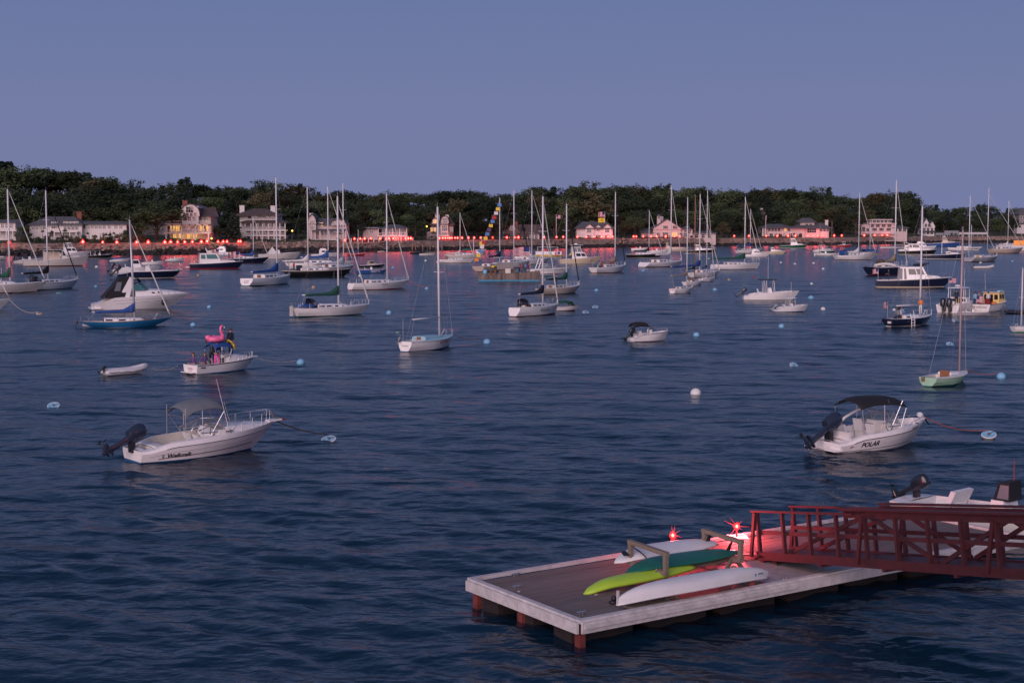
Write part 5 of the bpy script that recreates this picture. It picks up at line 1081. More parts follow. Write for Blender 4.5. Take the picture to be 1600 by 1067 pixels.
# --- flamingo boat
b = fl = Boat('motorboat', 'white walkaround boat with people aboard and pink flamingo on its blue canopy', 'motorboat', 278, 418, 580, 33, 'white', 'blue', 'black', beam=.37, fb=.165, fs=.12, tw=.95, over=.14, flare=.84, pb=2.4, sk=1.5, k=.72, bz=.025)
L = b.L; u = b.u
b.deck([(.05,.52,.10,.62*u)], mats=('white','offwhite')); b.rub('black', .02)
b.transom_text('Sea Ritz', b.Z(0)*.50, .26*u, 'redink'); b.transom_text('MARBLEHEAD', b.Z(0)*.32, .10*u, 'ink')
b.part(MB().box(b.X(.05),b.X(.12),-b.H.b(.05)-.03,-b.H.b(.05)-.005,b.Z(.05)*.68,b.Z(.05)*.80), 'registration_plate', 'black')
b.part(MB().box(b.X(-.07),b.X(0),-.95*u,.95*u,.14*u,.20*u), 'swim_platform', 'white')
b.part(MB().box(b.X(-.05),b.X(-.03),-.9*u,-.78*u,-.2,.14*u).box(b.X(-.05),b.X(-.03),-.6*u,-.48*u,-.2,.14*u).box(b.X(-.05),b.X(-.03),.2*u,.6*u,-.2,.1*u), 'platform_bracket', 'rust')
rings = []
for i in range(9):
    t = lerp(.53,.94,i/8); w = b.H.b(t)*.74; hh = .55*u*(1-(i/8)**2.2)+.04; z = b.Z(t)
    rings.append([(b.X(t),-w,z-.01),(b.X(t),-w*.86,z+hh*.85),(b.X(t),-w*.4,z+hh),(b.X(t),w*.4,z+hh),(b.X(t),w*.86,z+hh*.85),(b.X(t),w,z-.01)])
b.part(MB().loft(rings, 0, closed=False).add(rings[0], [tuple(range(6))]), 'cuddy_deck', 'white', None, 'auto')
b.part(MB().box(b.X(.50),b.X(.53),-.9*u,.9*u,b.Z(.5)-.6*u,b.Z(.5)+.5*u), 'dashboard', 'white')
b.part(MB().box(b.X(.495),b.X(.50),-.25*u,.3*u,b.Z(.5)-.55*u,b.Z(.5)+.35*u), 'companionway', 'black')
b.windshield(.44, .60, b.Z(.55)+.48*u, .48*u, .92*u, .8, 'glass')
b.seat(.13, .1*u, b.Z(.1)-.6*u, 1.8*u, .4*u, .42*u, .1, name='stern_bench'); b.seat(.40, .5*u, b.Z(.4)-.6*u, .5*u, .45*u, .55*u, .4*u)
b.bimini(.30, .57, .95*u, b.Z(.4)+1.95*u, 'coverblue', [(.33,.02),(.40,.4),(.50,.98)], b.Z(.4)+.05, drop=.26)
b.rail(.58, .985, .45*u, 5, .014, lift=.25); b.part(MB().hexa([(b.X(.955),-.2*u,b.Z(.97)),(b.X(1.05),-.14*u,b.Z(1)),(b.X(1.05),.14*u,b.Z(1)),(b.X(.955),.2*u,b.Z(.97)),(b.X(.955),-.2*u,b.Z(.97)+.06),(b.X(1.05),-.14*u,b.Z(1)+.06),(b.X(1.05),.14*u,b.Z(1)+.06),(b.X(.955),.2*u,b.Z(.97)+.06)]), 'bow_pulpit', 'white')
b.line(463, 570, 'rope', .02, .2)
fz = b.Z(.4)-.6*u
aboard(b, .12, .70*u, fz+.18*u, 'person in purple hooded top sitting at the stern of the flamingo boat', 200, pose='sit', shirt='purple', pants='purple', hair='hairdark', long=True, scale=.95)
aboard(b, .20, -.15*u, fz+.24*u, 'person with long brown hair sitting hunched beside the purple hooded one', 250, pose='sit_lean', shirt='purple', pants='jeans', hair='hairbrown', long=True, scale=.95)
aboard(b, .36, -.55*u, fz-.15*u, 'person in dark top and pink patterned bottoms holding a blue cup', 250, pose='front', shirt='covernavy', pants='pinkprint', hair='hairbrown', scale=.95)
aboard(b, .36, .25*u, fz+.05, 'person in black with an arm raised under the blue canopy', 60, pose='arm_up', shirt='black', pants='black', hair='hairdark', scale=.98)
aboard(b, .66, .30*u, b.Z(.66)+.45*u, 'person in dark clothes standing on the flamingo boat foredeck', 20, pose='stand', shirt='covernavy', pants='jeans', hair='hairbrown', scale=.92)

c = tag(MB().lathe([(.03,0),(.04,.12),(.035,.12),(.03,.02)], 10).build('cup', 'shirtblue', None, True), 'blue cup held by the person in pink patterned bottoms', 'cup'); c.location = b.world(b.X(.36)-.12, -.55*u-.34, fz+1.0)
# flamingo
ft = thing('inflatable_flamingo', 'pink inflatable flamingo lying on the blue boat canopy', 'pool float', b.world(b.X(.40), 0, b.Z(.4)+1.98*u), R(b.h))
fu = u*1.35
ring = [Vector((.52*fu*math.cos(q), .42*fu*math.sin(q), .16*fu)) for q in [2*PI*k/20 for k in range(21)]]
MB().tube(ring, .19*fu, 12).build('ring_body', 'pink', ft, True)
neck = [(.50,.10),(.62,.30),(.50,.52),(.40,.74),(.42,.94),(.52,1.03),(.64,1.0)]
MB().tube([(x*fu,0,z*fu) for x, z in neck], [q*fu for q in (.16,.12,.10,.09,.09,.095,.075)], 10).build('neck', 'pink', ft, True)
MB().tube([(.64*fu,0,1.0*fu),(.72*fu,0,.92*fu),(.73*fu,0,.84*fu)], [.075*fu,.06*fu,.045*fu], 8).build('beak', 'shirtwhite', ft, True)
MB().tube([(.73*fu,0,.84*fu),(.70*fu,0,.76*fu),(.65*fu,0,.72*fu)], [.046*fu,.04*fu,.012*fu], 8).build('beak_tip', 'black', ft, True)
MB().tube([(-.45*fu,0,.2*fu),(-.66*fu,0,.28*fu),(-.82*fu,0,.36*fu)], [.24*fu,.20*fu,.06*fu], 10).build('tail', 'pink', ft, True)
for sg in (-1,1): MB().tube([(-.1*fu,sg*.44*fu,.2*fu),(.15*fu,sg*.52*fu,.22*fu),(.40*fu,sg*.46*fu,.16*fu)], [.08*fu,.19*fu,.10*fu], 8).build('wing', 'pink', ft, True)
# yellow tube slung from the canopy
yt = thing('swim_tube', 'yellow spotted swim tube hanging off the front of the blue canopy', 'pool float', b.world(b.X(.575), -.35*u, b.Z(.4)+1.95*u), R(b.h))
M('spots', (.75,.48,.02), .5, var=.85, scale=9)
MB().tube([(-.15*u,.5*u,.0),(.10*u,.3*u,.02*u),(.32*u,.05*u,-.15*u),(.42*u,-.15*u,-.45*u),(.45*u,-.25*u,-.8*u)], [.08*u,.11*u,.11*u,.11*u,.09*u], 10).build('tube', 'spots', yt, True)
inf = inflatable('grey inflatable dinghy towed behind the flamingo boat', 159, 234, 584, 22, 'hypalon')
inf.line(278, 578, 'rope', .016, .25, z=inf.Z(1)*1.3)
# --- small console boat with black bimini frame
b = Boat('motorboat', 'small white open motorboat with narrow black bimini and bow rail', 'motorboat', 978, 1052, 532, 30, 'white', 'lav', 'black', beam=.40, fb=.21, fs=.145, tw=.92, over=.12, step=.4, pb=2.5, sk=1.3, k=.45, bz=.012)
u = b.u; b.deck([(.10,.55,.14,.45*u),(.62,.92,.25,.3*u)], mats=('white','vinyl'))
b.outboard(0, 42, 'motor', 1.75, z=b.Z(0)+.45*u, x=b.X(.02)); b.console(.50, b.Z(.5)-.45*u, .5*u, 1.0*u, .7*u, 'white', .5*u)
b.seat(.28, 0, b.Z(.3)-.45*u, 1.2*u, .6*u, .5*u, .45*u); b.seat(.10, 0, b.Z(.1)-.3*u, 1.6*u, .4*u, .4*u, 0)
b.bimini(.02, .40, 1.0*u, b.Z(.3)+1.95*u, 'coverblack', [(.10,.05),(.36,.95)], b.Z(.2)+.1, drop=.2, r=.022, th=.12)
b.part(MB().tube([(b.X(.40),-.95*u,b.Z(.3)+1.7*u),(b.X(.56),-.9*u,b.Z(.5)+.2)], .014, 4), 'canopy_strap', 'ropedark')
b.rail(.58, .97, .42*u, 4, .016); b.line(1083, 524, 'rope', .018, .3)
# --- express cruiser with black canvas
b = Boat('cabin_cruiser', 'white express cruiser with black canvas enclosure behind the blue sloop', 'motorboat', 147, 296, 483, 8, 'white', 'offwhite', beam=.32, fb=.165, fs=.125, tw=.92, over=.24, flare=.8, step=.45, pb=2.3, sk=1.1, k=.35, bz=.02, ns=28)
L = b.L; u = b.u
b.deck([(.08,.42,.10,.5*u)], mats=('white','offwhite')); b.stripe(.72,'lav',.02,.2,.97,.1); b.stripe(.45,'covergrey',.014,.25,.93,.2)
b.part(MB().box(b.X(-.03),b.X(.07),-1.05*u,1.05*u,.12*u,.2*u), 'swim_platform', 'white')
rings = []
for i in range(12):
    t = lerp(.42,.97,i/11); w = b.H.b(t)*.9; hh = .50*u*(1-(i/11)**2)+.02; z = b.Z(t)
    rings.append([(b.X(t),-w,z-.02),(b.X(t),-w*.85,z+hh*.75),(b.X(t),-w*.45,z+hh),(b.X(t),w*.45,z+hh),(b.X(t),w*.85,z+hh*.75),(b.X(t),w,z-.02)])
cu = b.part(MB().loft(rings, 0, closed=False), 'foredeck', 'white', None, 'auto')
for t in (.60,.66): b.part(MB().tube([(b.X(t)-.07*u,-b.H.b(t)*.86,b.Z(t)+.22*u),(b.X(t)+.1*u,-b.H.b(t)*.85,b.Z(t)+.2*u)], .05*u, 6), 'port_light', 'darkglass', cu)
b.windshield(.36, .58, b.Z(.5)+.40*u, .55*u, .98*u, 1.0, 'tealglass')
m = MB()
for sg in (-1,1): m.hexa([(b.X(.25),sg*1.02*u,b.Z(.3)),(b.X(.36),sg*1.02*u,b.Z(.3)),(b.X(.36),sg*.94*u,b.Z(.3)),(b.X(.25),sg*.94*u,b.Z(.3)),(b.X(.36),sg*.98*u,b.Z(.4)+1.35*u),(b.X(.41),sg*.98*u,b.Z(.4)+1.35*u),(b.X(.41),sg*.90*u,b.Z(.4)+1.35*u),(b.X(.36),sg*.90*u,b.Z(.4)+1.35*u)])
m.box(b.X(.36),b.X(.41),-.98*u,.98*u,b.Z(.4)+1.30*u,b.Z(.4)+1.42*u); b.part(m, 'radar_arch', 'white')
r0 = [(b.X(.09),-1.05*u,b.Z(.2)-.02),(b.X(.20),-1.0*u,b.Z(.3)+.75*u),(b.X(.26),-.95*u,b.Z(.4)+1.32*u),(b.X(.39),-.92*u,b.Z(.4)+1.42*u),(b.X(.47),-.85*u,b.Z(.4)+1.25*u),(b.X(.49),-.85*u,b.Z(.4)+.95*u)]
rr = [[Vector((x, y*k, z+.06*u*(1-k*k) if i else z)) for k in (1,.9,.45,0,-.45,-.9,-1)] for i, (x,y,z) in enumerate(r0)]
cv = b.part(MB().loft(rr, 0, closed=False), 'canvas_enclosure', 'coverblack', None, 'auto')
for sg in (-1,1):
    b.part(MB().add([(b.X(.10),sg*1.05*u,b.Z(.2)),(b.X(.31),sg*1.03*u,b.Z(.3)),(b.X(.38),sg*.95*u,b.Z(.4)+1.38*u),(b.X(.26),sg*.95*u,b.Z(.4)+1.3*u),(b.X(.20),sg*1.0*u,b.Z(.3)+.72*u)], [(0,1,2,3,4)]), 'side_curtain', 'coverblack', cv)
    b.part(MB().add([(b.X(.205),sg*1.035*u,b.Z(.3)+.45*u),(b.X(.265),sg*1.03*u,b.Z(.3)+.45*u),(b.X(.285),sg*.985*u,b.Z(.3)+1.1*u),(b.X(.235),sg*.985*u,b.Z(.3)+1.1*u)], [(0,1,2,3)]), 'vinyl_window', 'clearvinyl', cv)
b.rail(.62, .985, .38*u, 5, .014, lift=.1)
b.part(MB().tube([(b.X(.70),-b.H.b(.7)-.12*u,b.Z(.7)*.30),(b.X(.70),-b.H.b(.7)-.12*u,b.Z(.7)*.42),(b.X(.70),-b.H.b(.7)-.12*u,b.Z(.7)*.75)], [.08*u,.13*u,.08*u], 8), 'fender', 'covernavy', None, True)
b.antenna(.36, 0, b.Z(.4)+1.4*u, .9*u, -.1)
# --- launch tied behind the gangway float
b = dkb = Boat('motorboat', 'white open launch with black console screen moored behind the gangway float', 'motorboat', 1398, 1690, 830, -30, 'white', 'lav', beam=.36, fb=.15, fs=.11, tw=.85, over=.12, k=.3, bz=.01)
u = b.u; b.deck([(.10,.85,.12,.45*u)], mats=('white','vinyl'))
b.outboard(0, 58, 'motor', 1.15, z=b.Z(0)+.30*u, x=b.X(.06)); b.console(.60, b.Z(.5)-.42*u, .5*u, .85*u, .75*u, 'white', 0)
m = MB().hexa([(b.X(.555),-.42*u,b.Z(.5)+.42*u),(b.X(.65),-.42*u,b.Z(.5)+.42*u),(b.X(.65),.42*u,b.Z(.5)+.42*u),(b.X(.555),.42*u,b.Z(.5)+.42*u),(b.X(.585),-.40*u,b.Z(.5)+1.08*u),(b.X(.645),-.40*u,b.Z(.5)+1.12*u),(b.X(.645),.40*u,b.Z(.5)+1.12*u),(b.X(.585),.40*u,b.Z(.5)+1.08*u)])
ws = b.part(m, 'spray_screen', 'coverblack')
b.part(MB().add([(b.X(.578),-.425*u,b.Z(.5)+.5*u),(b.X(.642),-.425*u,b.Z(.5)+.5*u),(b.X(.642),-.412*u,b.Z(.5)+1.0*u),(b.X(.595),-.412*u,b.Z(.5)+1.0*u)], [(0,1,2,3)]), 'screen_pane', 'clearvinyl', ws)
for sg in (-1,1): b.part(MB().tube([(b.X(.32),sg*.55*u,b.Z(.3)-.4*u),(b.X(.335),sg*.55*u,b.Z(.3)+.35*u)], .02, 5), 'seat_post', 'steel')
b.part(MB().hexa([(b.X(.30),-.62*u,b.Z(.3)+.12*u),(b.X(.33),-.62*u,b.Z(.3)+.10*u),(b.X(.33),.62*u,b.Z(.3)+.10*u),(b.X(.30),.62*u,b.Z(.3)+.12*u),(b.X(.33),-.62*u,b.Z(.3)+.58*u),(b.X(.36),-.62*u,b.Z(.3)+.56*u),(b.X(.36),.62*u,b.Z(.3)+.56*u),(b.X(.33),.62*u,b.Z(.3)+.58*u)]), 'seat_back', 'vinyl')
b.seat(.38, 0, b.Z(.3)-.42*u, 1.2*u, .55*u, .42*u, 0); b.rail(.66,.97,.25*u,4,.016)
b.antenna(.62, .2*u, b.Z(.5)+1.1*u, .75*u, 0, .014, 'red')
# --- J24 style sloop
b = sail('white racing sloop with bare boom and red name on the hull side', 621, 722, 545, 45, 687, 323, 'white', 'bluebottom', furl=None, boom=True, cy=497, cx0=648, deckm='paleblue', k=.24, over=.10, counter=-.02, beam=.36, fb=.140, fs=.120, tw=.50, rails=False, ports=0, wheel=False, rake=-.02, cabmat='paleblue', spread=True)
u = b.L/9
b.text('HOT DOG', b.X(.46), b.Z(.5)*.56, .44*u, 'redink', .2, bold=.006, sx=.95, rise=.03)
b.transom_text('Marblehead', b.Z(0)*.55, .16*u, 'ink', 0)
b.outboard(.55*u, 40, 'motorgrey', .72, z=b.Z(0)+.10*u, x=b.X(-.03)); b.rail(.86,.985,.62*u,2,.014,name='pulpit'); b.stripe(.92,'ropedark',.012,.0,.98)
m = MB(); z = b.Z(0); m.tube([(b.X(.10),-.9*u,z),(b.X(.02),-.85*u,z+.55*u),(b.X(.01),.85*u,z+.55*u),(b.X(.10),.9*u,z)], .013, 5); b.part(m, 'stern_rail', 'steel')
b.part(MB().tube([(b.X(0),.5*u,z+.6*u),(b.X(-.07),.5*u,z+.85*u)], .02, 4).loft([[(b.X(-.05)+a,.5*u+c,z+.9*u+d) for a,c,d in ((-.45*u,-.12*u,0),(-.2*u,-.2*u,.05*u),(.2*u,0,.02*u),(-.2*u,.2*u,.05*u))],[(b.X(-.05)+a,.5*u+c,z+1.0*u+d) for a,c,d in ((-.45*u,-.12*u,0),(-.2*u,-.2*u,.05*u),(.2*u,0,.02*u),(-.2*u,.2*u,.05*u))]]), 'horseshoe_buoy', 'mint')
b.line(748, 533, 'ropered', .02, .2); b.antenna(.02, .4*u, z, 2.4*u, 0, .01)
# --- light green day sailer
b = sail('pale green daysailer with brown plywood companionway board and bare mast', 1434, 1526, 599, 62, 1497, 360, 'mint', 'teal', furl=None, boom=False, over=.10, counter=-.01, beam=.38, fb=.135, fs=.115, tw=.62, rails=False, ports=0, wheel=False, k=.36, auto=False, spar='sparpink', mr=.055, spread=False, cabmat='white', well=(.06,.42)) if M('sparpink', (.42,.30,.30), .4, var=.08) else None
u = b.L/9
b.part(MB().hexa([(b.X(.415),-.62*u,b.Z(.4)-.3*u),(b.X(.43),-.62*u,b.Z(.4)-.3*u),(b.X(.43),.55*u,b.Z(.4)-.3*u),(b.X(.415),.55*u,b.Z(.4)-.3*u),(b.X(.415),-.62*u,b.Z(.4)+.58*u),(b.X(.43),-.62*u,b.Z(.4)+.58*u),(b.X(.43),.55*u,b.Z(.4)+.58*u),(b.X(.415),.55*u,b.Z(.4)+.58*u)]), 'companionway_board', 'wood')
b.part(MB().box(b.X(-.02),b.X(0)+.02,.35*u,.75*u,b.Z(0)*.55,b.Z(0)*.98), 'transom_plate', 'teak')
b.line(1560, 590, 'ropered', .02, .15); b.stripe(.93,'offwhite',.03,.0,.98)
# --- navy sloop with swimmers
b = ns = sail('navy blue sloop with people in the cockpit and a child beside its mast', 1375, 1468, 508, 20, 1436, 322, 'navy', 'offwhite', furl=None, boom=True, cy=477, cx0=1404,  over=.13, counter=.03, fb=.125, fs=.10, rails=False, ports=2, wheel=False, deckm='deck', k=.3)
u = b.L/9
b.rail(.88,.99,.6*u,2,.013,name='pulpit'); m = MB()
for a in (.30,.37): m.tube([(b.X(a),-b.H.b(.3)+.05,b.Z(.3)+.9*u if a>.35 else b.Z(.3)+.6*u),(b.X(a),-b.H.b(.3)-.10,b.Z(.3)),(b.X(a),-b.H.b(.3)-.12,-.1)], .03, 5)
for z in (.12,.42,.75): m.tube([(b.X(.30),-b.H.b(.3)-.11,z*u),(b.X(.37),-b.H.b(.3)-.11,z*u)], .035, 5)
b.part(m, 'boarding_ladder', 'white'); b.part(MB().box(b.X(0)-.03,b.X(0)+.01,-.55*u,-.05*u,b.Z(0)*.45,b.Z(0)*.72), 'name_board', 'offwhite'); b.outboard(.6*u, 10, 'motor', .5, z=b.Z(0)*.7, x=b.X(-.02))
for i,(x,y,sh,hr,lb) in enumerate(((.16,-.5,'shirtgrey','hairdark','person in grey with dark hair sitting on the navy sloop cockpit rail'),(.23,-.45,'shirtwhite','hairdark','person in pale top with dark hair in the navy sloop cockpit'),(.30,.25,'maroon','hairbrown','person with auburn hair in the navy sloop cockpit'),(.38,.45,'shirtlight','hairbrown','person in pale blue leaning on the navy sloop cabin'))):
    aboard(b, x, y*u, b.Z(.2)+.22*u, lb, 90+40*i, pose='sit_lean' if i%2 else 'sit', shirt=sh, hair=hr, long=i<3, scale=.92)
aboard(b, b.H.tof(b.mxl-.35*u,.5), -.2*u, b.Z(.6)+.30*u, 'child in orange life vest standing beside the mast of the navy sloop', 200, pose='front', shirt='orange', pants='shirtwhite', scale=.82)
us_flag('small US flag flying off the stern of the navy sloop', b.world(b.X(.0),0,b.Z(0)), 1.1*u, .75*u, 5+b.h, 2.0*u, .015)
# ================================================================ sailing boats on their moorings
S_ = sail
b = S_('grey-white sloop with green sail cover at the bare edge of the fleet', -75, 66, 458, 6, 14, 296, 'offwhite', 'darkred', cover='covergreen', cy=432, cx0=-20, ports=4, furltop=298, fb=.115, fs=.09)
b.antenna(.55, .3, b.Z(.5), 2.2, 0, .04); b.line(20, 462, 'rope', .03)
S_('white sloop with black sail cover and black sheer stripe', 36, 126, 452, 8, 76, 298, 'white', 'black', 'black', cover='coverblack', cy=426, cx0=42, furl='coverblack', dodger='covernavy', dodger_t=.16)
b = S_('white sloop with only its bow reaching past the green-covered sloop', -118, 9, 485, 4, -60, 300, 'white', 'teal', cover='covergreen', furl='coverwhite'); b.line(60, 491, 'rope', .03, .6)
S_('bright blue classic sloop with long overhangs and blue sail cover', 127, 265, 511, 3, 210, 344, 'blue', 'offwhite', cover='coverblue', cy=487, cx0=152, spar='alu', over=.20, counter=.17, fb=.10, fs=.072, deckm='teak', dip=.018, rails=True, ports=3, tw=.32, beam=.27, rake=-.03).outboard(.2, 20, 'motor', .5, z=.4)
b = S_('white racing sloop with blue mainsail cover and number on its transom', 378, 463, 445, 24, 433, 277, 'white', 'teal', cover='coverblue', cy=424, cx0=396, furl=None, tw=.62, counter=-.03, over=.06); b.transom_text('127', b.Z(0)*.4, .55, 'ink', 0, .2)
b = S_('black sloop with long white mainsail on its boom and teak deck', 440, 548, 433, 9, 482, 293, 'black', 'teal', 'offwhite', cover='coverwhite', cy=408, cx0=446, furl=None, deckm='teak', over=.10, counter=.10, ports=4)
aboard(b, .18, -.5, b.Z(.2)-.2, 'person in red at the helm of the black sloop', 30, pose='stand', shirt='shirtred'); aboard(b, .10, .3, b.Z(.1)-.2, 'person in white standing aft on the black sloop', 100, pose='front', shirt='shirtwhite')
b.part(MB().box(b.X(.22),b.X(.30),-.9,.9,b.Z(.2),b.Z(.2)+.9), 'cockpit_canvas', 'covernavy')
S_('white sloop with bright blue sail cover lying behind the black sloop', 446, 552, 421, 6, 513, 292, 'white', 'bluebottom', cover='coverblue', cy=402, cx0=474, over=.14)
S_('white sloop with loosely flaked mainsail behind the black sloop', 488, 560, 427, 6, 537, 286, 'offwhite', 'bluebottom', cover='coverwhite', cy=412, cx0=492, furl=None, ports=3)
b = S_('cream-white sloop with red bottom paint and bare boom', 545, 645, 452, 3, 605, 303, 'white', 'red', cover=None, boom=False, counter=-.03, ports=4); b.text('Shadow', b.X(.42), b.Z(.4)*.66, .34, 'ink', .2); b.line(668, 451, 'ropered', .03, .3)
b = S_('white sloop with dark green sail cover, blue cockpit canvas and teal waterline', 454, 584, 493, 4, 529, 307, 'white', 'teal', cover='covergreen', cy=460, cx0=478, dodger='covernavy', dodger_t=.20, furltop=318, ports=4, fb=.12, fs=.10)
b.part(MB().box(b.X(.11),b.X(.22),-.95,.95,b.Z(.1)+.12,b.Z(.1)+.34), 'cockpit_cover', 'coverblue'); b.part(MB().box(b.X(-.03),b.X(.0),-.12,.12,.1,b.Z(0)+.2), 'rudder_head', 'offwhite')
S_('white sloop with brown dodger behind the tall bare-boomed racer', 684, 742, 411, 8, 719, 333, 'white', 'darkred', cover='coverwhite', cy=396, cx0=699, dodger='teak', dodger_t=.2, tw=.8, counter=-.05)
b = S_('white rounded-stern ketch dressed with signal flags', 738, 800, 424, 30, 781, 309, 'tanhull', 'darkred', cover='covernavy', cy=401, cx0=763, furl=None, tw=.85, fb=.13, fs=.11, spread=False); kt = b
b.part(MB().loft([[(b.X(.25)+a, -b.H.b(.3)-.35+c*.35, b.Z(.3)*.95+d) for c, d in ((math.cos(q), .2*math.sin(q)) for q in [2*PI*j/8 for j in range(8)])] for a in (0,)]+[[(b.X(.25)+a, -b.H.b(.3)-.3+.30*math.cos(q), b.Z(.3)+.2*math.sin(q)) for q in [2*PI*j/8 for j in range(8)]] for a in (.6,2.2,3.2)]), 'deck_kayak', 'yellow')
b = S_('white sloop with long bare boom rafted behind the timber barge', 770, 836, 418, 10, 803, 298, 'white', 'bluebottom', cy=402, cx0=773, furl='coverblack')
S_('white sloop with pale furled jib rafted beyond the timber barge', 800, 866, 413, 8, 831, 298, 'white', 'teal', cy=404)
b = S_('white sloop with navy sail cover and navy dodger, script name on its side', 796, 882, 492, 22, 848, 307, 'white', 'darkred', cover='covernavy', cy=458, cx0=813, dodger='covernavy', dodger_t=.16, furltop=314, tw=.56, counter=-.04, over=.08, fb=.13, fs=.115); b.text('Antares', b.X(.36), b.Z(.4)*.48, .48, 'ink', .35, sx=1.1)
b = S_('tan sloop with green sail cover, green canvas and black furled jib', 836, 913, 459, 16, 885, 319, 'tanhull', 'teal', cover='covergreen', cy=436, cx0=853, furl='coverblack', bimini='covergreen', cabmat='offwhite'); grn = b
aboard(b, .32, -.6, b.Z(.3)-.1, 'person in red cap and navy top aboard the tan sloop with green covers', 180, pose='front', shirt='covernavy', hair='shirtred'); aboard(b, .06, -.3, b.Z(.1)-.2, 'person in bright blue at the stern of the tan sloop', 0, pose='sit', shirt='shirtblue')
b = S_('white sloop with tan sail cover and a crowd in its cockpit', 920, 984, 426, 18, 961, 300, 'white', 'red', cover='covertan', cy=410, cx0=938, furl='coverblack', spar='spar')
for i, (x, y, sh, lb) in enumerate(((.10,-.7,'shirtgrey','person in grey on the near cockpit bench of the crowded sloop'),(.16,.5,'shirtteal','person in teal in the cockpit of the crowded sloop'),(.22,-.6,'shirtred','person in red amid the cockpit of the crowded sloop'),(.28,.3,'shirtred','person in red by the companionway of the crowded sloop'),(.34,-.5,'shirtgrey','person in grey sitting on the cabin of the crowded sloop'),(.48,-.4,'maroon','person in maroon beside the mast of the crowded sloop'))): aboard(b, x, y, b.Z(x)+.15, lb, 60*i, pose='sit' if i%2 else 'sit_lean', shirt=sh)
us_flag('small US flag at the stern of the crowded white sloop', b.world(b.X(.0),0,b.Z(0)), 1.0, .7, b.h, 1.5, .02)
S_('black sloop with white deck and black sail cover', 977, 1036, 403, 6, 1014, 329, 'black', 'offwhite', 'offwhite', cover='coverblack', cy=392, cx0=990, over=.12)
S_('long white racing sloop with pale sail cover before the pink house', 1000, 1074, 417, 5, 1048, 290, 'white', 'darkred', cover='coverwhite', cy=398, cx0=1026, counter=-.09, tw=.75, fb=.10, fs=.085, over=.07)
b = S_('white sloop with tan sail cover and rounded transom before the rafted pair', 1044, 1089, 458, 66, 1073, 309, 'white', 'black', cover='covertan', cy=430, cx0=1050, furl=None, tw=.66, fb=.15, fs=.135, beam=.34, k=.30, counter=-.02); b.transom_text('SEA DOG', b.Z(0)*.55, .30, 'redink')
S_('white sloop with wooden mast lying beyond the rounded-transom sloop', 1062, 1105, 446, 60, 1085, 306, 'white', 'black', cover='coverblack', cy=420, furl=None, spar='sparwood', fb=.14, fs=.12, beam=.33, k=.34, dodger='teak')
S_('white sloop with black mast cover in the tight trio of moored sloops', 1088, 1122, 440, 56, 1104, 298, 'white', 'bluebottom', cover='covernavy', cy=418, fb=.14, fs=.12, k=.34)
S_('white sloop with blue sail cover half hidden by the tight trio', 1074, 1130, 433, 14, 1093, 304, 'white', 'bluebottom', cover='coverblue', cy=415, cx0=1052)
S_('white sloop with long green sail cover lying broadside', 1112, 1190, 421, 3, 1163, 308, 'white', 'bluebottom', cover='covergreen', cy=404, cx0=1110, over=.07, counter=-.04, ports=4)
S_('small white ketch with blue awning off the stone wall', 1148, 1192, 396, 6, 1172, 327, 'white', 'darkred', bimini='coverblue', cover='coverblue')
b = S_('white sloop with rounded blue cockpit canvas and white sail cover', 1303, 1371, 406, 4, 1341, 302, 'white', 'darkred', cover='coverwhite', cy=394, cx0=1320, dodger='coverblue', dodger_t=.20); b.part(MB().tube([(b.X(.08),-.9,b.Z(.1)+.5),(b.X(.16),-.9,b.Z(.1)+.5)], .7, 12), 'cockpit_canvas', 'coverblue')
S_('small white sloop with blue boat cover behind the blue-canvas sloop', 1344, 1372, 398, 4, 1359, 345, 'white', 'bluebottom', cabin=False, furl=None, boom=False, rails=False, cockpit=False).part(MB().loft([[(-3+2*i, -.9*math.cos(q), 1.0+.7*math.sin(q)) for q in [PI*j/6 for j in range(7)]] for i in range(4)], 0, False), 'boat_cover', 'coverblue')
b = S_('dark blue clipper-bowed ketch with tan awning and tall mast', 1351, 1424, 429, 22, 1397, 282, 'navy', 'darkred', 'offwhite', cover='covertan', cy=408, cx0=1374, bimini='covertan', dodger='covertan', fb=.13, fs=.12, tw=.6, deckm='offwhite', over=.16, counter=.06); aboard(b, .2, -.5, b.Z(.2)-.3, 'person in dark clothes under the tan awning of the blue ketch', 30, shirt='black')
S_('small wooden-masted catboat off the wide bungalow', 1274, 1306, 400, 4, 1281, 350, 'white', 'darkred', cabin=False, furl=None, boom=False, spar='sparwood', rails=False)
S_('dark green small sloop with orange wooden mast off the wide bungalow', 1282, 1308, 396, 4, 1299, 346, 'green', 'darkred', cabin=False, furl=None, boom=False, spar='sparwood', rails=False)
b = S_('grey-hulled sloop with white scooped transom and navy bimini', 1510, 1564, 409, 12, 1516, 307, 'greyhull', 'black', cover='coverwhite', cy=389, bimini='covernavy', tw=.85, counter=-.08); aboard(b, .2, -.5, b.Z(.2)-.2, 'person in yellow aboard the grey-hulled sloop', 40, pose='sit', shirt='yellow')
S_('pale pinkish ketch hull with dark awning moored off the right headland', 1545, 1600, 396, 5, 1546, 295, 'tanhull', 'darkred', cover='covernavy', furltop=305)
S_('white cutter with folded white sail off the right headland', 1558, 1602, 388, 5, 1575, 314, 'white', 'navy', cover='coverwhite', cy=382)
S_('tiny white day boat with green bottom at the bare right side', 1581, 1640, 518, 30, 1597, 420, 'white', 'buoygreen', cabin=False, furl=None, boom=False, rails=False, fb=.14, fs=.12)
b = S_('dark sloop with blue sail cover and people near the lit mansion', 345, 420, 411, 8, 396, 339, 'navy', 'darkred', 'offwhite', cover='coverblue', cy=398, cx0=376)
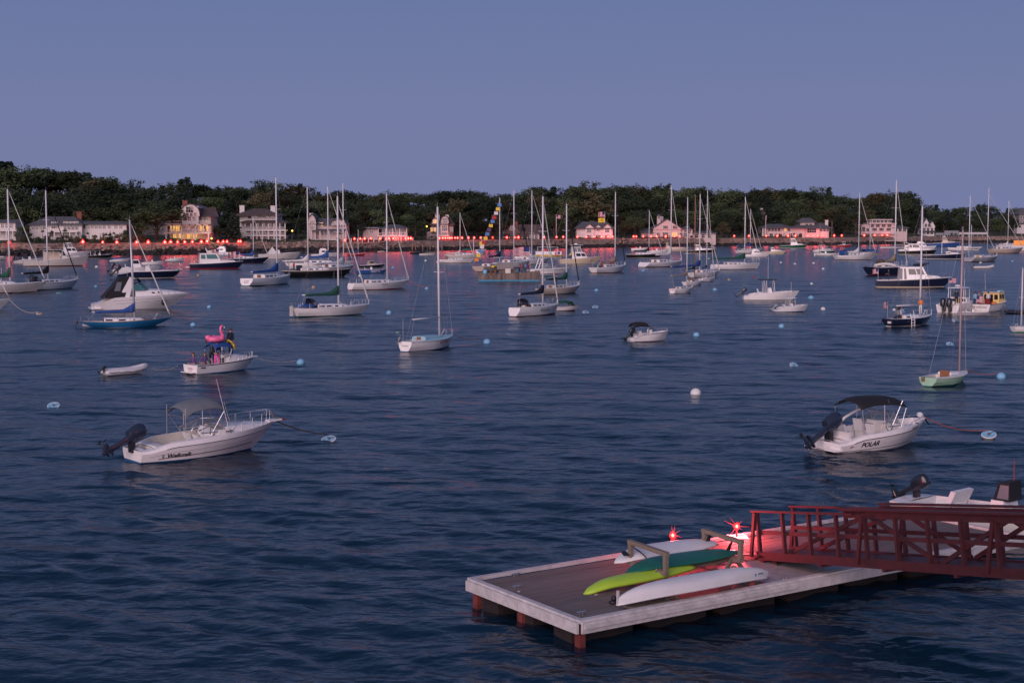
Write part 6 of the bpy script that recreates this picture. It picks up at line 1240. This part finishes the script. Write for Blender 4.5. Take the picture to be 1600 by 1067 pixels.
for i, (x, lb) in enumerate(((.08,'person in pale top standing at the stern of the dark sloop near the mansion'),(.18,'person in red in the cockpit of the dark sloop near the mansion'),(.28,'person in white in the cockpit of the dark sloop near the mansion'))): aboard(b, x, .3*i-.4, b.Z(x)-.2, lb, 50*i, pose='stand' if i < 1 else 'front', shirt=('shirtlight','shirtred','shirtwhite')[i])
us_flag('faded US flag at the stern of the dark sloop near the mansion', b.world(b.X(-.02),0,b.Z(0)), 1.6, 1.1, b.h, 2.2, .03)
S_('small red-hulled sloop with blue cover below the balcony house', 542, 572, 400, 4, 560, 359, 'red', 'red', cover='coverblue', cabin=False, furl=None, rails=False)
S_('white sloop with bare poles half hidden beyond the rafted white ketch', 694, 757, 404, 6, 740, 372, 'offwhite', 'darkred', furl=None, boom=False, rails=False, stays=False)
S_('slim white sloop with white mast before the navy lobster boat', 1482, 1532, 392, 4, 1516, 352, 'white', 'bluebottom', furl=None, boom=False, rails=False, stays=False)
# signal flags on the ketch
t0 = kt.world(kt.mxl,0,kt.zt-.4); t1 = kt.world(kt.X(-.15),0,kt.Z(0)+.6); cols = ['orange','yellow','shirtblue','shirtwhite','shirtred','yellow','shirtblue','purple','yellow','shirtblue','shirtred','shirtwhite','yellow','shirtblue']
ft = thing('signal_flags', 'string of coloured signal flags from the masthead of the ketch', 'flags', t1)
MB().tube([(0,0,0), (t0-t1)], .02, 4).build('halyard', 'rope', ft)
for i, c in enumerate(cols): p = (t0-t1)*((i+.8)/(len(cols)+1)); MB().hexa([p+Vector(q) for q in ((0,-.01,-.3),(.75,-.01,-.3),(.75,.01,-.3),(0,.01,-.3),(0,-.01,.3),(.75,-.01,.3),(.75,.01,.3),(0,.01,.3))]).build('signal_flag', c, ft)
# ================================================================ motor boats
def picnic(label, xl, xr, y, h, hull='navy', boot='darkred', x0=.22, x1=.62, hc=1.25, glass='darkglass', accent='offwhite', roof=True, mat='white', wins=((.06,.30,.45,.88),(.36,.92,.45,.90)), name='cabin_cruiser', well=(.04,.22), **k):
    b = Boat(name, label, 'motorboat', xl, xr, y, h, hull, boot, accent, beam=.31, fb=k.pop('fb',.145), fs=k.pop('fs',.095), tw=.85, over=k.pop('over',.10), sk=1.5, pb=2.2, **k); u = b.u
    b.deck([(well[0], well[1], .12, .4*u)], mats=('white','offwhite')); w = b.H.b(.45)*.74; z = b.Z(.45)
    b.part(MB().hexa([(b.X(x1-.02),-w,z-.05),(b.X(.86),-w*.5,b.Z(.86)-.02),(b.X(.86),w*.5,b.Z(.86)-.02),(b.X(x1-.02),w,z-.05),(b.X(x1-.02),-w*.94,z+.42*u),(b.X(.82),-w*.45,b.Z(.84)+.16*u),(b.X(.82),w*.45,b.Z(.84)+.16*u),(b.X(x1-.02),w*.94,z+.42*u)]), 'trunk_cabin', mat)
    b.cabin(x0, x1, z-.05, z+hc*u, w, .55, .05, mat, .9, wins, ((.04,.47,.42,.9),(.53,.96,.42,.9)), (), glass, .25*u if roof else 0)
    b.rail(.62, .985, .35*u, 4, .015); return b
def cc(label, xl, xr, y, h, hull='white', boot='lav', hull2=None, top=None, motor='motor', tilt=10, n=1, cover=None, name='motorboat', rail=True, k=.4, fb=.17, **kw):
    b = Boat(name, label, 'motorboat', xl, xr, y, h, hull, boot, hull2, beam=.36, fb=fb, fs=.115, tw=.9, over=.13, step=.3 if motor else 0, pb=2.4, sk=1.3, k=k, **kw); u = b.u
    b.deck([(.10,.88,.12,.42*u)] if not cover else [], mats=('white','vinyl'))
    if motor:
        for i in range(n): b.outboard((i-(n-1)/2)*.55*u, tilt, motor, 1.1, z=b.Z(0)+.3*u, x=b.X(.0))
    if cover: b.part(MB().loft([[(b.X(lerp(.06,.9,i/6)), -b.H.b(lerp(.06,.9,i/6))*math.cos(q), b.Z(lerp(.06,.9,i/6))+.02+(.5*u*math.sin(PI*min(1,i/6+.15))**.7)*math.sin(q)) for q in [PI*j/8 for j in range(9)]] for i in range(7)], 0, False), 'boat_cover', cover, None, True)
    else:
        b.console(.48, b.Z(.5)-.42*u, .45*u, 1.0*u, .65*u); b.seat(.30, 0, b.Z(.3)-.42*u, .8*u, .45*u, .55*u, .4*u)
        if top: b.top(.26, .60, .85*u, b.Z(.5)+1.6*u, top, .07*u, ((.36,.36),(.42,.40),(.56,.53)), b.Z(.4)-.1, .03*u, 'white')
        if rail: b.rail(.62,.97,.22*u,4,.015)
    return b
def sportfish(label, xl, xr, y, h, hull='white', boot='bluebottom', mat='white', tower=True, encl=True, **k):
    b = Boat('sport_fisher', label, 'motorboat', xl, xr, y, h, hull, boot, beam=.33, fb=.17, fs=.10, tw=.88, over=.14, sk=1.3, pb=2.2, **k); u = b.u; w = b.H.b(.45)*.78
    b.deck([(.04,.30,.12,.35*u)], mats=('white','offwhite')); b.cabin(.28,.66,b.Z(.45)-.05,b.Z(.45)+.95*u,w,.6,.02,mat,.9,((.30,.62,.40,.85),(.68,.95,.40,.85)),((.05,.47,.4,.85),(.53,.95,.4,.85)),((.1,.9,.1,.9),))
    z = b.Z(.45)+.95*u
    if encl: b.cabin(.30,.54,z,z+.95*u,w*.82,.45,.05,'offwhite',.85,((.06,.46,.15,.85),(.54,.94,.15,.85)),((.1,.9,.2,.85),),(),'clearvinyl',.0,'flybridge')
    else: b.cabin(.32,.54,z,z+.42*u,w*.8,.5,.05,mat,.9,name='flybridge')
    if tower: b.top(.26,.56,w*.75,z+1.25*u,'white',.06*u,((.30,.30),(.50,.48)),z,.03*u,'white'); b.part(MB().lathe([(.02,0),(.28*u,.05*u),(.28*u,.18*u),(.05*u,.25*u)],10,(b.X(.4),0,z+1.28*u)), 'radar_dome', 'white')
    b.rail(.5,.985,.4*u,5,.02); return b
b = picnic('navy cabin cruiser with red waterline and green-tinted windows', 297, 380, 420, 5, 'navy', 'red', glass='tealglass', x0=.18, x1=.60); b.part(MB().tube([(b.X(.34),0,b.Z(.4)+1.3*b.u),(b.X(.30),0,b.Z(.4)+2.0*b.u)], .09, 6), 'radar_mast', 'white'); us_flag('faded US flag by the bow of the navy cabin cruiser', b.world(b.X(.93),0,b.Z(.9)), 1.8, 1.2, b.h, 2.0, .03); b.part(MB().box(b.X(-.07),b.X(0),-1,1,.3,.42), 'swim_platform', 'white')
b = pc = picnic('navy picnic cruiser with white cabin, cream waterline and a person aft', 1370, 1484, 449, 8, 'navy', 'cream', x0=.30, x1=.70, hc=1.15, well=(.04,.30), wins=((.0,.10,.05,.92),(.16,.24,.05,.92),(.34,.62,.42,.88),(.66,.92,.42,.88)))
u = b.u; aboard(b, .17, 0, b.Z(.1)-.2, 'person in black standing in the stern of the navy picnic cruiser', 180, pose='front', shirt='black'); us_flag('US flag drooping off the stern of the navy picnic cruiser', b.world(b.X(.03),0,b.Z(0)), .9, .7, b.h+20, 1.6, .03)
b.part(MB().tube([(b.X(.13)+.9*u*math.sin(q)*1.2,.6*u,b.Z(.2)+1.15*u+.35*u*math.cos(q)) for q in [-1.2+.3*j for j in range(9)]], .13*u, 8), 'folded_bimini', 'coverwhite', None, True)
picnic('black-hulled white cabin cruiser beyond the tall dark ketch', 1405, 1462, 398, 5, 'black', 'offwhite', x0=.25, x1=.62)
picnic('low navy lobster yacht with red stern between white cruisers', 1443, 1506, 405, 6, 'navy', 'offwhite', x0=.55, x1=.68, hc=.5, wins=((.1,.9,.3,.8),)).antenna(.45, 0, 1.5, 3.2, 0, .12)
picnic('blue-hulled trawler with open work deck along the stone wall', 1445, 1499, 386, 4, 'coverblue', 'bluebottom', x0=.50, x1=.68, hc=1.4, mat='tanhull', accent='tanhull')
picnic('dark green trawler yacht with white pilothouse by the bungalow shore', 1218, 1261, 388, 4, 'green', 'offwhite', x0=.40, x1=.68, hc=1.7).antenna(.38, 0, 3, 5, .05, .07)
b = picnic('white workboat with long open canopy and high raked bow', 41, 136, 416, 5, 'offwhite', 'darkred', x0=.58, x1=.68, hc=1.0, accent='offwhite', mat='offwhite', fb=.17, fs=.08, roof=False); b.top(.30,.60,b.H.b(.4)*.8,b.Z(.5)+1.05*b.u,'offwhite',.1,((.31,.31),(.45,.45)),b.Z(.4)-.2,.05,'offwhite'); b.part(MB().box(b.X(.31),b.X(.56),.4,.5,b.Z(.4)-.3,b.Z(.4)+.9*b.u), 'side_curtain', 'tanhull')
b = sportfish('white sport fisher hull half hidden behind the workboat canopy', 84, 140, 402, 5, tower=False, encl=True)
cc('grey-white skiff with black outboard behind the white workboat', 24, 72, 412, 4, 'offwhite', 'lav', tilt=30)
picnic('white launch cut off beside the bare edge of the fleet', -22, 10, 406, 4, 'offwhite', 'darkred', x0=.3, x1=.6)
b = cc('black launch with open rail frame near the shore rocks', 138, 176, 404, 4, 'black', 'offwhite', motor=None); b.top(.1,.5,.8*b.u,b.Z(.3)+1.3*b.u,'covergrey',.05,((.12,.12),(.3,.3),(.48,.48)),b.Z(.3),.03*b.u,'white')
cc('runabout under a bright blue fitted cover', 172, 203, 409, 4, 'white', 'lav', cover='coverblue')
cc('little white outboard skiff off the lit mansion rocks', 259, 289, 408, 4, tilt=40)
b = cc('navy-hulled outboard boat with white deck and big black motor', 186, 281, 435, 3, 'navy', 'offwhite', 'white', tilt=48, fb=.13)
b = cc('white fishing boat with warm-lit stern behind the navy outboard boat', 178, 250, 427, 3, 'white', 'lav', motor='motor', tilt=40, top=None, fb=.15); b.cabin(.40,.60,b.Z(.5)-.1,b.Z(.5)+1.15*b.u,b.H.b(.5)*.6,.4,.05,'white',.9,((.1,.9,.5,.9),))
cc('low white runabout beyond the navy outboard boat', 222, 256, 414, 3, 'white', 'lav', motor=None, rail=False)
b = sportfish('white sport fisher with warm-lit rod rack at the foot of the flares', 322, 366, 399, 170, tower=False, encl=False)
for i in range(4): b.part(MB().tube([(b.X(.45),.5-.35*i,b.Z(.45)+1.3*b.u),(b.X(.85),.5-.35*i,b.Z(.45)+2.6*b.u)], .07, 5), 'fishing_rod', 'brass')
b = cc('white motorboat with small tent cover off the three-storey house', 404, 470, 405, 4, 'offwhite', 'lav', motor=None, rail=False)
b.part(MB().add([(b.X(.2),-1,b.Z(.2)),(b.X(.45),-1,b.Z(.4)),(b.X(.45),1,b.Z(.4)),(b.X(.2),1,b.Z(.2)),(b.X(.33),0,b.Z(.3)+1.9)], [(0,1,4),(1,2,4),(2,3,4),(3,0,4)]), 'tent_cover', 'coverwhite')
b = sportfish('white trawler with people off the gambrel house', 486, 530, 402, 5, tower=False, encl=False); aboard(b, .4, 0, b.Z(.45)+.95*b.u, 'person in red on the white trawler off the gambrel house', 30, pose='sit', shirt='shirtred')
b = picnic('navy cabin boat with brown canvas off the balcony house', 558, 604, 419, 24, 'navy', 'offwhite', x0=.35, x1=.6, hc=1.0, mat='tanhull'); b.top(.15,.5,b.H.b(.4)*.8,b.Z(.4)+1.4*b.u,'teak',.08,((.17,.17),(.46,.46)),b.Z(.4),.03,'steel')
b = cc('dark blue skiff with white lettering behind the cream sloop', 557, 606, 427, 3, 'coverblue', 'bluebottom', motor=None, rail=False, fb=.12); b.text("FORT'N", b.X(.45), b.Z(.5)*.25, .5, 'shirtwhite', 0, bold=.01)
b = sportfish('cream sport fisher with flybridge enclosure and radar arch', 872, 941, 412, 12, 'cream', 'offwhite'); aboard(b, .26, -.4, b.Z(.3)-.2, 'person in yellow on the cream sport fisher', 60, shirt='yellow'); us_flag('US flag at the stern of the cream sport fisher', b.world(b.X(.02),0,b.Z(0)), 1.3, .9, b.h, 1.8, .03)
b = Boat('cabin_cruiser', 'white express cruiser moored behind the timber barge', 'motorboat', 822, 892, 428, 12, 'white', 'lav', beam=.32, fb=.16, fs=.11, over=.2, k=.4); b.deck([(.06,.42,.12,.4)]); b.windshield(.38,.58,b.Z(.5)+.1,.8,1.3,.9,'glass'); b.stripe(.7,'covergrey',.05,.3,.9); b.rail(.6,.98,.5,4,.02); b.part(MB().tube([(b.X(.22),-1.4,b.Z(.2)),(b.X(.30),-1.3,b.Z(.3)+1.8),(b.X(.30),1.3,b.Z(.3)+1.8),(b.X(.22),1.4,b.Z(.2))], .1, 6), 'radar_arch', 'white')
b = Boat('pontoon_boat', 'white pontoon boat with yellow side band off the cottage', 'motorboat', 834, 882, 401, 3, 'yellow', 'yellow', beam=.3, fb=.06, fs=.06, over=.04, pb=4); b.deck(); b.part(MB().box(b.X(.05),b.X(.9),-1.3,1.3,b.Z(.5),b.Z(.5)+.95), 'deck_fence', 'white'); b.top(.1,.8,1.3,b.Z(.5)+2.2,'coverwhite',.12,((.12,.12),(.78,.78)),b.Z(.5),.04)
b = Boat('cabin_cruiser', 'white motor cruiser with tent-like canvas beside the barge raft', 'motorboat', 803, 840, 405, 8, 'white', 'lav', beam=.34, fb=.17, fs=.13); b.deck(); b.part(MB().add([(b.X(.1),-1.2,b.Z(.2)),(b.X(.75),-1.1,b.Z(.6)),(b.X(.75),1.1,b.Z(.6)),(b.X(.1),1.2,b.Z(.2)),(b.X(.3),0,b.Z(.3)+2.4),(b.X(.5),0,b.Z(.3)+2.4)], [(0,1,5,4),(1,2,5),(2,3,4,5),(3,0,4)]), 'canvas_tent', 'coverwhite')
b = Boat('motorboat', 'white open boat with dark green canopy beside the navy-covered sloop', 'motorboat', 862, 908, 485, 28, 'white', 'darkred', 'offwhite', beam=.36, fb=.17, fs=.12, tw=.85, over=.16); b.deck([(.1,.8,.12,.5)], mats=('offwhite','tanhull')); b.bimini(.15,.60,b.H.b(.4)*.85,b.Z(.4)+1.5*b.u,'covergreen',[(.2,.05),(.4,.5),(.55,.95)],b.Z(.4),.2); b.part(MB().add([(b.X(.6),-.8,b.Z(.4)+1.3*b.u),(b.X(.74),-.6,b.Z(.7)),(b.X(.74),.6,b.Z(.7)),(b.X(.6),.8,b.Z(.4)+1.3*b.u)], [(0,1,2,3)]), 'front_curtain', 'covergreen'); b.line(915, 488, 'ropered', .02)
b = cc('white centre console with black T-top and grey outboard tilted up', 1160, 1249, 469, 8, 'white', 'lav', top='coverblack', tilt=52, motor='motorblue', k=.3); b.antenna(.45, .3, b.Z(.5)+1.6*b.u, 3.0, 0, .02)
b = cc('small white hardtop fishing boat with white pilot frame and grey outboard', 1206, 1268, 487, 28, 'white', 'bluebottom', motor='motorgrey', tilt=52, top='white', k=.45, fb=.19); b.antenna(.5, .2, b.Z(.5)+1.6*b.u, 1.6, 0, .02)
b = sportfish('white flybridge sport fisher beyond the green-covered sloop', 1162, 1203, 402, 8, encl=False, tower=False)
picnic('cream low cabin boat off the tower house', 1189, 1227, 397, 4, 'cream', 'offwhite', x0=.4, x1=.6, hc=1.1, accent='cream')
b = cc('white fishing boat with hardtop in the cluster off the bungalow', 1270, 1302, 394, 8, top='white', tilt=30); cc('long low white launch off the bungalow', 1272, 1310, 400, 3, motor=None, rail=False, fb=.10)
b = cc('red-hulled runabout with white canopy by the shore', 1308, 1331, 386, 6, 'red', 'red', 'white', motor=None, top='white')
picnic('navy-and-white cruiser off the pink gabled house', 1072, 1119, 396, 4, 'black', 'offwhite', x0=.28, x1=.55)
cc('white runabout beside the black sloop near the seawall', 986, 1016, 392, 4, motor=None); picnic('orange-lit cabin boat beneath the pink gabled house', 1036, 1076, 393, 4, 'tanhull', 'darkred', x0=.1, x1=.3, hc=1.6, mat='tanhull'); cc('white tender near the seawall beneath the pink gabled house', 1010, 1044, 396, 4, motor=None)
b = Boat('pontoon_boat', 'tan canopied pontoon boat below the flat-roofed house', 'motorboat', 1376, 1412, 388, 3, 'white', 'white', beam=.3, fb=.05, fs=.05, over=.03, pb=4); b.deck(); b.top(.2,.95,1.4,b.Z(.5)+2.6,'tanhull',.3,((.22,.22),(.6,.6),(.93,.93)),b.Z(.5),.06,'sparwood')
sportfish('white motor yacht with raised bridge between the tall masts', 1404, 1434, 393, 5, encl=False)
b = sportfish('white flybridge cruiser with dark stripe behind the tall dark ketch', 1420, 1462, 391, 5, encl=False, tower=False)
b = Boat('motorboat', 'white boat bow with orange glowing sign at the right headland', 'motorboat', 1578, 1630, 392, 180, 'white', 'lav', beam=.3, fb=.16, fs=.12); b.deck(); emat('orangesign', (1,.33,.10), .9); b.part(MB().box(b.X(.55),b.X(.85),.9,1.0,b.Z(.7)+.1,b.Z(.7)+1.9), 'lit_sign', 'orangesign')
inflatable('white inflatable with black outboard off the grey sloop', 1522, 1552, 420, 5, 'coverwhite')
inflatable('dark tender lying alongside the low navy lobster yacht', 1428, 1450, 415, 3, 'covernavy', False)
for xl, xr, y, mt, lb in ((641,661,397,'black','little black rowing boat below the victorian house'),(655,680,399,'offwhite','little white rowing boat below the victorian house'),(722,738,391,'teal','little teal rowing boat near the seawall'),(742,760,392,'offwhite','pale rowing boat near the seawall below the flares'),(578,592,394,'darkred','dark red rowing boat below the balcony house'),(590,602,394,'offwhite','white rowing boat below the balcony house')):
    b = Boat('rowing_boat', lb, 'rowing boat', xl, xr, y, 4, mt, mt, beam=.36, fb=.16, fs=.11, over=.1); b.deck([(.08,.9,.12,.35)], mats=(mt,'teak'))
b = Boat('sailing_dinghy', 'small white sailing dinghy under yellow signal flags near the seawall', 'sailboat', 744, 762, 396, 60, 'white', 'white', beam=.4, fb=.2, fs=.15); b.deck(); b.part(MB().tube([(0,0,.5),(0,0,5.5)], .08, 6), 'mast', 'spar'); b.part(MB().box(-.02,.02,-.9,.9,2.6,3.8), 'flag_panel', 'yellow')
# --- twin-outboard fishing boat and yellow cabin boat rafted at right
b = tw = Boat('motorboat', 'white hardtop fishing boat with twin black outboards seen from astern', 'motorboat', 1464, 1532, 487, 70, 'white', 'offwhite', beam=.40, fb=.17, fs=.15, tw=.95, over=.12, k=.42, step=.12); u = b.u
b.deck([(.04,.50,.12,.5*u)], mats=('white','vinyl'))
for y in (-.32,.32): b.outboard(y*u*1.1, 4, 'motor', 1.6, z=b.Z(0)*.72)
b.cabin(.46,.62,b.Z(.5)-.5*u,b.Z(.5)+.55*u,1.0*u,.3,.02,'white',.95,back=((.08,.34,.55,.85),(.66,.92,.55,.85),(.40,.60,.05,.9)),glass='darkglass'); b.part(MB().box(b.X(.455),b.X(.46),-.12*u,.16*u,b.Z(.5)-.4*u,b.Z(.5)+.45*u), 'cabin_door', 'trimyellow')
b.top(.30,.66,1.02*u,b.Z(.5)+1.65*u,'white',.07*u,((.36,.36),(.46,.44),(.64,.60)),b.Z(.4),.035*u,'white'); b.windshield(.46,.64,b.Z(.5)+.5*u,.85*u,.95*u,.4,'glass'); b.part(MB().lathe([(.02,0),(.30*u,.04*u),(.30*u,.18*u),(.04*u,.22*u)],12,(b.X(.45),.1*u,b.Z(.5)+1.75*u)), 'radar_dome', 'white'); b.antenna(.45,-.7*u,b.Z(.5)+1.7*u,2.2*u,0,.015); b.part(MB().lathe([(.02,0),(.14*u,.03*u),(.12*u,.1*u),(.02,.12*u)],10,(b.X(.42),-.45*u,b.Z(.5)+1.7*u)), 'satellite_dome', 'white')
for y in (-.95,.95): b.part(MB().box(b.X(.06),b.X(.20),y*u-.18*u,y*u+.18*u,b.Z(.1)-.3*u,b.Z(.1)+.12*u), 'side_box', 'vinyl')
aboard(b, .34, -.1*u, b.Z(.3)-.45*u, 'person in dark clothes at the helm of the twin-outboard boat', 0, shirt='covernavy', pants='black'); b.rail(.62,.98,.35*u,4,.016); us_flag('small US flag above the hardtop of the twin-outboard boat', b.world(b.X(.3),.7*u,b.Z(.4)+1.65*u), .7, .5, b.h+90, 1.0, .02)
b = yb = Boat('cabin_boat', 'white cabin boat with yellow wheelhouse and name across its transom', 'motorboat', 1515, 1584, 485, 66, 'white', 'offwhite', 'black', beam=.40, fb=.16, fs=.12, tw=.97, over=.12, k=.40); u = b.u
b.deck([(.04,.48,.10,.5*u)], mats=('white','vinyl')); b.transom_text('TINA HARBORER', b.Z(0)*.52, .26*u, 'ink')
b.cabin(.46,.72,b.Z(.5)-.45*u,b.Z(.5)+1.15*u,.98*u,.25,.0,'trimyellow',.96,((.12,.44,.55,.86),(.54,.88,.55,.86)),((.1,.45,.55,.88),(.55,.9,.55,.88)),((.07,.30,.50,.86),(.36,.62,.04,.86),(.70,.93,.50,.86)),'darkglass',.18*u,roofmat='offwhite')
b.part(MB().loft([[(b.X(.50)+k*.9*u,-.75*u+.18*u*math.cos(q),b.Z(.5)+1.30*u+.12*u*math.sin(q)) for q in [2*PI*j/8 for j in range(8)]] for k in (0,.5,1.2)]), 'roof_kayak', 'paleblue')
for i in range(5): b.part(MB().tube([(b.X(.48),(-.7+.35*i)*u,b.Z(.5)+1.18*u),(b.X(.42),(-.7+.35*i)*u,b.Z(.5)+1.75*u)], .025, 5), 'rod_holder', 'steel')
b.antenna(.5,.8*u,b.Z(.5)+1.2*u,2.2*u,-.15,.015); b.part(MB().lathe([(.05,0),(.30*u,.05*u),(.30*u,.4*u),(.26*u,.42*u)],12,(b.X(.40),-.55*u,b.Z(.4)-.3*u)), 'tub', 'orange')
for x, y, sh, lb, pz in ((.10,.75,'shirtlight','person in pale blue at the rail of the yellow cabin boat','stand'),(.18,.55,'shirtgrey','person in red cap and grey top on the yellow cabin boat','front'),(.32,-.1,'shirtwhite','person in white shirt standing in the yellow cabin doorway','stand')): aboard(b, x, y*u, b.Z(.2)-.5*u, lb, 40+90*x, pose=pz, shirt=sh, hair='shirtred' if 'red cap' in lb else 'hairdark', scale=.95)
for y, k in ((-.75,'deck chair with red canvas by the rail of the yellow cabin boat'),(.15,'deck chair with red canvas amid the yellow cabin boat stern')):
    t = thing('deck_chair', k, 'chair', b.world(b.X(.14),y*u,b.Z(.1)-.45*u), R(b.h)); MB().box(-.25,.25,-.28,.28,.38,.44).build('seat','maroon',t); MB().hexa([(-.30,-.28,.44),(-.25,-.28,.44),(-.25,.28,.44),(-.30,.28,.44),(-.42,-.28,1.0),(-.37,-.28,1.0),(-.37,.28,1.0),(-.42,.28,1.0)]).build('backrest','maroon',t)
    for sx in (-.22,.22):
        for sy in (-.26,.26): MB().tube([(sx,sy,0),(sx,sy,.4)],.015,5).build('leg','steel',t)
us_flag('US flag drooping over the transom of the yellow cabin boat', b.world(b.X(.0),.3*u,b.Z(0)), .9, .7, b.h+60, .9, .02)
cc('grey aluminium skiff tied alongside the twin-outboard boat', 1498, 1545, 493, 4, 'greyhull', 'black', motor=None, rail=False, fb=.11)
inflatable('dark inflatable tied beside the yellow cabin boat', 1572, 1615, 490, 6, 'covernavy')
cc('cream tender behind the navy picnic cruiser', 1440, 1465, 439, 6, 'cream', 'offwhite', motor=None, rail=False)
# --- timber barge with people
BP = ground(795, 439); sc = F/BP.length; bt = thing('timber_barge', 'rough timber barge with board fence sides and flat-roofed hut', 'barge', BP, -math.atan2(BP.x,BP.y)); wd = 92/sc; D0 = 4.5
M('bargewood', (.15,.115,.10), .9, var=.4, scale=2, rnd=.55, stretch=(3,3,.4)); M('bargeblue', (.03,.22,.36), .6, var=.2)
MB().box(-wd/2,wd/2,-D0/2,D0/2,.25,.5).build('deck','teak',bt); MB().box(-wd/2-.05,wd/2+.05,-D0/2-.05,D0/2+.05,-.2,.26).build('float_hull','bargeblue',bt)
bw = .42; nb = int(wd/bw)
for i in range(nb+1):
    x = -wd/2+i*bw
    for y in (-D0/2-.08, D0/2+.02): f = i/nb; MB().box(x,x+bw*.9,y,y+.06,.28,(1.05 if f < .28 else 1.15+.4*min(1,(f-.28)/.7))+RND.uniform(-.12,.12)).build('side_board','bargewood',bt)
for i in range(int(D0/bw)):
    for x in (-wd/2-.07, wd/2+.02): MB().box(x,x+.06,-D0/2+i*bw,-D0/2+i*bw+bw*.9,.28,1.1+RND.uniform(-.1,.1)).build('end_board','bargewood',bt)
MB().box(-wd*.17,wd*.12,-D0*.30,D0*.36,.5,1.9).build('hut','bargewood',bt); MB().box(-wd*.20,wd*.08,-D0*.36,D0*.40,1.9,2.8).build('hut_upper','hgrey',bt); MB().box(-wd*.06,wd*.03,-D0*.52,-D0*.50,1.3,2.0).build('name_sign','offwhite',bt)
for i in range(6): MB().tube([(-wd*.38+i*.7,0,.5),(-wd*.38+i*.7,0,1.7)], .16, 7).build('barrel_post','rust',bt)
MB().lathe([(.24,-.4),(.38,0),(.24,.4)],12,(-wd*.40,-.8,1.4)).build('blue_drum','buoyblue',bt,True)
for i, (x, lb, sh) in enumerate(((.22,'person in red standing on the timber barge roof end','shirtred'),(.28,'person in bright blue standing on the timber barge','shirtblue'),(.34,'person in brown standing on the timber barge','maroon'),(.18,'person in grey beside the timber barge hut','shirtgrey'))): person(lb, BP+Vector((x*wd, -.3+.5*i, 1.1)), 200+40*i, pose='front' if i%2 else 'stand', shirt=sh)
us_flag('large US flag flying above the timber barge', BP+Vector((wd*.36,.2,.5)), 2.5, 1.35, 8, 4.9, .05, wave=.06)
# ================================================================ mooring buoys
for px, py, c, r, st, lb in ((327,481,'buoyblue',.36,'ball','blue mooring ball off the bow of the express cruiser'),(302,509,'buoyblue',.36,'ball','blue mooring ball off the bow of the blue sloop'),(470,568,'buoyblue',.38,'ball','blue mooring ball holding the flamingo boat'),(761,536,'buoyblue',.40,'ball','blue mooring ball holding the racing sloop with bare boom'),(1088,525,'buoyblue',.38,'ball','blue mooring ball ahead of the small bimini boat'),(1087,616,'buoywhite',.40,'ball','white mooring ball with rust streak alone in open water'),(608,490,'buoyblue',.40,'ball','blue mooring ball ahead of the green-covered white sloop'),(667,452,'buoyblue',.38,'ball','blue mooring ball on the red line of the cream-white sloop'),(1221,511,'buoyblue',.36,'ball','blue mooring ball below the hardtop fishing boat'),(1564,590,'buoyblue',.38,'ball','blue mooring ball ahead of the pale green daysailer'),(1117,454,'buoyblue',.45,'ball','blue mooring ball ahead of the rounded-transom sloop'),(1005,424,'buoyblue',.45,'ball','pale blue mooring ball behind the crowded sloop'),(150,449,'buoyblue',.42,'ball','blue mooring ball beyond the black canvas cruiser'),(151,418,'buoywhite',.5,'ball','white mooring ball off the white workboat'),(310,431,'buoytan',.42,'ball','tan mooring ball below the navy cabin cruiser'),(490,450,'buoytan',.42,'ball','tan mooring ball below the black sloop'),(1267,467,'buoyblue',.5,'ball','bright blue mooring ball behind the hardtop fishing boat'),(1286,484,'buoywhite',.36,'ball','white mooring ball off the hardtop fishing boat bow'),(932,455,'buoyblue',.42,'ball','pale blue mooring ball beside the black furled jib'),(614,419,'buoyblue',.45,'ball','dark blue mooring ball off the brown-canvas boat'),(563,432,'buoywhite',.5,'ball','white mooring ball above the cream-white sloop stern'),(92,459,'buoygreen',.40,'dish','green overturned mooring float beside the black-covered sloop'),(61,491,'buoytan',.40,'dish','tan mooring float on the line of the cut-off sloop'),(514,689,'buoyblue',.42,'dish','blue dished mooring float holding the cuddy cabin boat'),(1545,682,'buoyblue',.42,'dish','blue dished mooring float holding the dual console boat'),(84,636,'buoyblue',.40,'dish','blue dished mooring float alone near the inflatable'),(1240,572,'buoyblue',.36,'dish','blue dished mooring float in the open water off the daysailer'),(1484,539,'buoyblue',.36,'dish','blue dished mooring float below the navy sloop'),(930,481,'buoyblue',.45,'dish','upper blue mooring float of the pair beside the green canopy boat'),(915,489,'buoyblue',.45,'dish','lower blue mooring float of the pair beside the green canopy boat'),(1493,503,'buoyblue',.5,'dish','pale blue mooring float below the twin-outboard boat'),(1286,421,'buoywhite',.4,'ball',None),(1220,411,'buoywhite',.4,'ball',None),(1242,413,'buoywhite',.4,'ball',None),(1271,412,'buoywhite',.4,'ball',None),(1268,444,'buoywhite',.3,'ball',None),(700,409,'buoywhite',.4,'ball',None),(665,408,'buoywhite',.4,'ball',None),(1532,411,'buoywhite',.4,'ball',None),(1582,409,'buoyblue',.42,'ball','pale blue mooring ball off the right headland cutters'),(1453,542,'buoywhite',.12,'ball','tiny white float near the navy sloop mooring'),(1139,438,'buoytan',.36,'ball','tan pick-up buoy ahead of the tight trio'),(1177,434,'red',.3,'ball','small red float off the centre console'),(1207,420,'teal',.3,'ball','small teal float beyond the centre console antenna'),(1397,485,'buoywhite',.25,'ball','small white float beyond the navy sloop stern'),(277,423,'buoyblue',.42,'ball','blue mooring ball astern of the navy cabin cruiser'),(152,404,'buoyblue',.42,'ball','pale blue mooring ball below the black launch')):
    buoy(px, py, lb or 'small white mooring ball floating in the far fleet', c, r, group=None if lb else 'white mooring balls in the far fleet', style=st, tilt=22 if st == 'dish' else 12)
